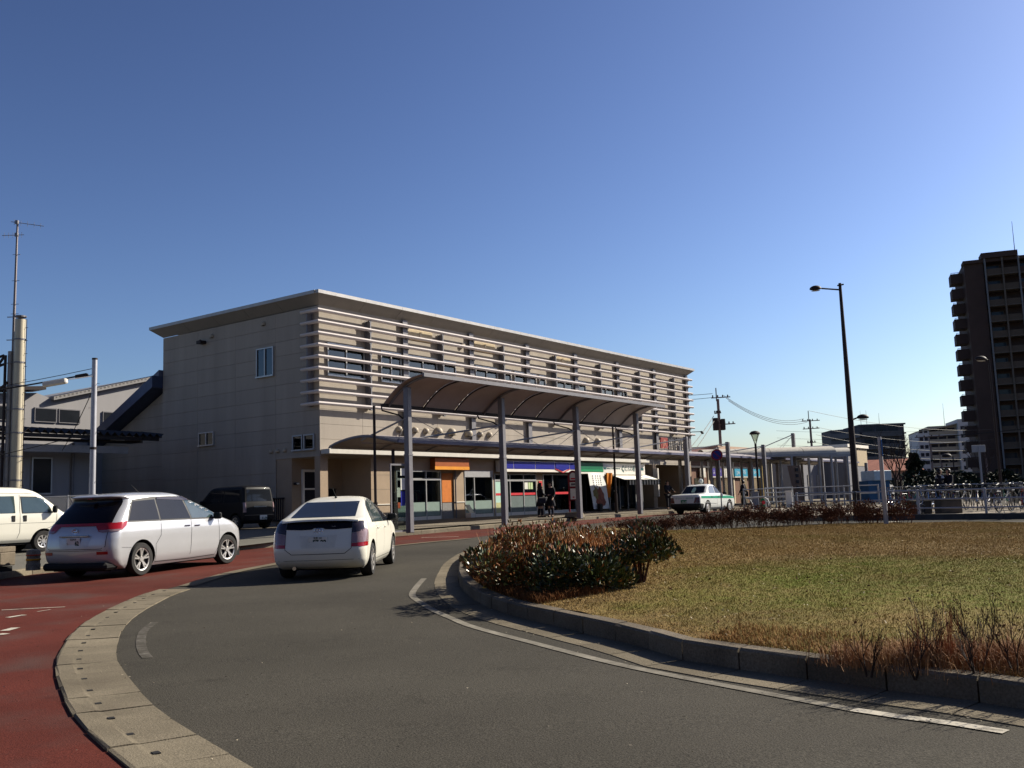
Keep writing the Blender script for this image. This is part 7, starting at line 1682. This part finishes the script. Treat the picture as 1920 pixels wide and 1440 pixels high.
for x in (-3, -.5, 2): m = MB(); m.box(x,x+1.3,1.93,1.999,.3,2.6); m.build('shutter', pm('shutter_grey',(.22,.21,.2),.6), wc)
m = MB(); m.box(-3.6,6.3,1.85,6.1,4.8,4.95); m.build('roof', STEELL, wc)
wb_ = frame('low_building', 'long low white house with dark roof seen through the canopy gap', 'building', 33, 118, .6, 10); m = MB(); m.box(-6, 5, 0, 8, 0, 3.0); m.build('wall', pm('house_white', (.32,.33,.36), .8), wb_); m = MB(); m.prism([(-.4,2.9),(4,4.4),(8.4,2.9)], lambda a, b_, d: (d, a, b_), -6.4, 9.4); m.build('roof', pm('house_roof', (.07,.055,.055), .7), wb_)
for x in (-3,2,6): m = MB(); m.box(x,x+1,-.06,0,1.1,2.2); m.build('window', TG, wb_)
rr_ = frame('red_roof_house', 'low house with a reddish tiled roof behind the bare trees', 'house', 46, 122, .6, -6)
m = MB(); m.box(-3, 5, 0, 8, 0, 3.4); m.build('wall', PINK, rr_); m = MB(); m.prism([(-.6,3.3),(4,4.9),(8.6,3.3)], lambda a, b_, d: (d, a, b_), -3.6, 5.6); m.build('roof', pm('red_roof', (.22,.075,.045), .7, var=.2), rr_)
for x in (-2,1,3): m = MB(); m.box(x,x+1.1,-.06,0,1.0,2.4); m.build('window', TG, rr_)
blu = thing('service_hut', 'small blue and pale hut beside the tall lamp post', 'hut', (21.5, 58, .78), R_(20)); m = MB(); m.bbox(-.7,.9,-.5,.5,0,1.3,.02); m.build('wall', pm('hut_blue',(.03,.09,.17),.6), blu); m = MB(); m.bbox(-.3,1.0,-.6,.6,1.3,1.9,.03); m.build('roof', pm('hut_pale',(.42,.52,.56),.5), blu)
flag = thing('leaning_banner', 'brown banner with dark writing leaning between the canopy posts', 'banner', (17.2, 58.5, .78), R_(20)); m = MB(); m.grid(lambda a, b_: (a*(.55+.35*b_)-.25*b_, .02*math.sin(a*8), .2+2.2*b_), [i/6-.5 for i in range(7)], [i/6 for i in range(7)]); m.build('cloth', pm('banner_brown',(.15,.10,.075),.8), flag, True); m = MB(); m.cyl((.42,.03,0),(.2,.03,2.45),.03,n=6); m.build('pole', DARKM, flag)
m = MB()
for k in range(5): m.bbox(-.16,.04,-.05,-.025,.6+k*.36,.82+k*.36,.005)
m.build('writing', INK, flag)

# utility poles with cross arms and wires
PB = pm('pole_concrete', (.13,.10,.10), .8, var=.15)
def upole(x, y, top, label, arms, box=None, r=.16):
    t_ = thing('utility_pole', label, 'utility pole', (x, y, .6)); m = MB(); m.tube([(0,0,0),(0,0,top-1.6)], [r, r*.75], 8); m.cyl((-.12,0,top-1.8),(-.12,0,top-.6),.05,n=5); m.build('pole', PB, t_)
    for z, a0, a1 in arms:
        m = MB(); m.cyl((a0,-.1,z-.6),(a1,-.1,z-.6+.05),.05,n=5); f = m.build('cross_arm', PB, t_)
        for k in range(4): xx = a0+(a1-a0)*(k+.3)/3.8; m = MB(); m.lathe([(.02,0),(.07,.06),(.05,.12),(.07,.18),(.02,.24)], 6, 'z', (xx,-.1,z-.58)); m.build('insulator', DARKM, f)
    if box: m = MB(); m.bbox(-.55,-.12,-.25,.25,box-.6,box+.5,.04); m.bbox(.12,.5,-.25,.25,box-.6,box+.4,.04); m.build('transformer', DARKM, t_)
    return t_
upole(18.35, 85, 11.1, 'near utility pole with a transformer pair, right of the louvred facade', [(10.2,-.6,1.1),(7.8,0,1.4),(8.8,-.4,.2)], 7.3)
upole(34.2, 110, 10.9, 'far utility pole above the barrel roofs, with several cross arms', [(9.7,-1.0,1.1),(8.8,-.9,1.0),(7.2,-.5,.5)], None)
upole(48.7, 112, 7.6, 'utility pole with a broad top arm in front of the white apartments', [(7.5,-1.8,1.5)], None)
upole(52.5, 118, 5.6, 'short dark pole right of the broad armed utility pole', [], None, .14); upole(58, 118, 6.0, 'thin pole standing before the white apartment wing', [], None, .12)
def cable(a, b_, sag, label, r=.022): wire('overhead_cable', (a, b_, sag), label, r, 'overhead wires between the right poles')
W3 = ['upper','middle','lower']
for k in range(3): cable((18.9+k*.2,85,10.4-k*.25),(33.5+k*.2,110,10.0-k*.2),1.0, W3[k] + ' wire of three between the near and far utility poles')
for k in range(3): cable((34.8,110,9.0-k*.9),(75,150,8.8-k*1.4),1.0, W3[k] + ' wire of three running right from the far utility pole')
cable((34.2,110,10.9),(75,150,10.4),.9,'topmost wire running right from the far utility pole')
cable((17.9,85,8.6),(13.2,76,4.6),.2,'left slanting stay wire below the near utility pole',.03); cable((18.0,85,8.3),(13.6,76,4.4),.2,'right slanting stay wire below the near utility pole',.03)
for k in range(2): cable((17.9,85,10.6-k*.35),(2,80,11.2-k*.6),.5, W3[k] + ' wire from the near utility pole behind the louvres')
for k in range(4): cable((44,160,12.0-k*1.2),(78,168,11.6-k*1.35),.4, ['topmost','second','third','lowest'][k] + ' wire crossing between the grey and white apartments', .018)
cable((47,112,7.5),(62,112,8.3),.2,'wire leaving the broad armed pole to the right',.05)

# trees
FIR = pm('fir_leaf', (.014,.022,.012), .7, var=.5, scale=2)
def tree_dark(x, y, z, h, w_, n, seed, label, shape='cone'):
    rr = random.Random(seed); root = thing('evergreen_tree', label, 'tree', (x, y, z)); m = MB(); m.tube([(0,0,0),(0,0,h*.9)], [.14,.03], 7); m.build('trunk', BARKD, root); mb = MB()
    for i in range(n):
        t = rr.random()**.8; zz = h*(.12+.86*t); ra = w_*((1-t)**.7 if shape == 'cone' else math.sin(math.pi*min(1,t*.9+.1))**.6)*(.75+.35*math.sin(t*23+seed)); a = rr.uniform(0,6.28); q = ra*rr.random()**.4
        leaf(mb, Vector((math.cos(a)*q, math.sin(a)*q, zz)), Vector((math.cos(a), math.sin(a), rr.uniform(-.6,.5))), rr.uniform(.22,.48)*(.6+w_*.25), rr, .6)
    mb.build('crown', FIR, root, recalc=False); return root
tree_dark(33.3, 80, .6, 3.9, 1.35, 1600, 3, 'dark bushy fir between the bare trees and the white apartments')
tree_dark(36.3, 82, .6, 2.4, 1.7, 900, 5, 'low dark evergreen right of the bushy fir', 'round'); tree_dark(39.0, 84, .6, 2.2, 1.8, 900, 6, 'low dark evergreen mound behind the standing pair', 'round'); tree_dark(43.5, 86, .6, 2.3, 2.0, 900, 7, 'low dark evergreen at the foot of the brown tower', 'round')
def bare_tree(x, y, z, h, seed, label):
    rr = random.Random(seed); root = thing('bare_tree', label, 'tree', (x, y, z)); m = MB(); tips = []
    m.tube([(0,0,0),(.03,0,h*.35)], [.11,.085], 7); t0 = m.build('trunk', BARKD, root); m = MB()
    for k in range(4): a = k*1.6+seed; twigs(m, Vector((.03,0,h*(.28+.03*k))), Vector((math.cos(a)*.5, math.sin(a)*.5, 1)).normalized(), h*.25, .045, 5, rr, tips, .5, .15)
    m.build('crown', BARKD, root, recalc=False); return root
bare_tree(22.9, 58, .75, 4.1, 4, 'bare tree with a fan of thin twigs left of the dark fir'); bare_tree(24.0, 60, .75, 3.6, 9, 'smaller bare tree close beside the dark fir'); bare_tree(38, 78, .6, 4.6, 11, 'bare tree in front of the white apartments')
hed = []
rr = random.Random(3); m = MB()
for i in range(5000): a = rr.uniform(0,1); leaf(m, Vector((26+34*a, 66+10*a+rr.uniform(-1,1), .6+abs(rr.gauss(0,.55))*(1.2+.5*math.sin(a*19)))), Vector((rr.uniform(-1,1),rr.uniform(-1,1),rr.uniform(0,1))), rr.uniform(.2,.45), rr, .6)
o = m.build('dark_hedge', FIR, recalc=False); o['kind'] = 'stuff'; o['label'] = 'long dark hedge line behind the bicycles'; o['category'] = 'hedge'
# distant hills, with the blue of air haze put into their colour
hl = MB(); us = [i/60 for i in range(61)]
hl.grid(lambda a, b_: (-900+2600*a, 2600+500*b_, (.2+85*(0.4+.6*abs(math.sin(a*9)+.5*math.sin(a*23)))*math.sin(min(1,b_*2)*1.57)) if b_ > 0 else -2), us, [0,.2,.5,1.0])
o = hl.build('hills', pm('hill_haze_blue', (.20,.26,.33), .9), smooth=True); o['kind'] = 'structure'

# unseen buildings added behind and beside the view, dimming reflections and ambient light
ob = struct('added_frontage', (0, -30, gz(-30)))
OBM = [pm('front_%d' % i, c, .8, var=.1) for i, c in enumerate(((.20,.18,.16), (.13,.12,.12), (.26,.24,.21), (.10,.085,.075)))]
xx = -75.0; ro = random.Random(8)
while xx < 45:
    w_ = ro.uniform(9, 16); h_ = ro.uniform(8, 17); d0 = -2 + ro.uniform(-3, 3) + (max(0, -xx-20)*.55); m = MB(); m.box(xx, xx+w_-.8, d0-12, d0, -.2, h_)
    for fl in range(int(h_/3)):
        m.mi = 1
        for q in range(int(w_/2.6)): m.box(xx+.6+q*2.5, xx+2.3+q*2.5, d0, d0+.05, fl*3+.9, fl*3+2.4)
        m.mi = 0
    m.build('added_block', [OBM[ro.randrange(4)], TG], ob); xx += w_

for k in range(12):  # more added blocks, out of view to the right, to darken window reflections
    a = R_(48 + k*8); d_ = 105 + ro.uniform(-8, 14); w_ = ro.uniform(12, 17); h_ = ro.uniform(8, 20); m = MB()
    m.T = Matrix.Translation((math.sin(a)*d_, math.cos(a)*d_ + 30, .9)) @ Matrix.Rotation(-a, 4, 'Z'); m.box(-w_/2, w_/2, 0, 10, -.6, h_)
    m.mi = 1
    for fl in range(int(h_/3)):
        for q in range(int(w_/2.6)): m.box(-w_/2+.6+q*2.5, -w_/2+2.3+q*2.5, -.05, 0, fl*3+.9, fl*3+2.4)
    o = m.build('added_block', [OBM[ro.randrange(4)], TG], ob); o.location = (0, 30, -gz(-30))
print('objects', len(COL.objects), 'tris', sum(len(o.data.loop_triangles) if hasattr(o.data,'loop_triangles') else 0 for o in COL.objects if o.type=='MESH'))
